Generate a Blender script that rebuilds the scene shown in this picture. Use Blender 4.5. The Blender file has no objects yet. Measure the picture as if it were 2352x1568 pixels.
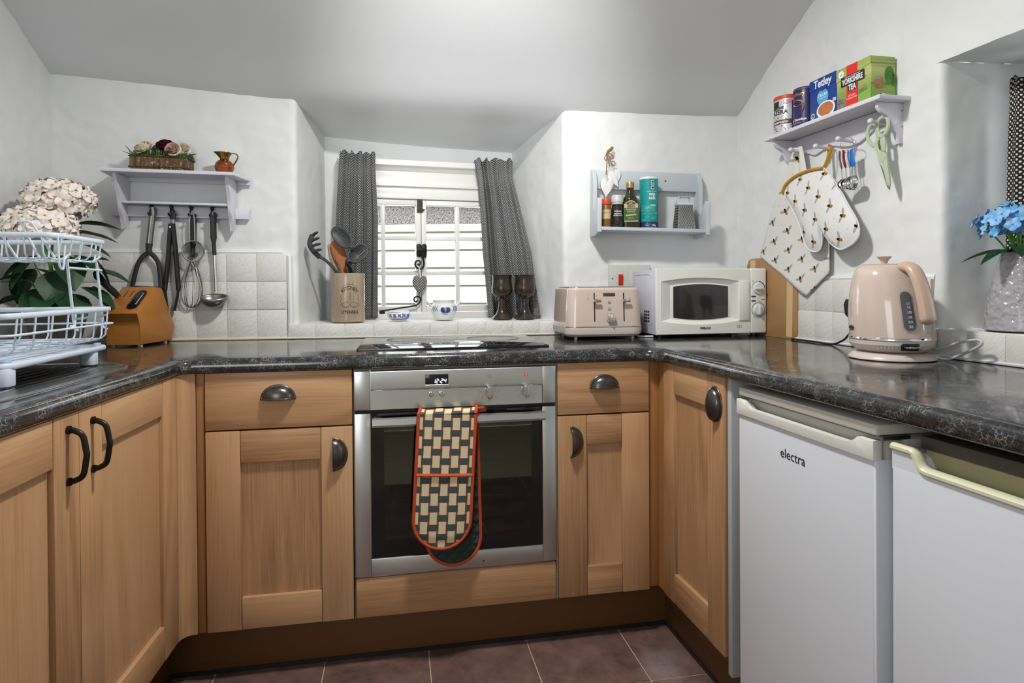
import bpy, bmesh, math, random
from mathutils import Vector, Matrix, noise
PI = math.pi
random.seed(7)
SC = bpy.context.scene
COL = SC.collection

# ---------------------------------------------------------------- camera, world, lights, exposure
CAM_F, CAM_CY = 1446.594, 669.18            # focal length and principal row in pixels of a 2352 x 1568 frame
CAM_POS = (0.1202, -1.8575, 1.1029)
CAM_YAW, CAM_PITCH, CAM_ROLL = -0.1838, 0.0086, -0.0065
fw = Vector((-math.sin(CAM_YAW) * math.cos(CAM_PITCH), math.cos(CAM_YAW) * math.cos(CAM_PITCH), -math.sin(CAM_PITCH)))
rt = Vector((math.cos(CAM_YAW), math.sin(CAM_YAW), 0)); up = rt.cross(fw)
cr, sr = math.cos(CAM_ROLL), math.sin(CAM_ROLL)
rt, up = cr * rt + sr * up, -sr * rt + cr * up
cd = bpy.data.cameras.new('camera'); cam = bpy.data.objects.new('camera', cd); COL.objects.link(cam)
cd.sensor_fit = 'HORIZONTAL'; cd.sensor_width = 36.0; cd.lens = CAM_F * 36 / 2352
cd.shift_y = -(784 - CAM_CY) / 2352; cd.clip_start = 0.02
cam.matrix_world = Matrix(((rt.x, up.x, -fw.x, CAM_POS[0]), (rt.y, up.y, -fw.y, CAM_POS[1]), (rt.z, up.z, -fw.z, CAM_POS[2]), (0, 0, 0, 1)))
SC.camera = cam

SC.view_settings.view_transform = 'Standard'; SC.view_settings.look = 'None'
SC.view_settings.gamma = 1.0; SC.view_settings.use_curve_mapping = False
SC.view_settings.exposure = 0.16
cy = SC.cycles; cy.max_bounces = 7; cy.diffuse_bounces = 3; cy.glossy_bounces = 4; cy.transmission_bounces = 5; cy.transparent_max_bounces = 8
cy.use_adaptive_sampling = True; cy.adaptive_threshold = 0.04; cy.adaptive_min_samples = 12; cy.caustics_reflective = False; cy.caustics_refractive = False
w = bpy.data.worlds.new('sky'); SC.world = w; w.use_nodes = True
bg = w.node_tree.nodes['Background']; bg.inputs[0].default_value = (0.92, 0.96, 1.0, 1); bg.inputs[1].default_value = 6.0

def area_light(name, loc, target, sx, sy, power, col=(1, 1, 1), spread=180):
    l = bpy.data.lights.new(name, 'AREA'); l.shape = 'RECTANGLE'; l.size = sx; l.size_y = sy
    l.energy = power; l.color = col; l.spread = math.radians(spread)
    o = bpy.data.objects.new(name, l); COL.objects.link(o); o.location = loc
    o.rotation_euler = (Vector(target) - Vector(loc)).to_track_quat('-Z', 'Y').to_euler()
    return o
# added soft fill from behind the camera; no window is built there
area_light('rear_fill_light', (-0.75, -2.85, 1.45), (1.2, 0.2, 1.35), 1.1, 1.1, 15, (0.96, 0.98, 1.0))
# the ceiling light above the working area
area_light('ceiling_spot_light', (0.30, -0.50, 2.24), (0.30, -0.45, 0), 0.15, 0.15, 25, (1.0, 0.975, 0.94))
# the photographer's flash, bounced off the sloping ceiling in front of the window
fl = bpy.data.lights.new('bounced_flash', 'SPOT'); fl.energy = 120; fl.spot_size = math.radians(36); fl.spot_blend = 1.0; fl.shadow_soft_size = 0.05; fl.color = (0.98, 0.99, 1.0)
flo = bpy.data.objects.new('bounced_flash', fl); COL.objects.link(flo); flo.location = (0.25, -1.75, 1.30)
flo.rotation_euler = (Vector((0.46, 0.58, 1.83)) - Vector(flo.location)).to_track_quat('-Z', 'Y').to_euler()

# ---------------------------------------------------------------- node helpers
def lin(h):
    h = h.lstrip('#'); out = []
    for i in (0, 2, 4):
        c = int(h[i:i + 2], 16) / 255
        out.append(c / 12.92 if c <= 0.04045 else ((c + 0.055) / 1.055) ** 2.4)
    return tuple(out)

class S:                                     # a socket with arithmetic
    def __init__(s, nt, so): s.nt, s.so = nt, so
    def _m(s, op, *a, clamp=False):
        n = s.nt.nodes.new('ShaderNodeMath'); n.operation = op; n.use_clamp = clamp
        for i, x in enumerate((s,) + a):
            if isinstance(x, S): s.nt.links.new(x.so, n.inputs[i])
            else: n.inputs[i].default_value = x
        return S(s.nt, n.outputs[0])
    def __add__(s, o): return s._m('ADD', o)
    __radd__ = __add__
    def __sub__(s, o): return s._m('SUBTRACT', o)
    def __rsub__(s, o): return (s * -1.0) + o
    def __mul__(s, o): return s._m('MULTIPLY', o)
    __rmul__ = __mul__
    def __truediv__(s, o): return s._m('DIVIDE', o)
    def frac(s): return s._m('FRACT')
    def floor(s): return s._m('FLOOR')
    def abs(s): return s._m('ABSOLUTE')
    def sin(s): return s._m('SINE')
    def sqrt(s): return s._m('SQRT')
    def pow(s, e): return s._m('POWER', e)
    def lt(s, o): return s._m('LESS_THAN', o)
    def gt(s, o): return s._m('GREATER_THAN', o)
    def min(s, o): return s._m('MINIMUM', o)
    def max(s, o): return s._m('MAXIMUM', o)
    def clamp(s): return s._m('ADD', 0.0, clamp=True)
    def mod(s, o): return s._m('FLOORED_MODULO', o)
    def smooth(s, a, b):                     # 0 at a, 1 at b
        n = s.nt.nodes.new('ShaderNodeMapRange'); n.interpolation_type = 'SMOOTHSTEP'
        s.nt.links.new(s.so, n.inputs[0]); n.inputs[1].default_value = a; n.inputs[2].default_value = b
        return S(s.nt, n.outputs[0])

class Mat:
    def __init__(s, name, base=(0.8, 0.8, 0.8), rough=0.5, metal=0.0, spec=0.5, coat=0.0, coat_rough=0.05, **kw):
        s.m = bpy.data.materials.new(name); s.m.use_nodes = True; s.nt = s.m.node_tree
        s.b = s.nt.nodes['Principled BSDF']; i = s.b.inputs
        if isinstance(base, str): base = lin(base)
        i['Base Color'].default_value = (*base, 1); i['Roughness'].default_value = rough; i['Metallic'].default_value = metal
        i['Specular IOR Level'].default_value = spec; i['Coat Weight'].default_value = coat; i['Coat Roughness'].default_value = coat_rough
        for k, v in kw.items(): i[k].default_value = v
        s.m.diffuse_color = (*base, 1)
    def node(s, t): return s.nt.nodes.new(t)
    def coord(s, kind='Object', scale=(1, 1, 1), rnd=0.0):
        tc = s.node('ShaderNodeTexCoord'); mp = s.node('ShaderNodeMapping'); s.nt.links.new(tc.outputs[kind], mp.inputs[0])
        mp.inputs['Scale'].default_value = scale
        if rnd:
            oi = s.node('ShaderNodeObjectInfo'); c = s.node('ShaderNodeCombineXYZ')
            r = S(s.nt, oi.outputs['Random']) * rnd
            for k in range(3): s.nt.links.new((r * (1 + 0.37 * k)).so, c.inputs[k])
            s.nt.links.new(c.outputs[0], mp.inputs['Location'])
        return mp.outputs[0]
    def xyz(s, vec):
        n = s.node('ShaderNodeSeparateXYZ'); s.nt.links.new(vec, n.inputs[0]); return [S(s.nt, o) for o in n.outputs]
    def noise(s, vec, scale=5, detail=3, rough=0.5, dist=0.0, color=False):
        n = s.node('ShaderNodeTexNoise'); s.nt.links.new(vec, n.inputs['Vector'])
        n.inputs['Scale'].default_value = scale; n.inputs['Detail'].default_value = detail
        n.inputs['Roughness'].default_value = rough; n.inputs['Distortion'].default_value = dist
        return n.outputs[1] if color else S(s.nt, n.outputs[0])
    def voronoi(s, vec, scale=5, feature='F1', out=0, rnd=1.0):
        n = s.node('ShaderNodeTexVoronoi'); n.feature = feature; s.nt.links.new(vec, n.inputs['Vector'])
        n.inputs['Scale'].default_value = scale; n.inputs['Randomness'].default_value = rnd
        return S(s.nt, n.outputs[out]) if out == 0 else n.outputs[out]
    def vadd(s, a, b, k=1.0):
        n = s.node('ShaderNodeVectorMath'); n.operation = 'MULTIPLY_ADD'; s.nt.links.new(b, n.inputs[0])
        n.inputs[1].default_value = (k, k, k); s.nt.links.new(a, n.inputs[2]); return n.outputs[0]
    def ramp(s, f, stops):
        n = s.node('ShaderNodeValToRGB'); s.nt.links.new(f.so, n.inputs[0]); e = n.color_ramp.elements
        while len(e) < len(stops): e.new(0.5)
        for el, (p, c) in zip(e, stops):
            el.position = p; el.color = (*(lin(c) if isinstance(c, str) else c), 1)
        return n.outputs[0]
    def mix(s, f, a, b):
        n = s.node('ShaderNodeMix'); n.data_type = 'RGBA'
        if isinstance(f, S): s.nt.links.new(f.so, n.inputs[0])
        else: n.inputs[0].default_value = f
        for k, x in ((6, a), (7, b)):
            if isinstance(x, str): n.inputs[k].default_value = (*lin(x), 1)
            elif isinstance(x, tuple): n.inputs[k].default_value = (*x, 1)
            else: s.nt.links.new(x, n.inputs[k])
        return n.outputs[2]
    def base(s, so): s.nt.links.new(so, s.b.inputs['Base Color']); return s
    def set(s, name, f): s.nt.links.new(f.so if isinstance(f, S) else f, s.b.inputs[name]); return s
    def bump(s, h, strength=0.3, dist=0.01):
        n = s.node('ShaderNodeBump'); n.inputs['Strength'].default_value = strength; n.inputs['Distance'].default_value = dist
        s.nt.links.new(h.so, n.inputs['Height']); s.nt.links.new(n.outputs[0], s.b.inputs['Normal']); return s

# ---------------------------------------------------------------- mesh helpers
def rotz(a): return Matrix.Rotation(a, 4, 'Z')
def T(x, y, z): return Matrix.Translation((x, y, z))

class MB:
    """collects shapes and builds one mesh object"""
    def __init__(s): s.v, s.f, s.uv, s.mi = [], [], {}, []
    def add(s, vs, fs, M=None, mi=0, uvs=None):
        n = len(s.v)
        for k, p in enumerate(vs):
            q = Vector(p)
            s.v.append(M @ q if M else q)
            if uvs: s.uv[n + k] = uvs[k]
        for f in fs: s.f.append([n + i for i in f]); s.mi.append(mi)
        return s
    def bm(s, b, M=None, mi=0):
        b.verts.ensure_lookup_table(); b.verts.index_update()
        s.add([v.co for v in b.verts], [[v.index for v in f.verts] for f in b.faces], M, mi); b.free(); return s
    def box(s, x0, x1, y0, y1, z0, z1, bev=0.0, seg=2, M=None, mi=0):
        vs = [(x, y, z) for x in (x0, x1) for y in (y0, y1) for z in (z0, z1)]
        fs = [(0, 1, 3, 2), (4, 6, 7, 5), (0, 4, 5, 1), (2, 3, 7, 6), (0, 2, 6, 4), (1, 5, 7, 3)]
        if not bev: return s.add(vs, fs, M, mi)
        b = bmesh.new(); bv = [b.verts.new(v) for v in vs]
        for f in fs: b.faces.new([bv[i] for i in f])
        bmesh.ops.bevel(b, geom=b.edges[:], offset=bev, segments=seg, profile=0.5, affect='EDGES')
        return s.bm(b, M, mi)
    def prism(s, poly, a0, a1, axis='y', bev=0.0, seg=2, M=None, mi=0):
        """poly: 2D outline; axis y: (x,z), x: (y,z), z: (x,y)"""
        put = {'y': lambda p, a: (p[0], a, p[1]), 'x': lambda p, a: (a, p[0], p[1]), 'z': lambda p, a: (p[0], p[1], a)}[axis]
        n = len(poly); b = bmesh.new()
        v0 = [b.verts.new(put(p, a0)) for p in poly]; v1 = [b.verts.new(put(p, a1)) for p in poly]
        f0 = b.faces.new(v0); f1 = b.faces.new(v1[::-1])
        for i in range(n): b.faces.new((v0[i], v0[i - 1], v1[i - 1], v1[i]))
        if bev:
            es = [e for e in b.edges if (f0 in e.link_faces or f1 in e.link_faces)]
            bmesh.ops.bevel(b, geom=es, offset=bev, segments=seg, profile=0.5, affect='EDGES', clamp_overlap=True)
        bmesh.ops.recalc_face_normals(b, faces=b.faces[:])
        return s.bm(b, M, mi)
    def grid(s, fn, nu, nv, cu=False, cv=False, M=None, mi=0, uvfn=None):
        vs, uvs = [], []
        U = nu if cu else nu + 1; V = nv if cv else nv + 1
        for i in range(U):
            for j in range(V):
                vs.append(fn(i / nu, j / nv)); uvs.append(uvfn(i / nu, j / nv) if uvfn else None)
        fs = []
        for i in range(nu):
            for j in range(nv):
                a, b = i, (i + 1) % U; c, d = j, (j + 1) % V
                fs.append((a * V + c, b * V + c, b * V + d, a * V + d))
        return s.add(vs, fs, M, mi, uvs if uvfn else None)
    def lathe(s, prof, seg=32, M=None, mi=0, cap0=False, cap1=False):
        n = len(prof)
        s.grid(lambda u, v: (prof[min(n - 1, int(round(v * (n - 1))))][0] * math.cos(2 * PI * u),
                             prof[min(n - 1, int(round(v * (n - 1))))][0] * math.sin(2 * PI * u),
                             prof[min(n - 1, int(round(v * (n - 1))))][1]), seg, n - 1, cu=True, M=M, mi=mi)
        for c, (r, z) in ((cap0, prof[0]), (cap1, prof[-1])):
            if c: s.add([(r * math.cos(2 * PI * k / seg), r * math.sin(2 * PI * k / seg), z) for k in range(seg)],
                        [list(range(seg))[::(-1 if c is cap0 else 1)]], M, mi)
        return s
    def tube(s, pts, r, seg=8, closed=False, M=None, mi=0, flat=None):
        P = [Vector(p) for p in pts]; n = len(P)
        R = r if isinstance(r, (list, tuple)) else [r] * n
        tn = []
        for i in range(n):
            a = P[i - 1] if (i or closed) else P[0]; b = P[(i + 1) % n] if (i < n - 1 or closed) else P[-1]
            t = b - a; tn.append(t.normalized() if t.length > 1e-9 else Vector((0, 0, 1)))
        nrm = tn[0].orthogonal().normalized()
        if flat is not None:
            nrm = Vector(flat); nrm = (nrm - tn[0] * nrm.dot(tn[0])).normalized()
        vs = []
        for i in range(n):
            if i:
                q = tn[i - 1].rotation_difference(tn[i]); nrm = (q @ nrm); nrm = (nrm - tn[i] * nrm.dot(tn[i])).normalized()
            bi = tn[i].cross(nrm)
            for k in range(seg):
                a = 2 * PI * k / seg
                ra, rb = R[i] if isinstance(R[i], tuple) else (R[i], R[i])
                vs.append(P[i] + nrm * (ra * math.cos(a)) + bi * (rb * math.sin(a)))
        fs = []
        for i in range(n if closed else n - 1):
            for k in range(seg):
                j = (i + 1) % n
                fs.append((i * seg + k, i * seg + (k + 1) % seg, j * seg + (k + 1) % seg, j * seg + k))
        if not closed: fs += [list(range(seg))[::-1], [(n - 1) * seg + k for k in range(seg)]]
        return s.add(vs, fs, M, mi)
    def ball(s, c, r, seg=16, rings=10, M=None, mi=0):
        rx, ry, rz = r if isinstance(r, (tuple, list)) else (r, r, r)
        return s.grid(lambda u, v: (c[0] + rx * math.cos(2 * PI * u) * math.sin(PI * v), c[1] + ry * math.sin(2 * PI * u) * math.sin(PI * v),
                                    c[2] - rz * math.cos(PI * v)), seg, rings, cu=True, M=M, mi=mi)
    def cyl(s, p0, p1, r, seg=20, M=None, mi=0, r1=None):
        return s.tube([p0, p1], [r, r if r1 is None else r1], seg, M=M, mi=mi)
    def torus(s, c, R, r, seg=32, s2=8, M=None, mi=0, axis='z'):
        def p(a):
            x, y = R * math.cos(a), R * math.sin(a)
            return {'z': (c[0] + x, c[1] + y, c[2]), 'y': (c[0] + x, c[1], c[2] + y), 'x': (c[0], c[1] + x, c[2] + y)}[axis]
        return s.tube([p(2 * PI * k / seg) for k in range(seg)], r, s2, closed=True, M=M, mi=mi)
    def mesh(s, name, mats, smooth=40):
        me = bpy.data.meshes.new(name); me.from_pydata([tuple(p) for p in s.v], [], s.f)
        for m in (mats if isinstance(mats, (list, tuple)) else [mats]): me.materials.append(m.m if isinstance(m, Mat) else m)
        b = bmesh.new(); b.from_mesh(me)
        if s.uv:
            ul = b.loops.layers.uv.new('UVMap'); b.verts.ensure_lookup_table()
            for f in b.faces:
                for l in f.loops:
                    u = s.uv.get(l.vert.index)
                    if u: l[ul].uv = u
        for f, m in zip(b.faces, s.mi): f.material_index = m
        if not s.uv: bmesh.ops.remove_doubles(b, verts=b.verts[:], dist=1e-6)
        bmesh.ops.recalc_face_normals(b, faces=b.faces[:])
        b.to_mesh(me); b.free()
        if smooth:
            me.polygons.foreach_set('use_smooth', [True] * len(me.polygons)); me.set_sharp_from_angle(angle=math.radians(smooth))
        me.update(); return me
    def build(s, name, mats, parent=None, smooth=40, loc=None, rot=None, label=None):
        return put(name, s.mesh(name, mats, smooth), parent, loc, rot, label)

def put(name, me, parent=None, loc=None, rot=None, label=None):
    o = bpy.data.objects.new(name, me); COL.objects.link(o)
    if parent: o.parent = parent
    if loc: o.location = loc
    if rot: o.rotation_euler = rot
    if label: o['label'] = label
    return o
def tag(o, label, cat=None, group=None, kind=None):
    o['label'] = label
    if cat: o['category'] = cat
    if group: o['group'] = group
    if kind: o['kind'] = kind
    return o
def thing(name, label, cat, loc=(0, 0, 0), rz=0.0, group=None, rot=None):
    o = bpy.data.objects.new(name, None); COL.objects.link(o); o.empty_display_size = 0.05
    o.location = loc; o.rotation_euler = rot or (0, 0, rz); return tag(o, label, cat, group)
def copy_tree(o, parent=None, **kw):
    c = o.copy(); COL.objects.link(c)
    if parent: c.parent = parent
    for ch in list(o.children): copy_tree(ch, c)
    return c
_txt = {}
def text_mesh(txt, size, depth=0.0004, align='CENTER', extra=0.0, shear=0.0, sx=1.0):
    """flat lettering in the x-z plane facing -y, centred on the origin"""
    cu = bpy.data.curves.new('lettering', 'FONT'); cu.body = txt; cu.size = size; cu.extrude = depth / 2; cu.align_x = align; cu.align_y = 'CENTER'
    cu.offset = extra; cu.shear = shear; cu.resolution_u = 3
    ob = bpy.data.objects.new('lettering', cu); COL.objects.link(ob)
    dg = bpy.context.evaluated_depsgraph_get(); me = bpy.data.meshes.new_from_object(ob.evaluated_get(dg))
    bpy.data.objects.remove(ob); bpy.data.curves.remove(cu)
    me.transform(Matrix.Rotation(PI / 2, 4, 'X') @ Matrix.Diagonal((sx, 1, 1, 1)))
    return me
def text(name, txt, size, m, parent, loc, rot=None, fn=None, **kw):
    me = text_mesh(txt, size, **kw); me.materials.clear(); me.materials.append(m.m)
    if fn:
        for v in me.vertices: v.co = Vector(fn(*v.co))
    return put(name, me, parent, loc, rot)
def bez(p0, p1, p2, p3, n=12):
    o = []
    for i in range(n + 1):
        t = i / n; a = (1 - t) ** 3; b = 3 * t * (1 - t) ** 2; c = 3 * t * t * (1 - t); d = t ** 3
        o.append(tuple(a * q0 + b * q1 + c * q2 + d * q3 for q0, q1, q2, q3 in zip(p0, p1, p2, p3)))
    return o
def spline(pts, n=8, closed=False):
    """Catmull-Rom through the points"""
    P = [Vector(p) for p in pts]; m = len(P); o = []
    for i in range(m if closed else m - 1):
        g = lambda k: P[k % m] if closed else P[max(0, min(m - 1, k))]
        a, b, c, d = g(i - 1), g(i), g(i + 1), g(i + 2)
        for k in range(n):
            t = k / n
            o.append(0.5 * ((2 * b) + (c - a) * t + (2 * a - 5 * b + 4 * c - d) * t * t + (3 * b - a - 3 * c + d) * t ** 3))
    if not closed: o.append(P[-1])
    return [tuple(q) for q in o]
def rrect(w, h, r, n=5, cx=0, cy=0):
    o = []
    for (x, y, a0) in ((w / 2 - r, h / 2 - r, 0), (-w / 2 + r, h / 2 - r, 90), (-w / 2 + r, -h / 2 + r, 180), (w / 2 - r, -h / 2 + r, 270)):
        for k in range(n + 1):
            a = math.radians(a0 + 90 * k / n); o.append((cx + x + r * math.cos(a), cy + y + r * math.sin(a)))
    return o
# ---------------------------------------------------------------- materials
def plain(name, base, rough=0.5, **k): return Mat(name, base, rough, **k)
M_ = {}
def plaster():
    m = Mat('rough_white_plaster', (0.79, 0.805, 0.80), 0.6, spec=0.35); c = m.coord('Object')
    m.base(m.mix(m.noise(c, 6, 2), (0.74, 0.755, 0.75), (0.84, 0.85, 0.845))); return m
M_['plaster'] = plaster()
M_['ceil'] = Mat('ceiling_paint', (0.72, 0.735, 0.74), 0.36, spec=0.6)
def tile_mat():
    m = Mat('white_relief_tile', (0.76, 0.75, 0.72), 0.32, spec=0.5); c = m.coord('Object', rnd=7)
    s = m.coord('Object', (1, 1, 1), 5); x, y, z = m.xyz(s)
    d = m.node('ShaderNodeCombineXYZ')
    m.nt.links.new(((x + z) * 9).so, d.inputs[0]); m.nt.links.new(((x - z) * 34).so, d.inputs[1]); m.nt.links.new((y * 9).so, d.inputs[2])
    st = m.noise(d.outputs[0], 2.2, 4, 0.6, 0.8)
    m.bump(st.smooth(0.35, 0.75) + m.noise(c, 60, 2) * 0.15, 0.35, 0.004)
    oi = m.node('ShaderNodeObjectInfo')
    m.base(m.mix(S(m.nt, oi.outputs['Random']), (0.73, 0.72, 0.68), (0.79, 0.785, 0.76))); return m
M_['tile'] = tile_mat()
M_['grout'] = plain('cream_grout', '#d8d4c8', 0.9)
M_['caulk'] = plain('yellowed_sealant', '#d9d0b2', 0.6)
def floor_mat():
    m = Mat('brown_floor_tile', (0.15, 0.1, 0.09), 0.42); c = m.coord('Object', rnd=9)
    n = m.noise(c, 9, 5, 0.6, 0.4); k = m.noise(c, 40, 3)
    m.base(m.ramp(n * 0.75 + k * 0.25, [(0.3, '#4a3833'), (0.5, '#6b524c'), (0.72, '#836761')]))
    m.bump(n + k * 0.3, 0.12, 0.004); return m
M_['floor'] = floor_mat()
M_['floor_grout'] = plain('pale_floor_grout', '#b9ab8e', 0.9)
def oak(name, axis, light='#ba9069', dark='#8f6a49', rough=0.42, k=1.0):
    m = Mat(name, light, rough, spec=0.4)
    v = lambda a, g: tuple(g if i == axis else a for i in range(3))
    fine = m.noise(m.coord('Object', v(210, 5), 30), 1.0, 3, 0.7)      # pores and fine streaks
    warp = m.noise(m.coord('Object', v(4.2, 0.75), 30), 1.0, 1, 0.5, 0.3)   # broad figure of the board
    rings = ((warp * 46).sin() * 0.5 + 0.5) * warp.smooth(0.35, 0.62)
    oi = m.node('ShaderNodeObjectInfo'); r = S(m.nt, oi.outputs['Random'])
    f = fine * 0.5 + warp * 0.42 + r * 0.22 - rings * 0.16 * k
    m.base(m.ramp(f, [(0.28, dark), (0.56, light), (0.85, '#c8a480' if light == '#ba9069' else light)])); return m
M_['oakV'] = oak('light_oak_upright', 2); M_['oakH'] = oak('light_oak_crosswise', 0)
M_['plinth'] = oak('shaded_dark_oak_plinth', 0, '#664526', '#452b14', 0.5)  # dark oak, deepened further to carry the shade under the cabinets
M_['fillerV'] = oak('amber_oak_filler', 2, '#9c6d40', '#744a26', 0.45)
M_['endgrain'] = plain('pale_cut_oak_edge', '#eec9a0', 0.5)
M_['carcase'] = plain('olive_grey_carcase', '#7b7868', 0.5)
M_['carcase_shade'] = plain('gap_shade_carcase', '#2c2119', 0.7)  # carcase coloured dark so the gaps between the fronts look shaded
M_['dark'] = plain('black_gap', (0.012, 0.011, 0.01), 0.8)
M_['pewter'] = Mat('dark_pewter', '#5c5956', 0.28, metal=0.85)
M_['bronze'] = Mat('dark_bronze', '#2b2622', 0.38, metal=0.7)
def worktop():
    m = Mat('black_granite_laminate', (0.02, 0.02, 0.02), 0.11, spec=0.8); c = m.coord('Object')
    w1 = m.vadd(c, m.noise(c, 40, 2, 0.5, 0, True), 0.022)
    e = m.voronoi(w1, 118, 'DISTANCE_TO_EDGE'); patch = m.noise(c, 38, 2, 0.6)
    vein = (1.0 - e.smooth(0.0, 0.10)) * patch.smooth(0.34, 0.66) * 0.55
    e2 = m.voronoi(m.vadd(c, m.noise(c, 90, 1, 0.5, 0, True), 0.012), 230, 'DISTANCE_TO_EDGE')
    f = vein + (1.0 - e2.smooth(0.0, 0.16)) * 0.22 + patch.smooth(0.3, 0.8) * 0.12
    m.base(m.ramp(f.clamp(), [(0.0, '#161719'), (0.3, '#393a3c'), (0.7, '#7c7b79'), (1.0, '#aeaca8')])); return m
M_['worktop'] = worktop()
M_['hob'] = Mat('black_ceramic_glass', (0.008, 0.008, 0.009), 0.06, spec=0.6)
def brushed(name, axis, base='#cfd1d0', rough=0.33):
    m = Mat(name, base, rough, metal=1.0); sc = [500, 500, 500]; sc[axis] = 4
    n = m.noise(m.coord('Object', tuple(sc)), 1.0, 3); big = m.noise(m.coord('Object', (6, 6, 6)), 1.0, 3)
    m.set('Roughness', n * 0.14 + big * 0.14 + rough - 0.14); m.bump(n, 0.04, 0.0006); return m
M_['steelX'] = brushed('brushed_steel_crosswise', 0); M_['steelZ'] = brushed('brushed_steel_upright', 2)
M_['steel'] = Mat('polished_steel', '#c4c5c4', 0.2, metal=1.0)
M_['steel_dull'] = Mat('dull_steel', '#8f8f8c', 0.36, metal=1.0)
M_['chrome'] = Mat('chrome', '#e6e6e6', 0.06, metal=1.0)
M_['black'] = Mat('black_plastic', (0.012, 0.012, 0.013), 0.42)
M_['black_gloss'] = Mat('glossy_black', (0.008, 0.008, 0.009), 0.12)
M_['charcoal'] = Mat('charcoal_nylon', '#3a3d42', 0.5)
M_['charcoal2'] = Mat('dark_grey_nylon', '#2a2b2e', 0.45)
def thin_glass(name, tint=(1, 1, 1), gloss=1.0, rough=0.0):
    m = Mat(name, tint, rough); nt = m.nt; nt.nodes.remove(m.b)
    t = nt.nodes.new('ShaderNodeBsdfTransparent'); t.inputs[0].default_value = (*tint, 1)
    g = nt.nodes.new('ShaderNodeBsdfGlossy'); g.inputs['Roughness'].default_value = rough
    fr = nt.nodes.new('ShaderNodeFresnel'); fr.inputs[0].default_value = 1.5
    k = S(nt, fr.outputs[0]) * gloss
    mx = nt.nodes.new('ShaderNodeMixShader'); nt.links.new(k.so, mx.inputs[0]); nt.links.new(t.outputs[0], mx.inputs[1]); nt.links.new(g.outputs[0], mx.inputs[2])
    nt.links.new(mx.outputs[0], nt.nodes['Material Output'].inputs[0]); return m
M_['pane'] = thin_glass('window_glass', (0.97, 0.98, 0.98))
M_['oven_glass'] = thin_glass('smoked_oven_glass', (0.42, 0.46, 0.45), 2.2, 0.02)
M_['clear'] = thin_glass('clear_plastic', (0.86, 0.87, 0.88), 1.2)
M_['gloss_white'] = plain('white_gloss_paint', (0.80, 0.79, 0.76), 0.3)
M_['enamel'] = Mat('white_fridge_enamel', (0.66, 0.69, 0.74), 0.26)
M_['fridge_grey'] = Mat('grey_white_plastic', '#c9c6bd', 0.4)
M_['fridge_trim'] = Mat('white_plastic_trim', '#d8d8d2', 0.4)
M_['cream_trim'] = Mat('yellowed_cream_plastic', '#d3d0b4', 0.4)
M_['cream_dark'] = Mat('olive_cream_plastic', '#a29d78', 0.5)
M_['lid_dark'] = Mat('dark_grey_lid', '#4a4640', 0.5)
M_['panel_grey'] = Mat('pale_grey_panel', '#a9adae', 0.45)
M_['shelf_white'] = plain('lilac_white_paint', (0.70, 0.69, 0.76), 0.45)
M_['shelf_grey'] = plain('pale_blue_grey_paint', (0.56, 0.61, 0.65), 0.45)
M_['rack'] = Mat('white_coated_wire', (0.62, 0.70, 0.78), 0.35)
M_['rack_tray'] = Mat('pale_blue_white_plastic', (0.58, 0.64, 0.74), 0.4)
M_['pink'] = Mat('pale_pink_enamel', '#cdb9ae', 0.14, coat=0.6)
M_['pink_side'] = Mat('dusky_pink_plastic', '#bf9684', 0.3)
M_['pink_matt'] = Mat('pink_satin_plastic', '#c6a996', 0.33)
M_['pale_base'] = Mat('pale_stone_plastic', '#cdc0b8', 0.32)
M_['white_pl'] = Mat('white_plastic', '#dcdde0', 0.35)
M_['mw'] = Mat('warm_white_plastic', '#ebece5', 0.32)
M_['mw_side'] = Mat('cool_white_metal', '#cdcfda', 0.35)
M_['mw_glass'] = Mat('dark_mesh_glass', '#2e2d2f', 0.06, spec=0.7)
M_['navy'] = plain('navy_print', '#26345f', 0.5); M_['sky_print'] = plain('light_blue_print', '#4aa3cf', 0.5)
M_['ink'] = plain('black_ink', (0.01, 0.01, 0.01), 0.5); M_['grey_ink'] = plain('grey_ink', '#6a6a6a', 0.5)
M_['white_ink'] = plain('white_ink', (0.85, 0.85, 0.85), 0.5)
M_['red'] = plain('red_plastic', '#c32a12', 0.35); M_['red_ink'] = plain('red_print', '#e02a22', 0.5)
M_['socket'] = plain('ivory_socket_plate', '#c9cac2', 0.4)
def emit(name, col, k):
    m = Mat(name, (0, 0, 0), 0.5); m.b.inputs['Emission Color'].default_value = (*lin(col), 1); m.b.inputs['Emission Strength'].default_value = k; return m
M_['led'] = emit('lit_clock_digits', '#dfe8ff', 3.0); M_['lamp_red'] = emit('lit_red_indicator', '#ff2a1a', 0.7)
M_['led_dim'] = emit('dim_clock_digits', '#3a4a7a', 0.25)
M_['neon'] = emit('orange_lit_lever', '#e8552a', 0.5)
# printed cloths
def uvc(m):
    tc = m.node('ShaderNodeTexCoord'); return m.xyz(tc.outputs['UV'])
def dots(name, base, dot, pitch=0.0105, r=0.19):
    m = Mat(name, base, 0.9, spec=0.1); u, v, _ = uvc(m); u = u / pitch; v = v / pitch
    def d(o):
        a, b = (u + o).frac() - 0.5, (v + o).frac() - 0.5; return a * a + b * b
    k = d(0.0).min(d(0.5)); m.base(m.mix(1.0 - k.smooth(r * r * 0.6, r * r * 1.4), base, dot))
    w = m.noise(m.coord('UV', (900, 900, 900)), 1.0, 2); m.bump(w, 0.15, 0.0008); return m
M_['dots'] = dots('charcoal_dotted_cloth', '#47484b', '#c4c4c1')
M_['dots_dark'] = dots('black_dotted_cloth', '#2c2826', '#dcdad4', 0.0135, 0.2)
M_['dots_heart'] = dots('grey_dotted_felt', '#5c5c5a', '#d0cec8', 0.0115, 0.2)
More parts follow.
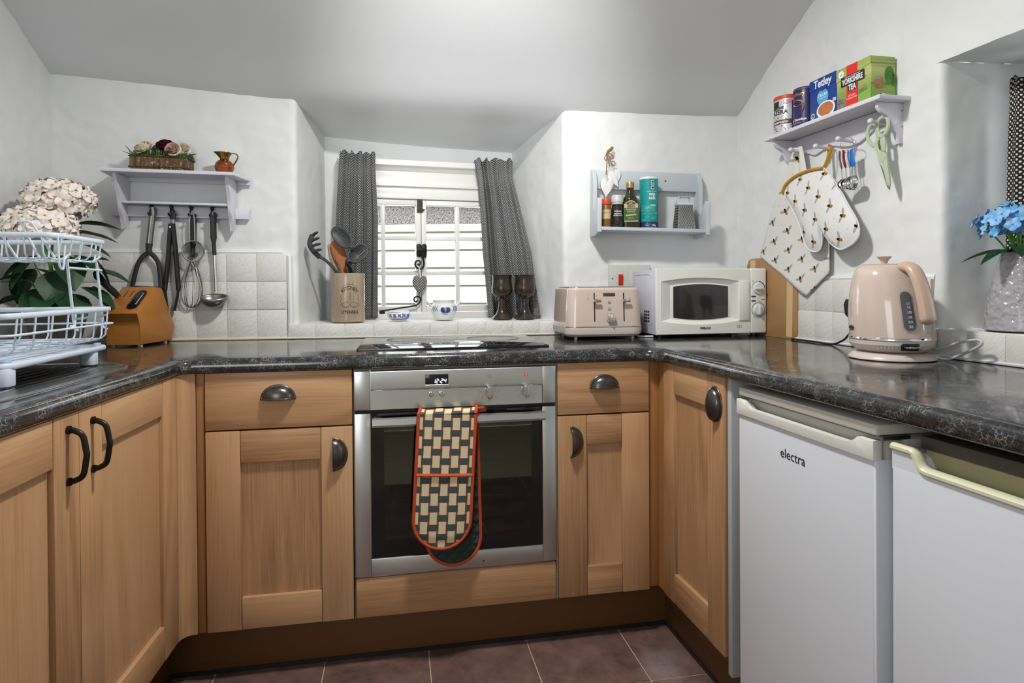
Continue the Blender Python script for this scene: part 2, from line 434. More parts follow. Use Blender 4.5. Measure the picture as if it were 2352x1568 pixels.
def weave():
    m = Mat('basket_check_cotton', '#c9b592', 0.9, spec=0.1); u, v, _ = uvc(m)
    X, H = 0.0525, 0.0268
    fx = (u / X).frac() - 0.5; fx2 = (u / X + 0.5).frac() - 0.5
    fy = (v / (2 * H)).frac() - 0.5; fy2 = (v / (2 * H) + 0.5).frac() - 0.5
    c1 = fx.abs().lt(0.193) * fy.abs().lt(0.32); c2 = fx2.abs().lt(0.193) * fy2.abs().lt(0.32)
    cream = c1.max(c2); grey = ((v / H).frac() - 0.5).abs()
    gy = ((v / H + 0.5).frac() - 0.5).abs().lt(0.37)
    col = m.mix(gy, '#b8472a', '#4b5350'); m.base(m.mix(cream, col, '#d9c7a4'))
    m.bump(m.noise(m.coord('UV', (800, 800, 800)), 1.0, 2), 0.2, 0.0008); return m
M_['weave'] = weave()
def quilt():
    m = Mat('quilted_dark_green_cotton', '#37403d', 0.85, spec=0.15); u, v, _ = uvc(m)
    a = ((u + v) / 0.034).frac() - 0.5; b = ((u - v) / 0.034).frac() - 0.5
    h = ((0.5 - a.abs()).min(0.5 - b.abs()) * 2).sqrt()
    m.bump(h, 0.9, 0.006); m.base(m.mix((1.0 - h.smooth(0.05, 0.22)) * 0.5, '#38413e', '#59625f')); return m
M_['quilt'] = quilt()
def bees(name, base, px=0.082, py=0.062, k=1.0):
    m = Mat(name, base, 0.85, spec=0.15); u, v, _ = uvc(m)
    row = (v / py).floor(); x = ((u / px + row * 0.37).frac() - 0.5) * px; y = ((v / py).frac() - 0.5) * py
    def ell(cx, cy, ang, ra, rb):
        c, s = math.cos(ang), math.sin(ang); a = (x - cx) * c + (y - cy) * s; b = (y - cy) * c - (x - cx) * s
        a1, b1 = a / ra, b / rb; return (a1 * a1 + b1 * b1).lt(1.0), a
    body, a = ell(0, 0, -0.7, 0.0078 * k, 0.0046 * k); head, _ = ell(-0.0058 * k, 0.0056 * k, 0, 0.0034 * k, 0.0032 * k)
    w1, _ = ell(0.003 * k, 0.0115 * k, 1.25, 0.0105 * k, 0.0036 * k); w2, _ = ell(-0.0105 * k, -0.003 * k, 0.55, 0.0105 * k, 0.0034 * k)
    stripe = ((a / 0.0042).frac()).gt(0.5) * a.gt(-0.003)
    dt, _ = ell(0.0, 0.0, 0, 0.0016, 0.0016); 
    ox, oy = ((u / px + row * 0.37 + 0.45).frac() - 0.5) * px, y - 0.012
    dot = (ox * ox + oy * oy).lt(0.0017 ** 2)
    col = m.mix(w1.max(w2), base, '#a8a6a4'); col = m.mix(dot, col, '#e2a63e')
    col = m.mix(body.max(head), col, '#1c1a18'); col = m.mix(body * stripe, col, '#e0a82e')
    m.base(col); m.bump(m.noise(m.coord('UV', (700, 700, 700)), 1.0, 2) + m.noise(m.coord('UV', (30, 30, 30)), 1.0, 2) * 3, 0.25, 0.001); return m
M_['bees'] = bees('white_bee_print_cotton', '#e3e2de', k=1.3); M_['bees2'] = bees('white_bee_print_quilted_cotton', '#e2e2e2', 0.074, 0.056, 1.2)
M_['mustard'] = plain('mustard_binding', '#c8952a', 0.85); M_['orange'] = plain('burnt_orange_binding', '#b8481e', 0.85)
# things
M_['copper'] = Mat('copper', '#a8603c', 0.28, metal=1.0); M_['brass'] = Mat('aged_brass', '#8d7439', 0.3, metal=1.0)
M_['gold_cap'] = Mat('gold_cap', '#c9a46a', 0.3, metal=0.8)
def bark():
    m = Mat('birch_bark', '#5a4634', 0.85); c = m.coord('Object', (60, 60, 12), 8); n = m.noise(c, 1.2, 4, 0.65)
    l = m.noise(m.coord('Object', (70, 70, 70), 8), 1.0, 3)
    m.base(m.mix(l.smooth(0.56, 0.66), m.ramp(n, [(0.3, '#2a2019'), (0.55, '#6d5136'), (0.8, '#8f7350')]), '#a49d90')); m.bump(n + l * 0.5, 0.8, 0.003); return m
M_['bark'] = bark()
def leafy(name, a, b):
    m = Mat(name, a, 0.5, spec=0.4); n = m.noise(m.coord('Object', (1, 1, 1), 3), 30, 3); m.base(m.mix(n.smooth(0.3, 0.7), a, b)); return m
M_['moss'] = leafy('green_moss', '#3c5a1e', '#567a2a'); M_['leaf'] = leafy('dark_green_leaf', '#12301a', '#214a26')
M_['leaf_olive'] = leafy('olive_leaf', '#4d6138', '#3c4e2c'); M_['stem'] = plain('bright_green_stem', '#4f8a1e', 0.45)
M_['petal_pink'] = leafy('blush_white_petal', '#f6e4da', '#fbf5ee'); M_['petal_red'] = leafy('burgundy_petal', '#3a0614', '#5a0c20')
M_['petal_cream'] = leafy('cream_petal', '#e6d8bd', '#f0e7d4'); M_['petal_blush'] = leafy('pink_rose_petal', '#e2bcae', '#ecd9cb')
M_['petal_blue'] = leafy('sky_blue_petal', '#5ba6e8', '#9fcdf5'); M_['petal_centre'] = plain('yellow_green_flower_centre', '#b9cf5a', 0.6)
def stone(name, a, b, sc=40, rough=0.5):
    m = Mat(name, a, rough); n = m.noise(m.coord('Object'), sc, 4); m.base(m.mix(n.smooth(0.35, 0.7), a, b)); return m
M_['pot'] = stone('brown_grey_pot', '#6b5f58', '#7d7068', 200); M_['crock'] = Mat('tan_glazed_stoneware', '#a8957d', 0.16, coat=0.4)
M_['beech'] = oak('oiled_beech', 2, '#b06f3c', '#8a5026', 0.5); M_['knife_block'] = oak('honey_beech', 0, '#b27430', '#8e5518', 0.3)
M_['cut_board'] = oak('bamboo_board', 2, '#ad8559', '#8f683f', 0.45); M_['cut_end'] = oak('pale_bamboo_edge', 2, '#dcbf90', '#c4a06a', 0.45)
M_['wood_pale'] = plain('pale_patterned_handle', '#a89680', 0.5)
M_['pottery'] = stone('brown_glazed_pottery', '#2a221e', '#40332b', 25, 0.2); M_['porcelain'] = Mat('white_porcelain', (0.78, 0.78, 0.76), 0.15)
M_['blue_paint'] = plain('cobalt_brushwork', '#2c4a8c', 0.3); M_['blue_pale'] = plain('washed_blue_brushwork', '#5e79ab', 0.3)
M_['iron'] = Mat('black_iron', '#1c1b1b', 0.5, metal=0.5); M_['rust'] = stone('weathered_hinge', '#4a3a22', '#2c2a26', 60, 0.7)
M_['twine'] = plain('jute_twine', '#8f7350', 0.9); M_['white_wood'] = plain('white_painted_wood', (0.76, 0.76, 0.75), 0.6)
M_['oil'] = Mat('dark_olive_glass', '#2a2a10', 0.08, coat=0.5); M_['spice'] = stone('ground_spice', '#8a6338', '#6d4a28', 300, 0.4)
M_['peppercorn'] = stone('peppercorns_in_glass', '#1d1a18', '#4a3c34', 220, 0.15)
M_['lbl_green'] = plain('green_paper_label', '#35602e', 0.5); M_['lbl_cream'] = plain('cream_paper_label', '#cdb98c', 0.5)
M_['teal'] = plain('teal_card', '#0f9a98', 0.4); M_['teal_pale'] = plain('pale_teal_print', '#9fdcd8', 0.5); M_['cap_white'] = plain('white_cap', '#e6e6e4', 0.4)
M_['orange_cap'] = plain('orange_cap', '#d8431c', 0.4); M_['blue_card'] = plain('royal_blue_card', '#123a8c', 0.35); M_['blue_light'] = plain('light_blue_card', '#4aa6dc', 0.4)
M_['tea'] = stone('milky_tea_print', '#b0673c', '#c07a4c', 40); M_['purple'] = plain('dark_purple_card', '#2c1e5a', 0.3); M_['choc'] = stone('chocolate_print', '#4a2a1a', '#2c1710', 30, 0.35)
M_['latte'] = plain('latte_print', '#c79a72', 0.5); M_['can_white'] = Mat('silver_white_tin', '#c9cdd0', 0.3, metal=0.3); M_['brown_ink'] = plain('brown_print', '#5a3426', 0.5)
def hills():
    m = Mat('printed_dales_landscape', '#7fa53c', 0.45); g = m.coord('Object', (1, 1, 1)); x, y, z = m.xyz(g)
    n = m.noise(m.coord('Object', (30, 1, 50)), 1.0, 4); n2 = m.noise(m.coord('Object', (120, 1, 120)), 1.0, 3)
    h = z + n * 0.02
    col = m.ramp(h / 0.125, [(0.0, '#5d8a35'), (0.3, '#7da546'), (0.45, '#8aa04e'), (0.75, '#b9c077'), (1.0, '#a3b160')])
    m.base(m.mix(n2.smooth(0.55, 0.72) * 0.7, col, '#46702a')); return m
M_['hills'] = hills()
M_['field'] = plain('printed_meadow', '#83ab47', 0.45); M_['tree_print'] = stone('printed_tree', '#3c6a26', '#5a8a34', 120); M_['barn'] = stone('printed_stone_barn', '#a8875a', '#8a6a44', 150)
M_['barn_roof'] = plain('printed_slate_roof', '#a89a86', 0.5); M_['stone_print'] = stone('printed_stone_wall', '#8a8474', '#5a5648', 160)
M_['sage'] = Mat('sage_green_plastic', '#b9c4a6', 0.4); M_['blue_pl'] = Mat('blue_plastic', '#1f74c4', 0.4); M_['red_pl'] = Mat('crimson_plastic', '#a8182c', 0.4)
M_['teal_pl'] = Mat('grey_teal_plastic', '#8aa39a', 0.4); M_['grey_pl'] = Mat('pale_grey_plastic', '#c2c8ca', 0.4)
def hammered():
    m = Mat('grey_hammered_glaze', '#a9a6aa', 0.16, coat=0.4); v = m.voronoi(m.coord('Object'), 88, 'SMOOTH_F1'); m.bump(v, 0.9, 0.006); return m
M_['vase'] = hammered()
def brd():
    m = Mat('white_weatherboard', '#d9dbd6', 0.6); x, y, z = m.xyz(m.coord('Object')); n = m.noise(m.coord('Object', (20, 20, 60)), 1.0, 3)
    m.base(m.mix(n.smooth(0.6, 0.8) * 0.25, '#dcdedb', '#a8ad90')); return m
M_['boards'] = brd(); M_['algae'] = plain('green_algae_line', '#3f422a', 0.9)
M_['pebble'] = stone('pebbledash_render', '#77726e', '#1f1c1a', 90, 0.9)
# ---------------------------------------------------------------- the room
AL, AR = -0.0517, 0.0246                      # the two side runs splay a little
FB = T(0, 0.63, 0) @ rotz(-0.06)              # back wall: local x along the wall, +y into the wall
FR = T(1.53, 0, 0) @ rotz(-PI / 2 + AR)       # side wall with the tea shelf: local x runs towards the camera
FL = T(-1.10, 0.69, 0) @ rotz(PI / 2 + AL)    # wall behind the sink: local x runs away from the camera
def rough(p):
    """trowelled plaster: broad waves, hand-sized lumps, a few ridges and pits"""
    q = Vector(p); n1 = noise.noise(q * 2.3 + Vector((3, 7, 1))); n2 = noise.noise(q * 8.0); n3 = noise.noise(q * 23 + Vector((1, 5, 2)))
    n4 = noise.noise(q * 60); rd = abs(noise.noise(q * 9 + Vector((4, 4, 8)) + Vector((n3, n2, n1)) * 0.5))
    ridge = max(0.0, 1 - rd * 14) * max(0.0, n1 + 0.15)
    return 0.0060 * n1 + 0.0040 * n2 + 0.0025 * n3 + 0.0012 * n4 * (0.4 + abs(n2)) + 0.0032 * ridge
def lumpy(mb, F, amp=1.0):
    for i, v in enumerate(mb.v):
        wv = F @ v; mb.v[i] = v + Vector((0.5 * rough(wv + Vector((9, 4, 2))), -rough(wv) * amp, 0))
def lin_s(a, b, st):
    n = max(1, int(abs(b - a) / st + 0.5)); return [a + (b - a) * k / n for k in range(n + 1)]
def recessed(mb, s0, s1, z0, z1, ra, rb, ba, bb, rz0, rz1, hole, st=0.009, cr=0.02):
    """ra, rb: opening on the wall face; ba, bb: (s, depth) of its back corners; hole: (h0, h1, z0, z1) in fractions along the back, heights"""
    def strip(za, zb, path):
        zs = lin_s(za, zb, st)
        mb.add([(s, d, z) for z in zs for s, d in path],
               [(i * len(path) + j, i * len(path) + j + 1, (i + 1) * len(path) + j + 1, (i + 1) * len(path) + j) for i in range(len(zs) - 1) for j in range(len(path) - 1)])
    left = [(s, 0) for s in lin_s(s0, ra, st)]; right = [(s, 0) for s in lin_s(rb, s1, st)]; mid = [(s, 0) for s in lin_s(ra, rb, st)]
    if rz0 > z0: strip(z0, rz0, left + mid[1:-1] + right)
    if rz1 < z1: strip(rz1, z1, left + mid[1:-1] + right)
    def seg(a, b, n): return [(a[0] + (b[0] - a[0]) * k / n, a[1] + (b[1] - a[1]) * k / n) for k in range(n + 1)]
    r1 = seg((ra, 0), ba, 36); r2 = seg(bb, (rb, 0), 36)
    def soft(a, b):                            # round the outer corner between the wall face and the reveal
        p = a[-1]; far = lambda L: [q for q in L if (q[0] - p[0]) ** 2 + (q[1] - p[1]) ** 2 > cr * cr]; a, b = far(a) + [p], [p] + far(b)
        u = Vector((a[-2][0] - p[0], a[-2][1] - p[1])).normalized() * cr; v = Vector((b[1][0] - p[0], b[1][1] - p[1])).normalized() * cr
        c = [((1 - t) ** 2 * (p[0] + u.x) + 2 * t * (1 - t) * p[0] + t * t * (p[0] + v.x), (1 - t) ** 2 * (p[1] + u.y) + 2 * t * (1 - t) * p[1] + t * t * (p[1] + v.y)) for t in (0, .25, .5, .75, 1)]
        for z in (rz0, rz1): mb.add([(p[0], p[1], z)] + [(q[0], q[1], z) for q in c], [(0, i + 1, i + 2) for i in range(4)])   # close the clipped corner
        return a[:-1] + c + b[1:]
    strip(rz0, rz1, soft(left, r1)); strip(rz0, rz1, [(s, d) for s, d in soft([q for q in right[::-1]], r2[::-1])])
    at = lambda t: (ba[0] + (bb[0] - ba[0]) * t, ba[1] + (bb[1] - ba[1]) * t)
    h0, h1, hz0, hz1 = hole; fr = lambda a, b, n=8: [at(a + (b - a) * k / n) for k in range(n + 1)]
    strip(rz0, rz1, fr(0, h0)); strip(rz0, rz1, fr(h1, 1))
    if hz0 > rz0: strip(rz0, hz0, fr(h0, h1, 12))
    if hz1 < rz1: strip(hz1, rz1, fr(h0, h1, 12))
    for z in (rz0, rz1):                       # sill and soffit
        n = len(mid) - 1
        mb.grid(lambda u, v: ((mid[round(u * n)][0]) * (1 - v) + at(u)[0] * v, at(u)[1] * v, z), n, 8)
def wl(F, p):                                  # world point into a wall's frame
    q = F.inverted() @ Vector((p[0], p[1], 0)); return (q.x, q.y)

mb = MB(); bL, bR = wl(FB, (-0.172, 0.962)), wl(FB, (0.664, 1.043))
recessed(mb, -1.16, 1.62, 0.80, 2.35, -0.245, 0.79, bL, bR, 0.963, 2.2, (0.085, 0.892, 0.966, 1.60))
lumpy(mb, FB); mb.v = [FB @ v for v in mb.v]
wall_back = mb.build('wall_back', M_['plaster'], smooth=60); tag(wall_back, 'lumpy white plaster wall around the deep little window', kind='structure')
mb = MB(); recessed(mb, -0.62, 1.75, 0.82, 2.4, 0.432, 1.27, (0.462, 0.35), (1.24, 0.35), 0.982, 1.686, (0.06, 0.94, 1.0, 1.66))
lumpy(mb, FR); mb.box(1.74, 3.3, 0.0, 0.05, 0, 2.5); mb.box(-0.62, 1.76, 0.02, 0.05, 0, 0.83); mb.v = [FR @ v for v in mb.v]
wall_right = mb.build('wall_right', M_['plaster'], smooth=60); tag(wall_right, 'white plaster wall with tea shelf and side window recess', kind='structure')
mb = MB(); mb.grid(lambda u, v: (-1.3 + 1.42 * u, 0, 0.82 + 1.45 * v), 140, 140); lumpy(mb, FL); mb.box(-4, -1.29, 0.0, 0.05, 0, 2.5); mb.box(-1.3, 0.12, 0.02, 0.05, 0, 0.83); mb.v = [FL @ v for v in mb.v]
wall_left = mb.build('wall_left', M_['plaster'], smooth=60); tag(wall_left, 'white plaster wall behind the dish rack', kind='structure')
mb = MB(); mb.grid(lambda u, v: (-1.6 + 3.6 * u, -3.05, 2.5 * v), 30, 20)
wall_front = mb.build('wall_front', M_['plaster']); tag(wall_front, 'white plaster wall behind the camera', kind='structure')

def zc(x, y):                                  # sloping cottage ceiling, lower into the window recess
    yw = 0.63 - 0.06 * x; pts = ((-1.3, 1.90), (-1.1, 1.881), (-0.227, 1.816), (0.30, 1.803), (0.798, 1.80), (1.54, 1.798), (1.8, 1.798))
    for (xa, za), (xb, zb) in zip(pts, pts[1:]):
        if xa <= x <= xb: zw = za + (zb - za) * (x - xa) / (xb - xa); break
    else: zw = 1.80
    d = yw - y
    lo = 0.20 - 0.05 * max(0, min(1, x)); sp = 0.09 * math.log(1 + math.exp(max(-40, min(40, d / 0.09)))) - 0.0624 * math.exp(-(d / 0.12) ** 2)
    z = zw + lo * d + (0.57 - lo) * sp; k = 0.06; t = 2.30
    return -k * math.log(math.exp(-z / k) + math.exp(-t / k)) if z < 4 else t
mb = MB(); mb.grid(lambda u, v: (-1.35 + 3.1 * u, -3.1 + 4.2 * v, zc(-1.35 + 3.1 * u, -3.1 + 4.2 * v)), 90, 130)
for i, v in enumerate(mb.v): mb.v[i] = v + Vector((0, 0, 0.004 * noise.noise(v * 2.0)))
ceiling = mb.build('ceiling', M_['ceil'], smooth=80); tag(ceiling, 'smooth sloping white ceiling', kind='structure')

# floor: grout bed with one object for each tile
mb = MB(); mb.box(-1.7, 2.1, -3.2, 1.3, -0.05, -0.002)
floor = mb.build('floor', M_['floor_grout']); tag(floor, 'brown ceramic tiled floor', kind='structure')
tm = MB(); tm.box(-0.1495, 0.1495, -0.1495, 0.1495, -0.012, 0.0, 0.0015, 1); tm = tm.mesh('tile', M_['floor'])
for i in range(-3, 6):
    for j in range(-5, 2):
        put('tile', tm, floor, (0.061 + 0.302 * i + 0.05 * (-0.0 - 0), -0.057 + 0.302 * j, 0), (0, 0, random.choice((0, 0.5, 1, 1.5)) * PI))

# wall tiles, one object each, slightly uneven
def tile_mesh(w, h, t=0.009):
    b = MB(); b.box(-w / 2, w / 2, -t, 0.004, -h / 2, h / 2, 0.0028, 2); return b.mesh('tile', M_['tile'])
def tiles(parent, F, cols, rows, d=0.004):
    """cols, rows: lists of joint positions"""
    ca = {}
    for a, b in zip(cols, cols[1:]):
        for c, e in zip(rows, rows[1:]):
            k = (round(b - a, 3), round(e - c, 3))
            if k not in ca: ca[k] = tile_mesh(b - a - 0.0022, e - c - 0.0022)
            p = F @ Vector(((a + b) / 2, -d + random.uniform(-.001, .001), (c + e) / 2)); o = put('tile', ca[k], parent, p)
            o.rotation_euler = (random.uniform(-.006, .006), 0, F.to_euler().z + random.uniform(-.008, .008))
    g = MB(); g.box(cols[0], cols[-1], -d - 0.0068, 0.02, rows[0], rows[-1], M=F); g.build('grout', M_['grout'], parent)
tiles(wall_back, FB, [-1.158] + [-0.28 - 0.108 * k for k in range(8, -1, -1)], [0.912, 1.020, 1.126, 1.231], 0.008)
tiles(wall_back, FB, [-0.275, -0.176] + [-0.176 + 0.1075 * k for k in range(1, 9)] + [0.79] + [0.79 + 0.108 * k for k in range(1, 7)], [0.912, 0.9635], 0.010)
tiles(wall_right, FR, [-0.149, -0.048, 0.040, 0.14, 0.24, 0.325, 0.410], [0.911, 1.012, 1.114], 0.008)
tiles(wall_right, FR, [0.432, 0.517, 0.617, 0.717, 0.817, 0.917, 1.017, 1.117, 1.217, 1.30, 1.40, 1.5], [0.911, 0.980], 0.008)
tiles(wall_left, FL, [-1.08 + 0.108 * k for k in range(0, 11)], [0.912, 1.020, 1.126, 1.231], 0.010)
mb = MB(); mb.tube([FB @ Vector((s, -0.020, 0.9125)) for s in lin_s(-1.1, -0.27, .1)], 0.0045, 6); mb.build('sealant', M_['caulk'], wall_back)
mb = MB(); mb.tube([FB @ Vector((s, -0.021, 0.912)) for s in lin_s(-0.27, 1.5, .1)], 0.003, 6); mb.build('sealant', M_['grout'], wall_back)
mb = MB(); mb.tube([FR @ Vector((s, -0.018, 0.9125)) for s in lin_s(-0.5, 1.3, .1)], 0.004, 6); mb.build('sealant', M_['white_pl'], wall_right)
# painted plaster fillet along the top and end of the tiled patch
mb = MB(); mb.tube([FB @ Vector(p) for p in ((-1.1, -0.004, 1.236), (-0.6, -0.004, 1.236), (-0.30, -0.005, 1.235), (-0.272, -0.006, 1.22), (-0.268, -0.006, 1.0), (-0.27, -0.006, 0.915))], 0.011, 8)
mb.build('plaster_fillet', M_['plaster'], wall_back)
mb = MB(); mb.tube([FR @ Vector(p) for p in ((-0.5, -0.003, 1.121), (0.0, -0.003, 1.121), (0.36, -0.003, 1.121), (0.41, 0.004, 1.119))], 0.011, 8); mb.build('plaster_fillet', M_['plaster'], wall_right)

# ---------------------------------------------------------------- the little casement window
W1 = T(0.236, 1.0, 0) @ rotz(0.10)
mb = MB(); wz0, wz1 = 0.989, 1.489
for a in ((-0.365, -0.333, 0.95, 1.56), (0.333, 0.365, 0.95, 1.56)): mb.box(a[0], a[1], -0.02, 0.06, a[2], a[3], 0.003)
mb.box(-0.365, 0.365, -0.045, 0.06, 0.955, 0.987, 0.004); mb.box(-0.36, 0.36, -0.03, 0.06, 1.491, 1.543, 0.004)
window_1 = mb.build('window_1', M_['gloss_white']); window_1.matrix_world = W1; tag(window_1, 'small white two-casement window with nine-inch panes', kind='structure')
window_1['label'] = 'small white two-casement window over the hob'
def part_box(name, m, par, *b, bev=0.002):
    q = MB(); q.box(*b, bev); return q.build(name, m, par)
part_box('ledge', M_['gloss_white'], window_1, -0.36, 0.36, -0.046, 0.05, 1.543, 1.555)
part_box('head_panel', M_['gloss_white'], window_1, -0.36, 0.36, -0.018, 0.05, 1.555, 1.64)
part_box('lintel_board', M_['gloss_white'], window_1, -0.36, 0.36, -0.065, 0.05, 1.630, 1.656, bev=0.004)
def casement(x0):
    st, w = 0.022, 0.33; g = MB()
    g.box(x0, x0 + st, -0.018, 0.018, wz0, wz1, 0.002); g.box(x0 + w - st, x0 + w, -0.018, 0.018, wz0, wz1, 0.002)
    g.box(x0 + st, x0 + w - st, -0.017, 0.017, wz1 - 0.023, wz1, 0.002); g.box(x0 + st, x0 + w - st, -0.017, 0.017, wz0, wz0 + 0.028, 0.002)
    c = g.build('casement', M_['gloss_white'], window_1)
    xs = [x0 + st, x0 + st + 0.1345, x0 + st + 0.1515, x0 + w - st]; zs = [wz0 + 0.028, wz0 + 0.165, wz0 + 0.184, wz0 + 0.321, wz0 + 0.340, wz1 - 0.023]
    part_box('glazing_bar', M_['gloss_white'], c, xs[1], xs[2], -0.014, 0.014, wz0 + 0.02, wz1 - 0.02, bev=0.003)
    for a, b in ((zs[1], zs[2]), (zs[3], zs[4])): part_box('glazing_bar', M_['gloss_white'], c, x0 + 0.02, x0 + w - 0.02, -0.013, 0.014, a, b, bev=0.003)
    for xa, xb in ((xs[0], xs[1]), (xs[2], xs[3])):
        for za, zb in ((zs[0], zs[1]), (zs[2], zs[3]), (zs[4], zs[5])):
            part_box('pane', M_['pane'], c, xa - 0.003, xb + 0.003, 0.004, 0.0055, za - 0.003, zb + 0.003, bev=0)
    return c
casement(-0.331); casement(0.001)
# iron furniture: hinge plate, turn latch with scroll tail, scroll stay
mb = MB(); mb.box(-0.019, 0.007, -0.026, -0.018, 1.432, 1.488, 0.002); mb.box(0.007, 0.014, -0.03, -0.022, 1.440, 1.448, 0.001)
mb.build('bolt_plate', M_['rust'], window_1)
def scroll(cx, cz, r0, turns, a0, sgn, n=40, r1=0.004):
    return [(cx + (r0 + (r1 - r0) * t) * math.cos(a0 + sgn * turns * 2 * PI * t), -0.034, cz + (r0 + (r1 - r0) * t) * math.sin(a0 + sgn * turns * 2 * PI * t)) for t in [k / n for k in range(n + 1)]]
def px1(u, v): return ((u - 964) * 0.001952, 1.4905 - (v - 458) * 0.001933)   # window-plane metres measured on the frame
lat = MB()
lat.prism(rrect(0.022, 0.058, 0.009, cx=px1(958, 575)[0], cy=px1(958, 575)[1]), -0.026, -0.018, 'y', 0.002)
lat.prism(rrect(0.022, 0.062, 0.010, cx=px1(970, 576)[0], cy=px1(970, 576)[1]), -0.032, -0.018, 'y', 0.003)
lat.box(*px1(952, 0)[:1], px1(972, 0)[0], -0.042, -0.030, px1(0, 578)[1], px1(0, 570)[1], 0.002)
a = [(*px1(u, v), 0) for u, v in ((960, 572), (962, 583), (967, 597), (968, 607), (964, 616), (957, 618), (950, 613), (948, 606), (951, 600), (957, 599), (960, 604), (957, 609), (953, 607))]
lat.tube(spline([(x, -0.038, z) for x, z, _ in a], 6), [0.0042] * (6 * 8 + 1) + [0.0032] * (6 * 4), 8); lat.build('scroll_latch', M_['iron'], window_1)
a = [(*px1(u, v), 0) for u, v in ((868, 713), (885, 711), (905, 708), (925, 705), (945, 702), (955, 697), (960, 689), (958, 683), (952, 681), (946, 684), (945, 690), (949, 693), (953, 690))]
b = MB(); b.tube(spline([(x, -0.040, z) for x, z, _ in a], 6), 0.0038, 8); b.box(px1(868, 0)[0], px1(880, 0)[0], -0.044, -0.02, px1(0, 720)[1], px1(0, 714)[1], 0.001); b.build('scroll_stay', M_['iron'], window_1)
mb = MB(); mb.tube([(0.262, -0.052, 1.61), (0.262, -0.054, 1.525)], 0.0012, 6); mb.lathe([(0.0, -0.012), (0.004, -0.01), (0.0045, -0.004), (0.0015, 0)], 12, T(0.262, -0.054, 1.523)); mb.build('blind_cord', M_['white_pl'], window_1)

# side window: frame and panes in the deep recess
mb = MB(); a0, a1 = 0.505, 1.20
for a in ((a0, a0 + 0.04), (a1 - 0.04, a1), ((a0 + a1) / 2 - 0.02, (a0 + a1) / 2 + 0.02)): mb.box(a[0], a[1], 0.335, 0.385, 0.99, 1.67, 0.003)
for z in ((0.99, 1.03), (1.63, 1.67)): mb.box(a0, a1, 0.335, 0.385, z[0], z[1], 0.003)
window_2 = mb.build('window_2', M_['gloss_white']); window_2.matrix_world = FR; tag(window_2, 'white window in the deep side recess', kind='structure')
for x in (a0 + 0.04, (a0 + a1) / 2 + 0.02): part_box('pane', M_['pane'], window_2, x - 0.003, x + 0.29, 0.362, 0.3635, 1.02, 1.64, bev=0)

# ---------------------------------------------------------------- outside the little window: weatherboarded outbuilding
ob = thing('weatherboarded_outbuilding', 'white weatherboarded outbuilding with pebbledash band seen through the small window', 'building', (0.55, 3.25, 0), -0.22)
bt = MB(); bt.prism([(-0.014, 0.0), (0.012, 0.0), (0.004, 0.150), (-0.004, 0.150)], -2.6, 2.6, 'x'); bt = bt.mesh('board', M_['boards'])
at_ = MB(); at_.box(-2.6, 2.6, -0.018, -0.004, -0.012, 0.003); at_ = at_.mesh('board_edge', M_['algae'])
part_box('board', M_['boards'], ob, -2.6, 2.6, -0.012, 0.01, 1.545, 1.605)
put('algae_line', at_, ob, (0, -0.004, 1.545))
for k in range(1, 10):
    put('board', bt, ob, (0, 0, 1.545 - 0.144 * k)); put('algae_line', at_, ob, (0, -0.004, 1.545 - 0.144 * k))
mb = MB(); mb.box(-2.6, 2.6, 0.0, 0.05, 1.595, 1.75); mb.build('pebbledash_band', M_['pebble'], ob, rot=(0, 0.022, 0))
mb = MB(); mb.box(-2.6, 2.6, -0.06, 0.4, 1.755, 1.95); mb.build('fascia_board', M_['boards'], ob, rot=(0, 0.035, 0))
mb = MB(); mb.box(-2.6, 2.6, 0.03, 0.1, -0.2, 1.6); mb.build('wall', M_['dark'], ob)
mb = MB(); mb.box(-3.6, 4.0, 1.12, 4.3, -0.3, -0.2); tag(mb.build('yard', M_['panel_grey']), 'grey yard outside the small window', kind='structure')
# ---------------------------------------------------------------- fitted kitchen
XL, XR = -0.4585, 0.9334
RL = T(XL, 0, 0) @ rotz(PI / 2 + AL)          # sink run: doors face +x, local x runs away from the camera
RR = T(XR, 0, 0) @ rotz(-PI / 2 + AR)         # fridge run: doors face -x, local x runs towards the camera
Z0, Z1, ZD, ZR = 0.1484, 0.8672, 0.7046, 0.7085   # door foot, drawer head, door head below a drawer, drawer foot
def cup_mesh():
    b = MB(); A, B, D = 0.0425, 0.0345, 0.025
    b.grid(lambda u, v: (A * math.sin(PI / 2 * v) * math.cos(PI * u), -D * math.cos(PI / 2 * v) ** 0.8 if v < 1 else 0, B * math.sin(PI / 2 * v) * math.sin(PI * u)), 28, 10)
    b.grid(lambda u, v: (0.95 * A * math.sin(PI / 2 * v) * math.cos(PI * u), -0.92 * D * math.cos(PI / 2 * v) ** 0.8 if v < 1 else 0, 0.95 * B * math.sin(PI / 2 * v) * math.sin(PI * u)), 28, 8)
    b.tube([(1.06 * A * math.cos(PI * k / 28), -0.0015, 1.06 * B * math.sin(PI * k / 28)) for k in range(29)], [(0.0034, 0.0022)] * 29, 8)
    b.tube([(A * math.cos(PI * k / 24), -D * math.sin(PI * k / 24) ** 0.8 - 0.0005, 0) for k in range(25)], 0.0021, 8)
    for s in (-1, 1): b.ball((s * A * 1.05, -0.003, 0), (0.004, 0.004, 0.004), 10, 6)
    return b.mesh('handle', M_['pewter'], 50)
CUP = cup_mesh()
def cup(parent, x, z, side=False): return put('handle', CUP, parent, (x, 0, z), (0, PI / 2, 0) if side else None, 'pewter cup handle')
def slab(name, m, par, x0, x1, z0, z1, y0=0.0, y1=0.02, bev=0.0024):
    b = MB(); b.box(x0, x1, y0, y1, z0, z1, bev, 2); return b.build(name, m, par)
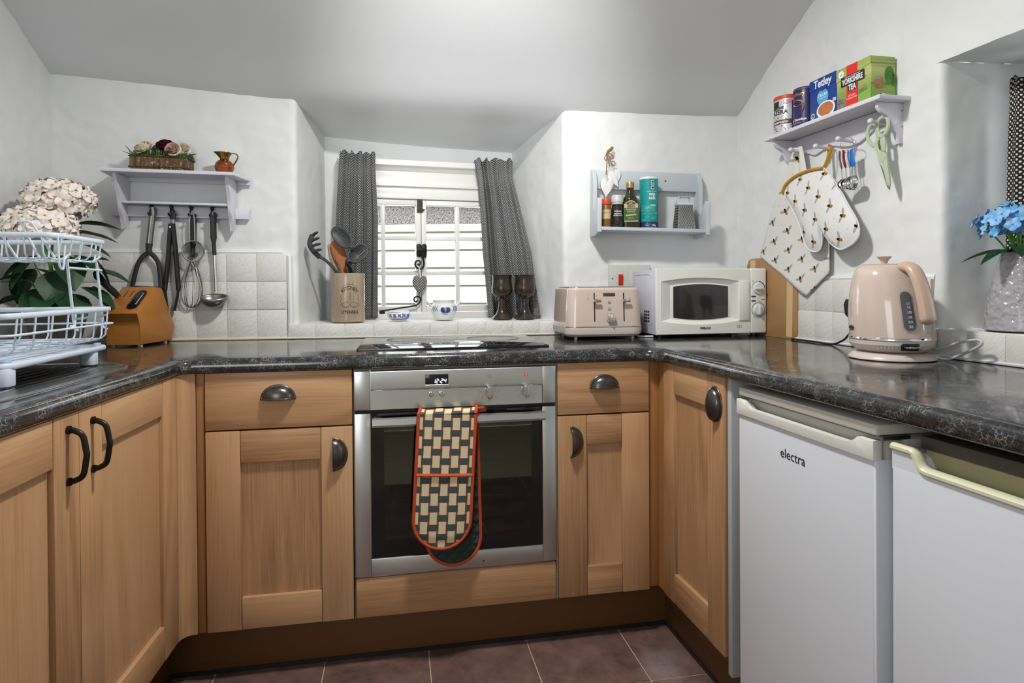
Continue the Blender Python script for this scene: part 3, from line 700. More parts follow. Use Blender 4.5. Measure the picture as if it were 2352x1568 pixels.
def shaker(par, x0, x1, z0, z1, sl=0.092, sr=0.092, rt=0.09, rb=0.09):
    b = MB(); b.box(x0 + sl - 0.006, x1 - sr + 0.006, 0.0115, 0.018, z0 + rb - 0.006, z1 - rt + 0.006)
    d = b.build('door', M_['oakV'], par)
    slab('stile', M_['oakV'], d, x0, x0 + sl, z0, z1); slab('stile', M_['oakV'], d, x1 - sr, x1, z0, z1)
    slab('rail', M_['oakH'], d, x0 + sl + 0.0010, x1 - sr - 0.0010, z1 - rt, z1 - 0.0004, 0.0006); slab('rail', M_['oakH'], d, x0 + sl + 0.0010, x1 - sr - 0.0010, z0 + 0.0004, z0 + rb, 0.0006)
    return d
def cab(name, label, F, x0, x1, depth=0.55, z1=0.868, m='carcase_shade'):
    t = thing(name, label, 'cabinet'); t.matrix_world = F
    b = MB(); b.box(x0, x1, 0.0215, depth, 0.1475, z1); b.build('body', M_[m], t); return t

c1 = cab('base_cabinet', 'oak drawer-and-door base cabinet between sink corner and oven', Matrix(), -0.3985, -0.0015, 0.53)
dr = slab('drawer', M_['oakH'], c1, -0.3973, -0.0028, ZR, Z1); cup(dr, -0.2045, 0.792)
d = shaker(c1, -0.3973, -0.0028, Z0, ZD, 0.090, 0.087); cup(d, -0.055, 0.6255, True)
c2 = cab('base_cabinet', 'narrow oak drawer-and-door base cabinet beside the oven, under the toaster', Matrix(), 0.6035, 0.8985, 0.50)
dr = slab('drawer', M_['oakH'], c2, 0.6045, 0.8995, ZR, Z1); cup(dr, 0.753, 0.790)
d = shaker(c2, 0.6045, 0.8995, Z0, ZD, 0.0915, 0.0885); cup(d, 0.6465, 0.6245, True)
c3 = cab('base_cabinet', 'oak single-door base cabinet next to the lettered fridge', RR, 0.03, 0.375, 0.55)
d = shaker(c3, 0.0288, 0.3802, Z0, Z1, 0.069, 0.0863); cup(d, 0.334, 0.791, True)
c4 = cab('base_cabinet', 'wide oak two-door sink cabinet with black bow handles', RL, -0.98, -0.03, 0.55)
def bow(par, x):
    pts = spline([(x, 0.0, 0.838), (x, -0.012, 0.836), (x, -0.026, 0.826), (x, -0.0315, 0.80), (x, -0.033, 0.79), (x, -0.0315, 0.78), (x, -0.026, 0.752), (x, -0.012, 0.742), (x, 0.0, 0.740)], 5)
    b = MB(); b.tube(pts, [(0.0056, 0.0056)] * len(pts), 10)
    for z in (0.838, 0.740): b.cyl((x, 0.0005, z), (x, -0.005, z), 0.0078, 14)
    return b.build('handle', M_['bronze'], par, label='black bow handle')
d = shaker(c4, -0.5035, -0.0293, Z0, Z1, 0.0862, 0.0853, 0.09); bow(d, -0.457)
d = shaker(c4, -0.979, -0.5047, Z0, Z1, 0.0853, 0.0838, 0.09); bow(d, -0.5437)

# corner posts, fillers, end panel, oven housing, plinths
def cove():
    P0 = RL @ Vector((-0.0285, 0.0, 0)); p = [(P0.x, P0.y)]
    for k in range(1, 8):
        a = PI / 2 * k / 8; p.append((P0.x + 0.0335 * (1 - math.cos(a)), P0.y + 0.030 * math.sin(a)))
    p += [(-0.4225, 0.001), (-0.4225, 0.03), (P0.x - 0.02, 0.03), (P0.x - 0.02, P0.y)]
    b = MB(); b.prism(p[::-1], Z0, Z1, 'z'); return b
tag(cove().build('corner_post', M_['oakV'], smooth=30), 'coved oak corner post between sink cabinet and drawers', 'post')
b = MB(); b.box(-0.4205, -0.400, 0.006, 0.026, Z0, Z1, 0.001); tag(b.build('corner_filler', M_['fillerV']), 'narrow amber oak filler strip by the coved post', 'filler strip')
b = MB(); b.box(0.902, 0.935, 0.010, 0.03, Z0 + 0.004, Z1, 0.001); b.prism([(0.935, 0.03), (0.935, 0.012), (XR + 0.002, -0.028), (XR + 0.02, -0.028), (XR + 0.02, 0.03)], Z0 + 0.004, Z1, 'z'); tag(b.build('corner_filler', M_['fillerV']), 'amber oak filler strip in the corner under the microwave', 'filler strip')
b = MB(); b.box(0.386, 0.404, 0.006, 0.55, 0.11, 0.866, 0.001); o = b.build('end_panel', M_['panel_grey']); o.matrix_world = RR; tag(o, 'pale grey end panel between oak door and fridge', 'panel')
h = thing('oven_housing', 'oak-fronted oven housing with plain panel below the oven', 'cabinet')
b = MB(); b.box(0.0, 0.0016, 0.004, 0.53, 0.1475, 0.868); b.box(0.5985, 0.6028, 0.003, 0.5, 0.1475, 0.868); b.box(0.0, 0.60, 0.004, 0.5, 0.8625, 0.868); b.box(0.0, 0.6, 0.03, 0.5, 0.1475, 0.262); b.build('body', M_['carcase'], h)
slab('panel', M_['oakH'], h, 0.0035, 0.5965, Z0, 0.2625)
p1 = RL @ Vector((-1.2, 0.055, 0)); p2 = RL @ Vector((-0.0, 0.055, 0))
def plinth(label, F, x0, x1, y0):
    t = MB(); t.box(x0, x1, y0, y0 + 0.016, 0.004, 0.146, 0.001); o = t.build('plinth', M_['plinth']); o.matrix_world = F
    tag(o, label, 'plinth'); s = MB(); s.box(x0, x1, y0 - 0.004, y0, 0.0005, 0.012); s.build('seal_strip', M_['black'], o); return o
plinth('dark oak plinth below the oven and drawers', Matrix(), -0.56, 0.995, 0.062)
plinth('dark oak plinth below the sink cabinet doors', RL, -0.99, 0.062, 0.055)
plinth('dark oak plinth below the door beside the fridge', RR, -0.062, 0.404, 0.046)

# ---------------------------------------------------------------- worktop
def isect(a, da, b, db):
    den = da.x * db.y - da.y * db.x; t = ((b.x - a.x) * db.y - (b.y - a.y) * db.x) / den; return a + da * t
v2 = lambda q: Vector((q.x, q.y))
A = v2(RL @ Vector((-1.0, -0.008, 0))); dA = v2(RL.to_3x3() @ Vector((1, 0, 0)))
Bp, dB = Vector((0, -0.012)), Vector((1, 0)); Cp = v2(RR @ Vector((0.0, -0.014, 0))); dC = v2(RR.to_3x3() @ Vector((1, 0, 0)))
k1, k2 = isect(A, dA, Bp, dB), isect(Cp, dC, Bp, dB)
def corner(k, d0, d1, r, n):
    a, b = k - d0 * r, k + d1 * r
    return [(1 - t) ** 2 * a + 2 * t * (1 - t) * k + t * t * b for t in [i / n for i in range(n + 1)]]
path = [A] + [A + (k1 - dA * 0.03 - A) * (i / 8) for i in range(1, 8)] + corner(k1, dA, dB, 0.03, 6)
e0, e1 = path[-1], k2 - dB * 0.075; path += [e0 + (e1 - e0) * (i / 12) for i in range(1, 12)] + corner(k2, dB, dC, 0.075, 10)
e0 = path[-1]; e1 = Cp + dC * 1.55; path += [e0 + (e1 - e0) * (i / 14) for i in range(1, 15)]
nrm = []
for i, p in enumerate(path):
    d0 = (p - path[i - 1]).normalized() if i else (path[1] - p).normalized(); d1 = (path[i + 1] - p).normalized() if i < len(path) - 1 else d0
    m = (Vector((-d0.y, d0.x)) + Vector((-d1.y, d1.x))).normalized(); nrm.append(m / max(0.5, m.dot(Vector((-d0.y, d0.x)))))
wallsW = [(v2(FB @ Vector((0, -0.012, 0))), v2(FB.to_3x3() @ Vector((1, 0, 0)))), (v2(FL @ Vector((0, -0.014, 0))), v2(FL.to_3x3() @ Vector((1, 0, 0)))), (v2(FR @ Vector((0, -0.012, 0))), v2(FR.to_3x3() @ Vector((1, 0, 0))))]
def reach(p, n):
    best = 9
    for q, d in wallsW:
        den = n.x * d.y - n.y * d.x
        if abs(den) > 1e-6:
            t = ((q.x - p.x) * d.y - (q.y - p.y) * d.x) / den
            if 0.3 < t < best: best = t
    return best
prof = [(0.03, 0.868), (0.012, 0.868), (0.005, 0.8695), (0.001, 0.874), (0.0, 0.879), (0.0, 0.886)] + [(0.022 - 0.022 * math.cos(a), 0.886 + 0.022 * math.sin(a)) for a in [PI / 2 * i / 7 for i in range(1, 8)]]
b = MB(); vs = []; NP = len(prof) + 5
for p, n in zip(path, nrm):
    R = reach(p, n); inner = prof[-1][0]
    pr = prof + [(inner + (R - inner) * t, 0.908) for t in (0.25, 0.5, 0.75, 1.0)] + [(R, 0.868)]
    pr = pr + []
    vs += [(p.x + n.x * o, p.y + n.y * o, z) for o, z in pr]
b.add(vs, [(i * NP + j, (i + 1) * NP + j, (i + 1) * NP + j + 1, i * NP + j + 1) for i in range(len(path) - 1) for j in range(NP - 1)] +
      [(i * NP, i * NP + NP - 1, (i + 1) * NP + NP - 1, (i + 1) * NP) for i in range(len(path) - 1)] + [list(range(NP)), list(range((len(path) - 1) * NP, len(path) * NP))])
wt = b.build('worktop', M_['worktop'], smooth=50); tag(wt, 'black marbled laminate worktop running round three sides', 'worktop')
def wear(name, m, a, c, o=0.006, z=0.9022, r=0.0009):
    # a worn pale line where the laminate has rubbed through on the rounded nose
    t = MB(); pts = []
    for i, (p, n) in enumerate(zip(path, nrm)): pts.append(Vector((p.x + n.x * o, p.y + n.y * o, z)))
    seg = [a + (c - a) * k / 14 for k in range(15)]
    t.tube(seg, [r * (0.3 + 0.7 * math.sin(PI * min(1, max(0.02, k / 14))) ** 0.5) for k in range(15)], 6); t.build(name, m, wt)
q = lambda F, x, y, z: F @ Vector((x, y, z))
wear('worn_edge', plain('worn_pink_laminate_core', '#b9837a', 0.5), q(RR, 0.20, -0.0082, 0.9019), q(RR, 0.62, -0.0082, 0.9019))
wear('worn_edge', plain('worn_pale_laminate_core', '#a59b8e', 0.5), q(RL, -0.72, -0.0022, 0.9019), q(RL, -0.12, -0.0022, 0.9019))

# hob
hb = thing('ceramic_hob', 'black glass hob set flush above the oven', 'hob', (0.308, 0.315, 0.908), -0.02)
b = MB(); b.prism(rrect(0.60, 0.43, 0.006), 0.0005, 0.0062, 'z', 0.0018); b.build('glass_plate', M_['hob'], hb)
for x, y, r in ((-0.15, -0.09, 0.09), (0.16, -0.1, 0.07), (-0.15, 0.11, 0.07), (0.16, 0.10, 0.095)):
    t = MB(); t.torus((x, y, 0.0061), r, 0.0005, 56, 6); t.build('ring_mark', M_['grey_ink'], hb)

# ---------------------------------------------------------------- built-in oven
ov = thing('built_in_oven', 'stainless steel single oven with black glass door under the hob', 'oven')
b = MB(); b.prism([(0.02, 0.749), (-0.004, 0.749), (-0.0045, 0.803), (-0.0095, 0.807), (-0.0105, 0.811), (-0.006, 0.858), (-0.003, 0.8612), (0.02, 0.8614)], 0.048, 0.555, 'x'); b.build('control_panel', M_['steelX'], ov, smooth=25)
for x0, x1 in ((0.0028, 0.0468), (0.5562, 0.5972)):
    t = MB(); t.box(x0, x1, -0.006, 0.02, 0.749, 0.8612, 0.002); t.build('panel_end', M_['steelX'], ov)
t = MB(); t.box(0.004, 0.596, 0.006, 0.5, 0.28, 0.855); t.build('cavity_shell', M_['dark'], ov) if False else None
t = MB(); t.box(0.004, 0.596, 0.004, 0.02, 0.735, 0.752); t.build('vent_gap', M_['black_gloss'], ov)
# cavity behind the glass
cv = MB(); cv.add([(0.07, 0.03, 0.34), (0.53, 0.03, 0.34), (0.53, 0.03, 0.71), (0.07, 0.03, 0.71), (0.09, 0.42, 0.36), (0.51, 0.42, 0.36), (0.51, 0.42, 0.69), (0.09, 0.42, 0.69)],
       [(0, 1, 5, 4), (1, 2, 6, 5), (2, 3, 7, 6), (3, 0, 4, 7), (4, 5, 6, 7)]); cv.build('cavity', Mat('dark_enamel', '#3c423e', 0.25), ov)
for z in (0.46, 0.575):
    rk = MB(); rk.tube([(0.08, 0.06, z), (0.52, 0.06, z), (0.52, 0.40, z), (0.08, 0.40, z)], 0.0022, 6, closed=True)
    for k in range(1, 9): rk.cyl((0.08 + 0.049 * k, 0.06, z), (0.08 + 0.049 * k, 0.40, z), 0.0013, 6)
    rk.build('shelf_rack', M_['chrome'], ov)
# door: frame, glass, handle
fr_ = MB()
for x0, x1, z0, z1 in ((0.0028, 0.0475, 0.2685, 0.7385), (0.5565, 0.5972, 0.2685, 0.7385)): fr_.box(x0, x1, -0.004, 0.018, z0, z1, 0.0015)
fr_.box(0.0475, 0.5565, -0.0035, 0.018, 0.2685, 0.3175, 0.0015); od = fr_.build('door', M_['steelZ'], ov)
ed = MB(); ed.tube([(0.0485, -0.0035, 0.735), (0.0485, -0.0035, 0.3185), (0.5555, -0.0035, 0.3185), (0.5555, -0.0035, 0.735)], 0.0011, 6); ed.build('glass_trim', M_['chrome'], od)
g = MB(); x0, x1, z0, z1 = 0.048, 0.556, 0.318, 0.7385; a0, a1, b0, b1 = 0.086, 0.522, 0.368, 0.70
for q4 in ((x0, a0, z0, z1), (a1, x1, z0, z1), (a0, a1, z0, b0), (a0, a1, b1, z1)): g.box(q4[0], q4[1], -0.002, 0.004, q4[2], q4[3])
g.build('glass_border', M_['black_gloss'], od)
g = MB(); g.box(a0, a1, -0.002, 0.001, b0, b1); g.build('glass', M_['oven_glass'], od)
hd = MB(); hd.prism([(-0.030, 0.7045), (-0.046, 0.706), (-0.049, 0.712), (-0.0475, 0.7275), (-0.030, 0.730), (-0.027, 0.718)], 0.054, 0.556, 'x')
for x in (0.068, 0.542): hd.box(x - 0.011, x + 0.011, -0.033, 0.0, 0.709, 0.727, 0.002)
hd.build('handle', M_['steelX'], od, smooth=30)
for x0, x1 in ((0.068, 0.185), (0.445, 0.545)):
    t = MB(); t.box(x0, x1, -0.012, 0.002, 0.7315, 0.7375, 0.001); t.build('vent_slot', M_['black'], od)
# clock, buttons, dials
t = MB(); t.box(0.2055, 0.2715, -0.0108, -0.006, 0.8165, 0.8465, 0.0008); t.build('display', M_['black_gloss'], ov)
t = MB(); t.tube([(0.205, -0.0105, 0.8160), (0.272, -0.0105, 0.8160), (0.272, -0.010, 0.8470), (0.205, -0.010, 0.8470)], 0.0009, 6, closed=True); t.build('display_bezel', M_['steel'], ov)
SEG = {'1': 'bc', '2': 'abged', '4': 'fgbc'}
def digit(b, ch, x, z, w=0.0062, h=0.0115, r=0.00085):
    s = 0.0016; P = {'tl': (x + s, z + h), 'tr': (x + w + s, z + h), 'ml': (x + s / 2, z + h / 2), 'mr': (x + w + s / 2, z + h / 2), 'bl': (x, z), 'br': (x + w, z)}
    for c in SEG[ch]:
        i, j = {'a': ('tl', 'tr'), 'b': ('tr', 'mr'), 'c': ('mr', 'br'), 'd': ('bl', 'br'), 'e': ('ml', 'bl'), 'f': ('tl', 'ml'), 'g': ('ml', 'mr')}[c]
        p, qq = Vector(P[i]), Vector(P[j]); dd = (qq - p).normalized() * 0.001; b.tube([(p.x + dd.x, -0.0112, p.y + dd.y), (qq.x - dd.x, -0.0112, qq.y - dd.y)], r, 6)
t = MB(); x = 0.2265
for ch in '12:24':
    if ch == ':':
        for z in (0.8245, 0.8295): t.ball((x + 0.001, -0.0112, z), 0.0008, 6, 4)
        x += 0.004
    else: digit(t, ch, x, 0.8215); x += 0.0092
t.build('clock_digits', M_['led'], ov)
for x, r in ((0.2235, 0.0062), (0.2525, 0.0062)):
    t = MB(); t.lathe([(0.0085, 0), (0.0085, 0.003), (0.0066, 0.0036), (0.0062, 0.004), (0.0060, 0.009 if x < 0.24 else 0.021), (0.0050, 0.0105 if x < 0.24 else 0.0225), (0, 0.0108 if x < 0.24 else 0.0228)], 24, Matrix.Translation((x, -0.0045, 0.789)) @ Matrix.Rotation(PI / 2, 4, 'X'))
    t.build('button', M_['steel'], ov)
for x, z in ((0.3935, 0.7905), (0.5045, 0.7905)):
    t = MB(); t.cyl((x, -0.004, z), (x, -0.008, z), 0.0135, 24); t.prism(rrect(0.0165, 0.0385, 0.007, cx=x, cy=z), -0.03, -0.007, 'y', 0.004, 3); t.build('control_knob', M_['steel'], ov)
    t = MB()
    for k in range(8):
        a = PI / 2 + 2 * PI * k / 8
        if k == 0: continue
        cx, cz = x + 0.0285 * math.cos(a), z + 0.0265 * math.sin(a); yy = -0.0052 if cz < 0.805 else -0.0112
        if x < 0.45: t.tube([(cx - .0025, yy, cz - .0025), (cx + .0025, yy, cz - .0025), (cx + .0025, yy, cz + .0025), (cx - .0025, yy, cz + .0025)], 0.0004, 4, closed=True)
        else: t.tube([(cx - .003, yy, cz), (cx + .003, yy, cz)], 0.0006, 4)
    t.build('dial_marks', M_['grey_ink'], ov)
t = MB(); t.tube([(0.3895, -0.0092, 0.832), (0.3985, -0.0092, 0.832), (0.3985, -0.0086, 0.841), (0.3895, -0.0086, 0.841)], 0.0006, 4, closed=True); t.build('function_symbol', M_['grey_ink'], ov)
t = MB(); t.box(0.5005, 0.5095, -0.0098, -0.007, 0.8335, 0.8425); t.build('heat_lamp', M_['lamp_red'], ov)
t = MB(); t.box(0.504, 0.506, -0.0102, -0.0095, 0.8355, 0.841); t.build('heat_symbol', M_['white_ink'], ov)
part_box('door_badge', M_['ink'], od, 0.372, 0.376, -0.0042, -0.003, 0.283, 0.288, bev=0)

# ---------------------------------------------------------------- under-counter fridges
f1 = thing('fridge', 'white under-counter fridge with black lettering and scooped handle', 'fridge'); f1.matrix_world = RR
b = MB(); b.box(0.445, 0.883, 0.062, 0.55, 0.03, 0.825, 0.004); b.build('body', M_['fridge_grey'], f1)
b = MB(); b.box(0.4435, 0.8805, 0.002, 0.56, 0.8325, 0.8525, 0.004); b.build('lid', M_['fridge_grey'], f1)
b = MB(); b.prism([(0.4395, 0.04), (0.876, 0.04), (0.876, 0.788), (0.4395, 0.788)], 0.004, 0.060, 'y', 0.006, 3); dd = b.build('door', M_['enamel'], f1)
def scoop(x0, x1, zt, zb, dip, e0, e1):
    top = [(x0, zt), (x0 + e0, zt)] + bez((x0 + e0, zt), (x0 + e0 + 0.012, zt), (x0 + e0 + 0.008, zt - dip), (x0 + e0 + 0.03, zt - dip), 6)[1:] + bez((x1 - e1 - 0.03, zt - dip), (x1 - e1 - 0.008, zt - dip), (x1 - e1 - 0.012, zt), (x1 - e1, zt), 6) + [(x1, zt)]
    return top + [(x1, zb), (x0, zb)]
b = MB(); b.prism(scoop(0.4385, 0.877, 0.8235, 0.787, 0.017, 0.026, 0.036)[::-1], -0.002, 0.018, 'y', 0.003); b.build('handle_trim', M_['fridge_trim'], dd)
b = MB(); b.box(0.442, 0.874, 0.030, 0.058, 0.786, 0.8235, 0.002); b.build('handle_recess', M_['fridge_grey'], dd)
t = MB(); t.box(0.868, 0.884, 0.012, 0.07, 0.8245, 0.832, 0.001); t.build('hinge', M_['steel_dull'], f1)
text('lettering', 'electra', 0.030, M_['ink'], dd, (0.646, 0.0035, 0.7335), extra=0.0)
t = MB(); t.ball((0.6075, 0.0035, 0.7325), (0.0025, 0.0006, 0.002), 8, 6); t.build('logo_dot', M_['ink'], dd)
f2 = thing('fridge', 'older white under-counter fridge with yellowed cream handle', 'fridge'); f2.matrix_world = RR
b = MB(); b.box(0.918, 1.44, 0.07, 0.56, 0.03, 0.812, 0.004); b.build('body', M_['enamel'], f2)
b = MB(); b.box(0.945, 1.44, 0.03, 0.56, 0.826, 0.848, 0.003); b.build('lid', M_['lid_dark'], f2)
b = MB(); b.box(0.9125, 1.445, 0.004, 0.062, 0.04, 0.7925, 0.004, 3); dd = b.build('door', M_['enamel'], f2)
b = MB(); b.prism([(0.913, 0.785), (0.988, 0.785), (0.975, 0.794), (0.962, 0.814), (0.953, 0.819), (0.913, 0.819)], 0.0042, 0.062, 'y'); b.build('door_corner', M_['enamel'], dd, smooth=20)
b = MB(); tp = scoop(0.9125, 1.445, 0.8235, 0.04, 0.027, 0.04, 0.04)[:-2]; b.tube([(x, 0.010, z) for x, z in tp], [(0.0075, 0.011)] * len(tp), 10, flat=(0, 0, 1)); b.build('handle_trim', M_['cream_trim'], dd)
b = MB(); b.box(0.952, 1.40, 0.034, 0.066, 0.79, 0.826, 0.002); b.build('handle_recess', M_['cream_dark'], dd)
# ---------------------------------------------------------------- sink end of the worktop
sk = thing('sink_drainer', 'stainless steel sink with ribbed drainer under the dish rack', 'sink'); sk.matrix_world = RL @ T(-0.545, 0.29, 0.908)
o = rrect(0.95, 0.455, 0.135, 10); b = MB(); b.tube([(x, y, 0.0016) for x, y in o], [(0.0030, 0.008)] * len(o), 10, closed=True, flat=(0, 0, 1)); b.build('rim', M_['steel'], sk)
b = MB(); b.prism(rrect(0.945, 0.45, 0.132, 10), 0.0006, 0.0014, 'z'); b.build('drainer', M_['steel_dull'], sk)
for k in range(11):
    y = -0.165 + 0.03 * k; w = 0.46 - 0.10 * abs(k - 5) / 5
    t = MB(); t.tube([(0.42 - 0.46 * i / 10 - (0.03 * abs(k - 5) / 5), y, 0.0012) for i in range(11)], [(0.0018, 0.0085 * min(1, 0.2 + i * 0.4, 0.2 + (10 - i) * 0.4)) for i in range(11)], 8, flat=(0, 0, 1)); t.build('rib', M_['steel'], sk)
b = MB(); b.torus((-0.05, -0.155, 0.002), 0.028, 0.004, 28, 8); b.build('overflow_ring', M_['steel'], sk)

# two-tier dish rack
dk = thing('dish_rack', 'white two-tier wire dish rack standing on the drainer', 'dish rack', (-0.79, -0.27, 0.9105))
ox, oy, oz = -0.79, -0.27, 0.9105
def L3(x, y, z): return (x - ox, y - oy, z - oz)
def rloop(x0, x1, y0, y1, z, r=0.03, n=5): return [L3(x, y, z) for x, y in rrect(x1 - x0, y1 - y0, r, n, (x0 + x1) / 2, (y0 + y1) / 2)]
def rounded_slab(b, x0, x1, y0, y1, z0, z1, r=0.03): b.prism([(x - ox, y - oy) for x, y in rrect(x1 - x0, y1 - y0, r, 5, (x0 + x1) / 2, (y0 + y1) / 2)], z0 - oz, z1 - oz, 'z', 0.002)
b = MB(); rounded_slab(b, -0.965, -0.613, -0.492, -0.055, 0.946, 0.950); b.tube(rloop(-0.965, -0.613, -0.492, -0.055, 0.9525), [(0.0065, 0.003)] * 24, 8, closed=True, flat=(0, 0, 1)); tr = b.build('drip_tray', M_['rack_tray'], dk)
for x in (-0.632, -0.945):
    for y in (-0.472, -0.122):
        t = MB(); t.prism(rrect(0.036, 0.036, 0.012, 4, x - ox, y - oy), 0.003, 0.0375, 'z', 0.002); lg = t.build('leg', M_['rack_tray'], dk)
        t = MB(); t.prism(rrect(0.034, 0.034, 0.012, 4, x - ox, y - oy), 0.0, 0.0035, 'z'); t.build('foot_pad', M_['black'], lg)
for x, y in ((-0.628, -0.468), (-0.628, -0.085), (-0.95, -0.468), (-0.95, -0.085)):
    t = MB(); t.prism(rrect(0.012, 0.022, 0.004, 3, x - ox, y - oy), 0.0385, 0.054, 'z', 0.002); t.build('tray_clip', plain('translucent_blue_clip', '#9fb2e0', 0.3) if 'clipm' not in M_ else M_['clipm'], dk)
def basket(name, x0, x1, y0, y1, zt, zb, band, nx, ny, inset=0.022, midz=None):
    g = MB(); lp = rloop(x0, x1, y0, y1, zt - band / 2, 0.02); g.tube(lp, [(0.0022, band / 2)] * len(lp), 8, closed=True, flat=(1, 0, 0))
    bk = g.build(name, M_['rack'], dk)
    wires = MB(); r = 0.0021
    def side(p, q):
        wires.tube([L3(*p), L3(p[0] + (q[0] - p[0]) * 0.25, p[1] + (q[1] - p[1]) * 0.25, zb + 0.012), L3(p[0] + (q[0] - p[0]) * 0.45, p[1] + (q[1] - p[1]) * 0.45, zb + 0.002), L3(q[0], q[1], zb)], r, 6)
    for k in range(nx):
        x = x0 + 0.025 + (x1 - x0 - 0.05) * k / (nx - 1)
        wires.tube([L3(x, y0, zt - band), L3(x, y0 + 0.006, zb + 0.012), L3(x, y0 + 0.016, zb + 0.001), L3(x, y0 + 0.03, zb), L3(x, y1 - 0.03, zb), L3(x, y1 - 0.016, zb + 0.001), L3(x, y1 - 0.006, zb + 0.012), L3(x, y1, zt - band)], r, 6)
    for k in range(ny):
        y = y0 + 0.03 + (y1 - y0 - 0.06) * k / (ny - 1)
        wires.tube([L3(x1, y, zt - band), L3(x1 - 0.006, y, zb + 0.012), L3(x1 - 0.016, y, zb + 0.003), L3(x1 - 0.03, y, zb + 0.002), L3(x0 + 0.03, y, zb + 0.002), L3(x0 + 0.016, y, zb + 0.003), L3(x0 + 0.006, y, zb + 0.012), L3(x0, y, zt - band)], r, 6)
    wires.build('basket_wires', M_['rack'], bk)
    if midz:
        q = MB(); q.tube(rloop(x0 - 0.004, x1 + 0.004, y0 - 0.004, y1 + 0.004, midz, 0.02), 0.0026, 8, closed=True); q.build('guard_wire', M_['rack'], bk)
    return bk
bk1 = basket('lower_basket', -0.975, -0.612, -0.49, -0.032, 1.056, 0.972, 0.012, 6, 7, midz=1.0125)
bk2 = basket('upper_basket', -0.96, -0.622, -0.297, -0.040, 1.229, 1.171, 0.012, 9, 5)
for x in (-0.6255, -0.962):
    t = MB()
    for (ya, za, yb, zb_) in ((-0.236, 1.168, -0.206, 1.018), (-0.088, 1.166, -0.056, 1.012)):
        t.tube([L3(x, ya - 0.012, 1.172), L3(x, ya - 0.004, 1.1725), L3(x, ya, za), L3(x, yb, zb_), L3(x, yb - 0.003, zb_ - 0.005)], 0.0034, 8)
        t.cyl(L3(x - 0.006, yb - 0.006, zb_ - 0.002), L3(x + 0.012, yb - 0.004, zb_ - 0.014), 0.003, 8); t.cyl(L3(x - 0.004, ya - 0.014, 1.170), L3(x + 0.010, ya - 0.004, 1.184), 0.003, 8)
    t.tube([L3(x, -0.230, 1.152), L3(x, -0.062, 1.150)], 0.003, 8); t.tube([L3(x, -0.212, 1.031), L3(x, -0.036, 1.034)], 0.003, 8); t.build('side_frame', M_['rack'], dk)
t = MB(); t.tube(spline([L3(-0.622, -0.282, 1.222), L3(-0.622, -0.278, 1.165), L3(-0.622, -0.270, 1.150), L3(-0.622, -0.260, 1.150), L3(-0.622, -0.254, 1.172), L3(-0.622, -0.236, 1.176)], 5), 0.0026, 8); t.build('cup_hook', M_['rack'], bk2)
for x in (-0.672, -0.748, -0.824, -0.90):
    t = MB(); t.tube(spline([L3(x + 0.038, -0.270, 1.173), L3(x + 0.010, -0.292, 1.238), L3(x + 0.004, -0.296, 1.250), L3(x - 0.006, -0.297, 1.252), L3(x - 0.013, -0.296, 1.244), L3(x + 0.012, -0.280, 1.173)], 5), 0.0026, 8); t.build('plate_loop', M_['rack'], bk2)

# ---------------------------------------------------------------- hydrangea in a pot
def leaf_mesh(name, m, l, w, droop=0.25, fold=0.35, n=7, serr=0.0):
    def f(u, v):
        t = u; hw = w / 2 * math.sin(PI * min(1, t ** 0.75)) ** 0.9 * (1 + serr * math.sin(t * 60)); s = 2 * v - 1
        return (s * hw * math.cos(fold), l * t, abs(s) * hw * math.sin(fold) - droop * l * t * t)
    b = MB(); b.grid(f, n if not serr else 26, 6); return b.mesh(name, m, 70)
def floret_mesh(name, mats, r, cup=0.25, n=4, pt=0.0):
    b = MB()
    for k in range(n):
        a = 2 * PI * k / n + 0.2
        def f(u, v):
            t = u; s = 2 * v - 1; rad = r * (0.12 + 0.88 * t); hw = r * 0.52 * math.sin(PI * (0.12 + 0.76 * t)) * (1 - pt * t)
            x, y, z = rad, s * hw, cup * r * (t * t) - 0.12 * r * s * s
            return (x * math.cos(a) - y * math.sin(a), x * math.sin(a) + y * math.cos(a), z + 0.001 * (k % 2))
        b.grid(f, 4, 4)
    b.ball((0, 0, 0.001), r * 0.1, 6, 4, mi=1); return b.mesh(name, mats, 60)
def aim(o, d, spin=0.0):
    o.rotation_mode = 'QUATERNION'; o.rotation_quaternion = Vector(d).to_track_quat('Z', 'Y') @ Matrix.Rotation(spin, 3, 'Z').to_quaternion()
def leaf(par, me, p, az, el, name='leaf', roll=0.0):
    o = put(name, me, par, p); o.rotation_euler = (el, roll, az); return o
hy = thing('potted_hydrangea', 'blush white hydrangea in a brown pot behind the dish rack', 'plant', (-0.95, 0.40, 0.9085))
b = MB(); b.lathe([(0, 0.0), (0.058, 0.0), (0.062, 0.004), (0.088, 0.128), (0.094, 0.130), (0.096, 0.146), (0.088, 0.147), (0.084, 0.13), (0, 0.125)], 40); b.build('pot', M_['pot'], hy)
b = MB(); b.lathe([(0, 0.126), (0.084, 0.13)], 30); b.build('soil', plain('dark_soil', '#241c16', 0.95), hy)
st = MB()
st.tube(spline([(0.01, -0.03, 0.12), (0.0, -0.03, 0.25), (0.0, -0.02, 0.36), (0.0, 0.0, 0.45)], 5), 0.0058, 8); st.tube(spline([(0.02, -0.01, 0.12), (0.01, -0.05, 0.26), (-0.01, -0.055, 0.34)], 5), 0.005, 8)
for z in (0.17, 0.205, 0.24): st.torus((0.003, -0.03, z), 0.006, 0.0012, 12, 6)
for p in (((0.0, -0.03, 0.215), (-0.018, -0.045, 0.235), (-0.036, -0.05, 0.275)), ((0.0, -0.03, 0.215), (0.022, -0.045, 0.235), (0.038, -0.05, 0.27)), ((-0.05, -0.02, 0.2), (-0.06, -0.03, 0.22), (-0.085, -0.03, 0.225))): st.tube(spline(p, 4), 0.0026, 6)
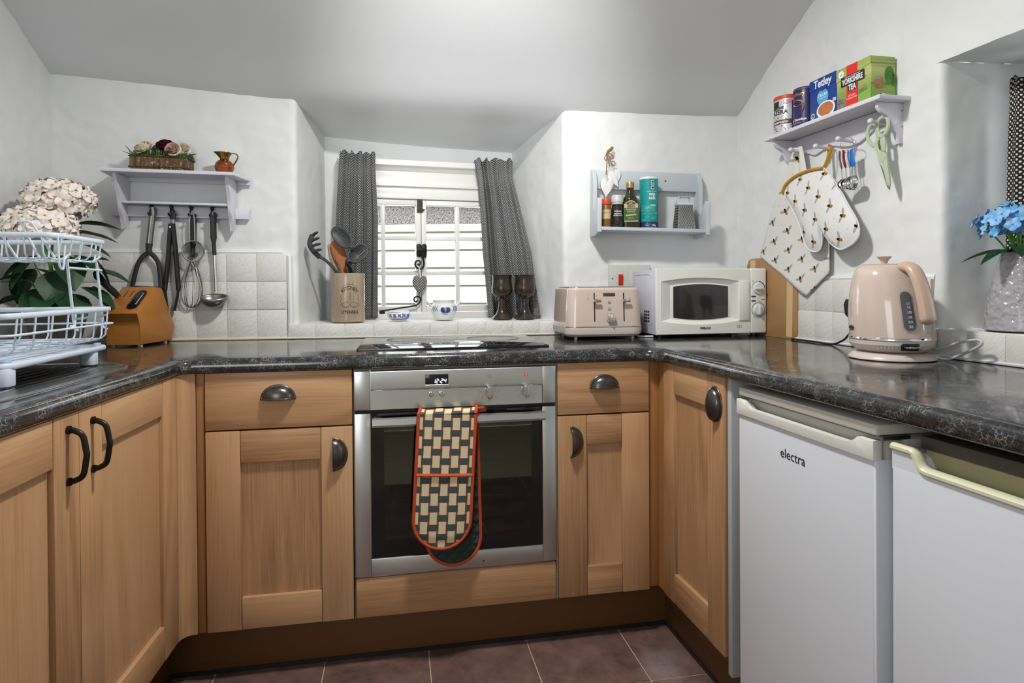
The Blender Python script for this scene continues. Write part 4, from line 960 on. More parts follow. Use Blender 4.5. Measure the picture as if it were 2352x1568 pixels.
st.build('stems', M_['stem'], hy)
lm = leaf_mesh('leaf', M_['leaf'], 0.125, 0.098, 0.22, 0.2, serr=0.03); lm2 = leaf_mesh('leaf', M_['leaf'], 0.10, 0.076, 0.15, 0.3, serr=0.03)
for p, az, el, me in (((-0.065, 0.0, 0.42), 1.9, 0.15, lm2), ((0.07, -0.02, 0.40), -1.2, 0.1, lm), ((0.06, -0.01, 0.375), -1.45, -0.05, lm), ((0.055, -0.03, 0.345), -1.5, -0.2, lm), ((0.07, -0.05, 0.30), -1.75, -0.5, lm2),
                      ((0.11, -0.03, 0.255), -1.55, -0.15, lm), ((0.05, -0.06, 0.30), -2.2, -0.9, lm), ((-0.03, -0.05, 0.30), 2.4, -0.8, lm), ((-0.04, -0.02, 0.30), 1.9, -0.5, lm), ((0.03, -0.07, 0.25), -2.7, -1.0, lm),
                      ((0.0, -0.06, 0.20), 2.9, -0.7, lm), ((-0.03, -0.05, 0.235), 1.9, 0.0, lm2), ((-0.04, -0.07, 0.17), 1.4, -0.1, lm2), ((0.06, -0.07, 0.18), -2.3, -0.6, lm), ((0.09, -0.04, 0.2), -1.7, -0.4, lm), ((-0.02, 0.03, 0.25), 0.6, 0.2, lm),
                      ((0.03, 0.03, 0.28), -0.6, 0.3, lm), ((0.03, -0.06, 0.19), 3.1, -0.4, lm), ((-0.07, 0.01, 0.26), 1.3, -0.9, lm), ((0.10, 0.0, 0.30), -1.2, -0.9, lm)): leaf(hy, me, p, az, el)
flm = floret_mesh('floret', [M_['petal_pink'], M_['petal_centre']], 0.0245)
def head(c, R, n, seed):
    rnd = random.Random(seed); b = MB(); b.ball((0, 0, 0), (R[0] * 0.82, R[1] * 0.82, R[2] * 0.8), 16, 10); h = b.build('flower_head', M_['petal_pink'], hy, loc=c)
    for k in range(n):
        z = 1 - 1.55 * (k + 0.5) / n; a = 2.39996 * k; q = math.sqrt(max(0, 1 - z * z)); d = Vector((q * math.cos(a), q * math.sin(a), z)) + Vector([rnd.uniform(-.08, .08) for _ in range(3)])
        p = Vector((d.x * R[0], d.y * R[1], d.z * R[2])); o = put('floret', flm, h, p); s = rnd.uniform(0.8, 1.15); o.scale = (s, s, s)
        aim(o, (d.x / R[0], d.y / R[1], d.z / R[2]), rnd.uniform(0, 6))
head((0.0, 0.02, 0.482), (0.098, 0.085, 0.062), 92, 3); head((-0.025, -0.05, 0.385), (0.104, 0.085, 0.062), 92, 5)

# ---------------------------------------------------------------- knife block
kb = thing('knife_block', 'honey-coloured wooden knife block beside the hydrangea', 'knife block', (-0.775, 0.452, 0.9085), -0.22)
b = MB(); b.prism([(0.0, 0.006), (0.0, 0.083), (-0.022, 0.112), (0.085, 0.200), (0.125, 0.196), (0.205, 0.055), (0.185, 0.006)][::-1], -0.058, 0.058, 'x', 0.004); b.build('block', M_['knife_block'], kb, smooth=30)
for x in (-0.045, 0.045):
    t = MB(); t.cyl((x, 0.02, 0.0), (x, 0.02, 0.007), 0.008, 14); t.cyl((x, 0.16, 0.0), (x, 0.16, 0.007), 0.008, 14); t.build('foot', M_['grey_pl'], kb)
SL = T(0, -0.022, 0.112) @ Matrix.Rotation(math.atan2(0.088, 0.107), 4, 'X')       # slanted face: local x across, y up the slope
t = MB(); t.prism(rrect(0.036, 0.095, 0.016, 5, 0.030, 0.068), 0.0005, 0.0045, 'z', 0.001, M=SL); bd = t.build('sharpener_plate', M_['black_gloss'], kb)
t = MB()
for k in range(9): t.box(0.037, 0.041, 0.042 + 0.0065 * k, 0.0452 + 0.0065 * k, 0.0045, 0.0049, M=SL)
t.build('sharpener_marks', M_['white_ink'], bd)
for x in (-0.006, -0.026):
    t = MB(); t.box(x - 0.0012, x + 0.0012, 0.085, 0.118, 0.0, 0.0006, M=SL); t.build('knife_slot', M_['dark'], kb)
def knife(label, x, y, ln, w):
    Kw = T(-0.775, 0.452, 0.9085) @ rotz(-0.22) @ SL @ T(x, y, 0.001) @ Matrix.Rotation(0.22, 4, 'X') @ Matrix.Rotation(-0.10, 4, 'Y')
    k = thing('kitchen_knife', label, 'knife'); k.matrix_world = Kw
    t = MB(); t.tube([(0, 0, 0.004), (0, 0, 0.02), (0, -0.001, ln * 0.5), (0, 0.002, ln * 0.9), (0, 0.004, ln)], [(w * .8, 0.007), (w, 0.008), (w * .92, 0.008), (w * 1.1, 0.009), (w * 0.6, 0.006)], 12, flat=(0, 1, 0)); t.build('grip', M_['black'], k)
    t = MB(); t.cyl((0, 0, -0.001), (0, 0, 0.006), 0.009, 12); t.build('bolster', M_['copper'], k)
knife('black-handled kitchen knife nearest the sharpener plate', -0.035, 0.028, 0.105, 0.012); knife('long black-handled kitchen knife at the back of the block', -0.047, 0.088, 0.125, 0.013)

# ---------------------------------------------------------------- utensil shelf on the back wall
WB = lambda s, d, z: FB @ Vector((s, -d, z))
us = thing('wall_shelf', 'lilac-white wooden wall shelf with utensil hooks', 'shelf'); us.matrix_world = FB @ T(-0.65, -0.014, 1.505) @ Matrix.Rotation(0.022, 4, 'Y')
mb = MB(); mb.prism([(-0.243, 0), (0.243, 0), (0.222, -0.128), (-0.222, -0.128)][::-1], 0.0, 0.012, 'z', 0.0015); mb.build('top_board', M_['shelf_white'], us)
def bracket(par, x, prof, m, t=0.012): b = MB(); b.prism(prof, x - t / 2, x + t / 2, 'x', 0.0015); return b.build('bracket', m, par)
pr = [(0.0, 0.0), (-0.098, 0.0)] + bez((-0.098, -0.010), (-0.085, -0.05), (-0.062, -0.07), (-0.062, -0.105), 8) + bez((-0.062, -0.105), (-0.060, -0.13), (-0.045, -0.14), (-0.04, -0.155), 6)[1:] + [(-0.034, -0.168), (-0.030, -0.190), (0.0, -0.172)]
bracket(us, -0.188, pr, M_['shelf_white']); bracket(us, 0.187, pr, M_['shelf_white'])
b = MB(); b.box(-0.181, 0.181, -0.058, 0.0, -0.1, -0.092, 0.001); b.build('lower_board', M_['shelf_white'], us)
b = MB(); b.box(-0.241, 0.241, -0.010, 0.004, -0.142, -0.103, 0.001); b.build('hook_rail', M_['shelf_white'], us)
b = MB(); b.box(-0.243, 0.243, -0.004, 0.004, -0.014, 0.0); b.build('back_strip', M_['shelf_white'], us)
hk = MB(); hk.tube(spline([(0, 0.0, 0.0), (0, -0.012, -0.002), (0, -0.020, -0.012), (0, -0.024, -0.024), (0, -0.031, -0.026), (0, -0.036, -0.018)], 4), 0.0026, 8); hk.ball((0, -0.010, 0.006), (0.0065, 0.008, 0.0095), 12, 8); hk = hk.mesh('hook', M_['black'])
for x in (-0.098, -0.029, 0.040, 0.113): put('hook', hk, us, (x, -0.008, -0.112))
# hanging tools, in wall coordinates (s along the wall, z up) with the wall at y = 0
def tool(name, label, s, z, d=0.040):
    t = thing(name, label, name.replace('_', ' ').split()[-1] if name != 'kitchen_tongs' else 'tongs'); t.matrix_world = FB @ T(s, -d, z); return t
K, KZ = 0.00149, 0.00162
def pp(u0, v0): return lambda u, v, y=0.0: ((u - u0) * K, y, -(v - v0) * KZ)
t = tool('potato_masher', 'steel-handled potato masher with dark grey frame', -0.742, 1.397); q = pp(350, 480)
b = MB(); b.tube(spline([q(350, 480), q(349, 500), q(345, 530), q(341, 561)], 4), [(0.0085, 0.010)] * 2 + [(0.0115, 0.010)] * 11, 14); b.build('handle', M_['steel_dull'], t)
b = MB(); b.prism(rrect(0.009, 0.024, 0.004, 4, q(347.5, 492)[0], q(347.5, 492)[2]), -0.0115, -0.0085, 'y'); b.build('hanging_slot', M_['black'], t)
b = MB(); b.tube([q(341, 561), q(340, 572), q(340, 580)], [0.0125, 0.0105, 0.011], 12)
for P in (((340, 580), (326, 590), (316, 604), (308, 628), (301, 657)), ((340, 580), (352, 590), (361, 604), (365, 628), (367, 660))): b.tube(spline([q(*p) for p in P], 5), [(0.0055, 0.0085)] * 21, 8, flat=(0, 1, 0))
b.tube([(q(299 + 70 * k / 30, 658 + 3 * k / 30)[0], 0.012 * math.sin(k * 1.3), q(299 + 70 * k / 30, 658 + 3 * k / 30)[2]) for k in range(31)], 0.0052, 8); b.build('masher_frame', M_['charcoal2'], t)
t = tool('kitchen_tongs', 'black nylon tongs hanging between masher and whisk', -0.674, 1.390); q = pp(396, 484)
b = MB(); b.prism([q(*p)[::2] for p in ((388, 492), (404, 492), (402, 506), (391, 506))][::-1], -0.006, 0.006, 'y', 0.002); b.torus(q(396, 489), 0.006, 0.003, 16, 8, axis='y'); b.build('pull_tab', M_['black'], t)
b = MB(); b.box(q(391, 0)[0], q(401, 0)[0], -0.004, 0.004, q(0, 518)[2], q(0, 504)[2], 0.001); b.build('spring', M_['steel_dull'], t)
for sg, P in ((-1, ((392, 516), (389, 545), (384, 605), (378, 650), (377, 668), (382, 712))), (1, ((396, 516), (399, 545), (404, 605), (407, 650), (407, 668), (398, 712)))):
    b = MB(); sp = spline([q(*p) for p in P], 6); n = len(sp); b.tube(sp, [((0.0085 if i < n * 0.75 else 0.0045), (0.0105 if i < n * 0.55 else 0.0075)) for i in range(n)], 10, flat=(1, 0, 0)); b.build('arm', M_['black'], t)
b = MB(); b.cyl(q(393, 524, -0.012), q(393, 524, -0.008), 0.0035, 12); b.build('rivet', M_['chrome'], t)
t = tool('balloon_whisk', 'steel balloon whisk with black handle behind the sieve', -0.606, 1.388, 0.030); q = pp(442, 484)
b = MB(); b.tube(spline([q(443, 492), q(442, 505), q(441, 555), q(439, 590)], 4), [(0.0095, 0.008)] * 4 + [(0.012, 0.009)] * 5 + [(0.0085, 0.0085)] * 4, 12); b.build('handle', M_['black'], t)
b = MB()
for k in range(5):
    a = PI * k / 5; ca, sa = math.cos(a), math.sin(a)
    pts = []
    for i in range(25):
        th = 2 * PI * i / 24; zz = -0.5 * (1 - math.cos(th)); rr = 0.050 * abs(math.sin(th)) * abs(zz) ** 0.55 + 0.003 * (1 - abs(zz))
        sg = 1 if i < 12 else -1; x = q(439 - 4 * abs(zz), 0)[0]
        pts.append((x + sg * rr * ca, sg * rr * sa * 0.62, q(0, 592)[2] + zz * 0.182))
    b.tube(pts, 0.0014, 6)
b.build('wires', M_['steel_dull'], t)
t = tool('tea_sieve', 'small round steel sieve hung in front of the whisk', -0.604, 1.388, 0.052); q = pp(442, 484)
b = MB(); c = q(445, 577); b.torus(c, 0.0375, 0.0028, 40, 8, axis='y'); b.tube(spline([q(437, 553), q(437, 510), q(439, 497), q(443, 494), q(447, 497), q(449, 510), q(449, 553)], 5), 0.0019, 6); b.tube(spline([q(440, 602), q(446, 612), q(452, 610), q(453, 600)], 4), 0.0017, 6); b.build('frame', M_['steel'], t)
b = MB(); b.grid(lambda u, v: (c[0] + 0.037 * v * math.cos(2 * PI * u), 0.016 * (1 - v * v), c[2] + 0.037 * v * math.sin(2 * PI * u)), 32, 8, cu=True)
b.build('mesh_bowl', thin_glass('fine_wire_mesh', (0.42, 0.42, 0.42), 0.8, 0.4), t)
t = tool('soup_ladle', 'steel soup ladle with black handle hanging last on the rail', -0.533, 1.386); q = pp(490, 484)
b = MB(); b.tube(spline([q(490, 487), q(490, 500), q(490.5, 545), q(492, 584)], 4), [(0.010, 0.006)] * 2 + [(0.013, 0.0075)] * 3 + [(0.0115, 0.0075)] * 4 + [(0.0075, 0.006)] * 4, 12); b.torus((q(489, 497)[0], -0.006, q(489, 497)[2]), 0.0055, 0.0016, 16, 6, axis='y'); b.build('handle', M_['black'], t)
b = MB(); b.tube(spline([q(492, 580), q(494, 640), q(495, 668)], 5), 0.0055, 10); b.build('stem', M_['steel'], t)
b = MB(); c = q(492, 678); b.grid(lambda u, v: (c[0] + 0.0475 * math.sin(PI / 2 * v) * math.cos(2 * PI * u), -0.012 + 0.036 * math.sin(PI / 2 * v) * math.sin(2 * PI * u) * 1.0, c[2] + 0.010 * math.sin(2 * PI * u) * math.sin(PI / 2 * v) - 0.040 * math.cos(PI / 2 * v)), 36, 10, cu=True)
b.torus((c[0], -0.012, c[2]), 0.0472, 0.0012, 36, 6, M=T(0, 0, 0)) if False else None
b.build('bowl', M_['steel_dull'], t)
for o in t.children:
    if o.name.startswith('bowl'): so = o.modifiers.new('thickness', 'SOLIDIFY'); so.thickness = 0.0014

# ---------------------------------------------------------------- planter and jug on that shelf
US = FB @ T(-0.65, -0.014, 1.505) @ Matrix.Rotation(0.022, 4, 'Y')
pl = thing('bark_planter', 'oblong birch bark planter of moss and roses on the wall shelf', 'planter'); pl.matrix_world = US @ T(-0.045, -0.058, 0.0122)
b = MB(); b.prism([(x, y) for x, y in rrect(0.176, 0.066, 0.004, 2)], 0.001, 0.048, 'z'); b.build('inner_box', M_['dark'], pl)
rnd = random.Random(11)
xs = [-0.095]
while xs[-1] < 0.088: xs.append(min(0.095, xs[-1] + rnd.uniform(0.014, 0.024)))
for a, c in zip(xs, xs[1:]):
    for y in (-0.036, 0.034):
        t = MB(); t.box(a + 0.0004, c - 0.0004, y - 0.002, y + 0.002 + rnd.uniform(0, .001), 0.0, 0.055 + rnd.uniform(-.003, .004), 0.001, 1); t.build('bark_slat', M_['bark'], pl)
for x in (-0.095, 0.093):
    for y in (-0.022, 0.0, 0.022):
        t = MB(); t.box(x - 0.002, x + 0.002, y - 0.0108, y + 0.0108, 0.0, 0.055 + rnd.uniform(-.003, .004), 0.001, 1); t.build('bark_slat', M_['bark'], pl)
for z in (0.013, 0.05):
    t = MB(); t.tube([(x, y, z + rnd.uniform(-.001, .001)) for x, y in rrect(0.198, 0.078, 0.006, 3)], 0.0023, 6, closed=True); t.build('twig_band', M_['rust'], pl)
t = MB()
for k in range(900):
    x, y = rnd.uniform(-0.097, 0.097), rnd.uniform(-0.040, 0.036); h = rnd.uniform(0.010, 0.026) * (1.2 - abs(x) * 3); a = rnd.uniform(0, 2 * PI); le = rnd.uniform(0.003, 0.016)
    p0 = Vector((x, y, 0.050)); p1 = p0 + Vector((math.cos(a) * le, math.sin(a) * le, h)); pm = (p0 + p1) / 2 + Vector((0, 0, h * 0.3)); wv = Vector((-math.sin(a), math.cos(a), 0)) * 0.0011
    t.add([p0 - wv, p0 + wv, pm + wv, p1, pm - wv], [(0, 1, 2, 4), (4, 2, 3)])
t.ball((0, 0, 0.045), (0.092, 0.034, 0.014), 20, 8); o = t.build('moss', M_['moss'], pl, smooth=0); o['kind'] = 'stuff'
def rose(par, m, p, r, d, seed):
    rnd = random.Random(seed); b = MB()
    for ring, (n, R, tilt) in enumerate(((3, 0.30, 0.15), (4, 0.5, 0.4), (5, 0.78, 0.75), (6, 1.0, 1.15))):
        for k in range(n):
            a = 2 * PI * (k + 0.5 * ring) / n + rnd.uniform(-.1, .1)
            def f(u, v):
                s = 2 * u - 1; t = v; aa = a + s * (1.5 * PI / n); rad = r * R * (0.25 + 0.75 * math.sin(t * PI / 2)) * (1 + 0.08 * s * s)
                z = r * (1.15 * t * math.cos(tilt * t) - 0.35) * (1 - 0.12 * s * s) + (0.08 * r * (t > 0.9))
                return (rad * math.cos(aa), rad * math.sin(aa), z)
            b.grid(f, 6, 5)
    o = b.build('rose', m, par, smooth=80, loc=p); aim(o, d); return o
rose(pl, M_['petal_cream'], (-0.056, -0.012, 0.078), 0.033, (-0.3, -0.6, 0.75), 1).scale = (1.15, 1, 0.95)
rose(pl, M_['petal_red'], (0.012, 0.0, 0.084), 0.039, (0.1, -0.5, 0.9), 2); rose(pl, M_['petal_blush'], (0.048, -0.030, 0.078), 0.026, (0.15, -0.95, 0.35), 3); rose(pl, M_['petal_cream'], (0.068, 0.004, 0.088), 0.025, (0.5, -0.5, 0.7), 4)
lf = leaf_mesh('leaf', M_['leaf_olive'], 0.036, 0.026, 0.1, 0.2)
for p, az, el in (((-0.10, -0.01, 0.062), 1.9, 1.0), ((-0.098, -0.02, 0.055), 1.4, 0.5), ((-0.025, 0.0, 0.078), 0.3, 0.9), ((-0.012, -0.005, 0.075), -0.2, 1.2), ((-0.03, 0.01, 0.07), 1.0, 0.9), ((0.085, 0.0, 0.06), -1.2, 0.5), ((0.03, -0.04, 0.056), -2.6, 0.4)): leaf(pl, lf, p, az, el)
jg = thing('copper_jug', 'small copper jug with brass neck and handle on the wall shelf', 'jug'); jg.matrix_world = US @ T(0.168, -0.060, 0.0122)
b = MB(); b.lathe([(0, 0), (0.018, 0), (0.021, 0.001), (0.028, 0.009), (0.0315, 0.019), (0.0325, 0.025), (0.0336, 0.026), (0.0336, 0.0285), (0.0325, 0.0295), (0.0315, 0.036), (0.0275, 0.044), (0.020, 0.051), (0.0135, 0.0545)], 36); b.build('body', M_['copper'], jg)
def neck(u, v):
    a = 2 * PI * u; r = 0.0135 + 0.0095 * v ** 1.5; sp = max(0, math.cos(a - PI)) ** 4 * 0.016 * v ** 1.3
    return ((r + sp) * math.cos(a), r * math.sin(a), 0.054 + (0.0265 + 0.002 * max(0, math.cos(a - PI)) ** 2) * v)
b = MB(); b.grid(neck, 32, 8, cu=True); o = b.build('neck', M_['brass'], jg); so = o.modifiers.new('thickness', 'SOLIDIFY'); so.thickness = 0.001
b = MB(); b.tube(spline([(0.018, 0, 0.070), (0.026, 0, 0.078), (0.040, 0, 0.076), (0.046, 0, 0.066), (0.040, 0, 0.050), (0.031, 0, 0.036)], 5), [(0.0018, 0.003)] * 26, 8); b.build('handle', M_['brass'], jg)
# ---------------------------------------------------------------- curtains at the little window
def curtain(name, label, left, right, zt, zb, folds, amp, cloth_w, mat, seed=0, nv=40, nu=150, hz=0.05):
    """left/right: functions v -> (x, y) of the two edges, v from 0 (top) to 1"""
    rnd = random.Random(seed); ph = [rnd.uniform(0, 6) for _ in range(4)]
    def f(u, v):
        a, b = left(v), right(v); x, y = a[0] + (b[0] - a[0]) * u, a[1] + (b[1] - a[1]) * u
        w = (0.75 + 0.4 * math.sin(5 * u + ph[2])) * math.sin(2 * PI * folds * (u + 0.06 * math.sin(2 * PI * u + ph[3])) + ph[0] + 0.5 * math.sin(3 * v + ph[1])) + 0.35 * math.sin(2 * PI * folds * 2.3 * u + ph[2] + v)
        pinch = math.exp(-((v - 0.12) / 0.05) ** 2)
        k = amp * (0.75 + 0.35 * v) * (1 - 0.45 * pinch)
        if v < 0.07: k *= 1.15
        dx = 0.35 * k * math.cos(2 * PI * folds * u + ph[0] + 0.5 * math.sin(3 * v + ph[1]))
        z = zt + (zb - zt) * v + (0.006 * math.sin(2 * PI * folds * u * 1.5 + ph[3]) * (1 - v) ** 6)
        return (x + dx * math.sin(PI * u), y - k * w, z)
    b = MB(); b.grid(f, nu, nv, uvfn=lambda u, v: (u * cloth_w, v * (zt - zb))); o = b.build(name, mat, smooth=80)
    so = o.modifiers.new('thickness', 'SOLIDIFY'); so.thickness = 0.0016; return tag(o, label, 'curtain')
def lerp(pts):
    def f(v):
        for (v0, *a), (v1, *b) in zip(pts, pts[1:]):
            if v <= v1 + 1e-9:
                t = (v - v0) / (v1 - v0); return tuple(p + (q - p) * t for p, q in zip(a, b))
        return tuple(pts[-1][1:])
    return f
curtain('curtain', 'dark grey polka dot curtain hanging straight beside the utensil crock', lerp([(0, -0.100, 0.868), (0.1, -0.106, 0.870), (0.4, -0.120, 0.875), (1, -0.135, 0.870)]), lerp([(0, 0.043, 0.900), (0.1, 0.043, 0.900), (0.4, 0.052, 0.900), (1, 0.048, 0.895)]), 1.672, 0.970, 3.3, 0.020, 0.32, M_['dots'], 3)
curtain('curtain', 'dark grey polka dot curtain flaring out behind the two goblets', lerp([(0, 0.470, 0.915), (0.12, 0.485, 0.915), (0.3, 0.492, 0.90), (0.6, 0.498, 0.88), (1, 0.519, 0.86)]), lerp([(0, 0.640, 0.900), (0.12, 0.640, 0.895), (0.35, 0.672, 0.86), (0.6, 0.700, 0.80), (1, 0.724, 0.735)]), 1.664, 0.969, 3.4, 0.021, 0.40, M_['dots'], 8)
curtain('curtain', 'black polka dot curtain behind the vase of blue flowers', lerp([(0, 1.715, -0.466), (0.3, 1.708, -0.466), (1, 1.700, -0.466)]), lerp([(0, 1.755, -0.62), (1, 1.750, -0.62)]), 1.640, 1.0, 3.0, 0.014, 0.30, M_['dots_dark'], 5)

# ---------------------------------------------------------------- things on the window sill
SZ = 0.9665
ck = thing('utensil_crock', 'tan stoneware crock lettered KITCHEN UTENSILS on the sill', 'crock', (-0.061, 0.702, SZ), 0.07); R = 0.0645
b = MB(); b.lathe([(0, 0.0), (0.060, 0.0), (0.0635, 0.003), (R, 0.008), (R, 0.184), (0.0632, 0.1895), (0.0605, 0.1905), (0.058, 0.188), (0.057, 0.02), (0, 0.016)], 56); b.build('body', M_['crock'], ck)
wrap = lambda x, y, z, r=R + 0.0003: (r * math.sin(x / r), -r * math.cos(x / r) + y, z)
def arch(x, y, z, rho=0.036, cz=0.098): a = x / rho; return wrap(0.006 + (rho + z) * math.sin(a), y, cz + (rho + z) * math.cos(a))
text('lettering', 'KITCHEN', 0.0165, M_['ink'], ck, (0, 0, 0), fn=arch, extra=0.0003)
text('lettering', 'UTENSILS', 0.0155, M_['ink'], ck, (0, 0, 0), fn=lambda x, y, z: wrap(x + 0.006, y, z + 0.040), extra=0.0004)
t = MB()
def ink(pts, r=0.0005): t.tube([wrap(p[0] + 0.006, 0, p[1], R + 0.0002) for p in pts], r, 4)
for s in (-1, 1):
    ink(spline([(s * 0.030, 0.108, 0), (s * 0.036, 0.100, 0), (s * 0.031, 0.090, 0), (s * 0.037, 0.082, 0), (s * 0.030, 0.074, 0), (s * 0.040, 0.069, 0)], 4)); ink([(s * 0.006 - 0.004, 0.118), (s * 0.006 - 0.004, 0.078)]); ink([(s * 0.014, 0.118), (s * 0.014, 0.078)])
    ink(spline([(s * 0.002, 0.074, 0), (s * 0.015, 0.078, 0), (s * 0.030, 0.068, 0), (s * 0.020, 0.058, 0), (s * 0.004, 0.062, 0), (s * 0.002, 0.074, 0)], 5)); ink([(s * 0.010, 0.146), (s * 0.010, 0.153), (s * 0.014, 0.152)])
ink(spline([(-0.034, 0.066, 0), (-0.012, 0.060, 0), (0, 0.070, 0), (0.012, 0.060, 0), (0.034, 0.066, 0)], 5)); ink([(0, 0.116), (0, 0.082)]); ink([(0, 0.148), (0, 0.153)])
ink(spline([(x / 1000, 0.098 + math.sqrt(0.048 ** 2 - (x / 1000) ** 2), 0) for x in range(-32, 33, 8)], 3)); ink(spline([(x / 1000, 0.098 + math.sqrt(0.029 ** 2 - (x / 1000) ** 2), 0) for x in range(-24, 25, 6)], 3))
t.build('printed_emblem', M_['ink'], ck)
def qx(u, v, y=0.70): return (-0.126 + (u - 760) * 0.001667, y, 1.157 - (v - 628) * 0.00171)
def tool2(name, label, cat, m, fn, part='blade', stem=None):
    o = thing(name, label, cat); g = MB(); fn(g); g.build(part, m, o); return o
def pasta(g):
    sp = spline([qx(737, 592, 0.685), qx(722, 577, 0.675), qx(715, 560, 0.672), qx(721, 541, 0.675)], 6); g.tube(sp, [(0.010, 0.005)] * len(sp), 10, flat=(1, 0, 0))
    for a, b in (((721, 543), (734, 536)), ((717, 556), (737, 549)), ((717, 568), (740, 562)), ((724, 579), (742, 575))): g.tube(spline([qx(*a, 0.675), qx((a[0] + b[0]) / 2, (a[1] + b[1]) / 2 - 1, 0.666), qx(*b, 0.655)], 4), [0.0058, 0.0062, 0.006, 0.006, 0.0058, 0.0056, 0.005, 0.0045, 0.003], 10)
o = tool2('pasta_fork', 'dark grey toothed pasta fork leaning out of the crock', 'utensil', M_['charcoal'], pasta, 'toothed_head')
g = MB(); g.tube(spline([qx(737, 591, 0.684), qx(752, 601, 0.69), qx(775, 628, 0.695), qx(800, 680, 0.70), qx(812, 730, 0.705)], 5), [(0.0065, 0.005)] * 21, 8); g.build('handle', M_['charcoal'], o)
def wsp(g):
    sp = spline([qx(770, 553, 0.70), qx(775, 568, 0.70), qx(782, 592, 0.70), qx(788, 618, 0.70), qx(795, 680, 0.705), qx(797, 730, 0.705)], 5); n = len(sp)
    rr = [0.010, 0.017, 0.021, 0.0235, 0.0245, 0.0255, 0.026, 0.026, 0.0255, 0.0245, 0.0235, 0.0215, 0.019, 0.017, 0.015, 0.013, 0.011]; g.tube(sp, [(rr[min(i, 16)] if i < 17 else 0.008, 0.005 if i < 15 else 0.007) for i in range(n)], 14, flat=(1, 0, 0))
tool2('wooden_spoon', 'broad brown wooden spoon in the crock', 'utensil', M_['beech'], wsp, 'bowl')
def psp(g):
    sp = spline([qx(756, 560, 0.715), qx(760, 590, 0.715), qx(769, 620, 0.715), qx(785, 690, 0.72), qx(790, 730, 0.72)], 5); g.tube(sp, [(0.004, 0.004), (0.008, 0.005)] + [(0.0085, 0.005)] * (len(sp) - 2), 10, flat=(1, 0, 0))
o = tool2('patterned_spoon', 'pale patterned spoon handle standing at the edge of the crock', 'utensil', M_['wood_pale'], psp, 'handle')
g = MB(); 
for u, v in ((761, 595), (763, 603), (767, 612)): g.ball(qx(u, v, 0.709), 0.0022, 8, 6)
g.build('painted_dots', M_['red_ink'], o)
def slotted(name, label, c, ang, la, lb, tilt, holes, neck, m):
    o = thing(name, label, 'utensil'); M = T(*qx(c[0], c[1], 0.672)) @ Matrix.Rotation(ang, 4, 'Y') @ Matrix.Rotation(tilt, 4, 'X')
    g = MB(); pts = [(lb * math.copysign(abs(math.cos(a)) ** 0.8, math.cos(a)), la * math.copysign(abs(math.sin(a)) ** 0.9, math.sin(a))) for a in [2 * PI * k / 32 for k in range(32)]]
    g.grid(lambda u, v: (pts[int(round(u * 32)) % 32][0] * v, 0.010 * (1 - v * v), pts[int(round(u * 32)) % 32][1] * v), 32, 6, cu=True, M=M)
    b = g.build('blade', m, o, smooth=60); so = b.modifiers.new('thickness', 'SOLIDIFY'); so.thickness = 0.003
    g = MB()
    for hx, hz, hw, hh in holes: g.prism(rrect(hw, hh, min(hw, hh) * 0.45, 3, hx, hz), 0.0045 - 0.010 * ((hx / lb) ** 2 + (hz / la) ** 2) + 0.001, 0.0060 - 0.0 * hx + 0.006, 'y', M=M)
    if holes: g.build('slots', M_['dark'], o)
    g = MB(); g.tube(spline([M @ Vector(p) for p in ((0, 0.004, -la * 0.9), (0, 0.008, -la * 1.15))] + [qx(*p[:2], p[2]) for p in neck], 5), [(0.0085, 0.006)] * (5 * (len(neck) + 1) + 1), 10); g.build('handle', m, o); return o
slotted('slotted_spoon', 'grey perforated serving spoon rising highest from the crock', (787, 546), -0.72, 0.052, 0.030, -0.25, [(x, z, 0.006, 0.006) for x, z in ((0.012, 0.030), (0.0, 0.036), (0.015, 0.016), (0.004, 0.020), (0.018, 0.0), (0.008, 0.004), (0.018, -0.016))], [(804, 600, 0.70), (803, 690, 0.70), (801, 730, 0.70)], M_['charcoal'])
slotted('slotted_turner', 'dark grey slotted turner tipped towards the window', (824, 582), 0.85, 0.050, 0.031, -0.35, [(0.0125 - 0.0085 * k, 0.012, 0.0035, 0.034) for k in range(4)], [(809, 630, 0.69), (804, 690, 0.70), (800, 730, 0.70)], M_['charcoal2'])
def ladl(g): g.ball(qx(778, 548, 0.73), (0.022, 0.018, 0.016), 16, 10); g.tube([qx(780, 552, 0.73), qx(795, 640, 0.72), qx(797, 730, 0.715)], 0.006, 8)
tool2('nylon_ladle', 'black ladle tucked behind the perforated spoon', 'utensil', M_['black'], ladl, 'bowl')

# heart hanging from the window latch
def heart_pts(w, h, n=48):
    o = []
    for k in range(n):
        t = 2 * PI * k / n; x = 16 * math.sin(t) ** 3; z = 13 * math.cos(t) - 5 * math.cos(2 * t) - 2 * math.cos(3 * t) - math.cos(4 * t); o.append((x / 32 * w, (z - 5) / 17 * h / 1.72))
    return o
def puffy(pts, th, m, par, name, uv=True, loc=None, rot=None):
    n = len(pts); g = MB()
    for s in (-1, 1):
        g.grid(lambda u, v: (pts[int(round(u * n)) % n][0] * v, s * th * math.sqrt(max(0, 1 - v ** 2.4)), pts[int(round(u * n)) % n][1] * v), n, 8, uvfn=(lambda u, v: (pts[int(round(u * n)) % n][0] * v, pts[int(round(u * n)) % n][1] * v)) if uv else None)
    return g.build(name, m, par, smooth=70, loc=loc, rot=rot)
hx, hz = px1(957.5, 645); hp = W1 @ Vector((hx, -0.052, hz))
h1 = thing('hanging_heart', 'grey polka dot fabric heart hanging from the window latch', 'heart ornament', hp, 0.10)
puffy(heart_pts(0.066, 0.094), 0.011, M_['dots_heart'], h1, 'stuffed_heart', rot=(0, 0.06, 0))
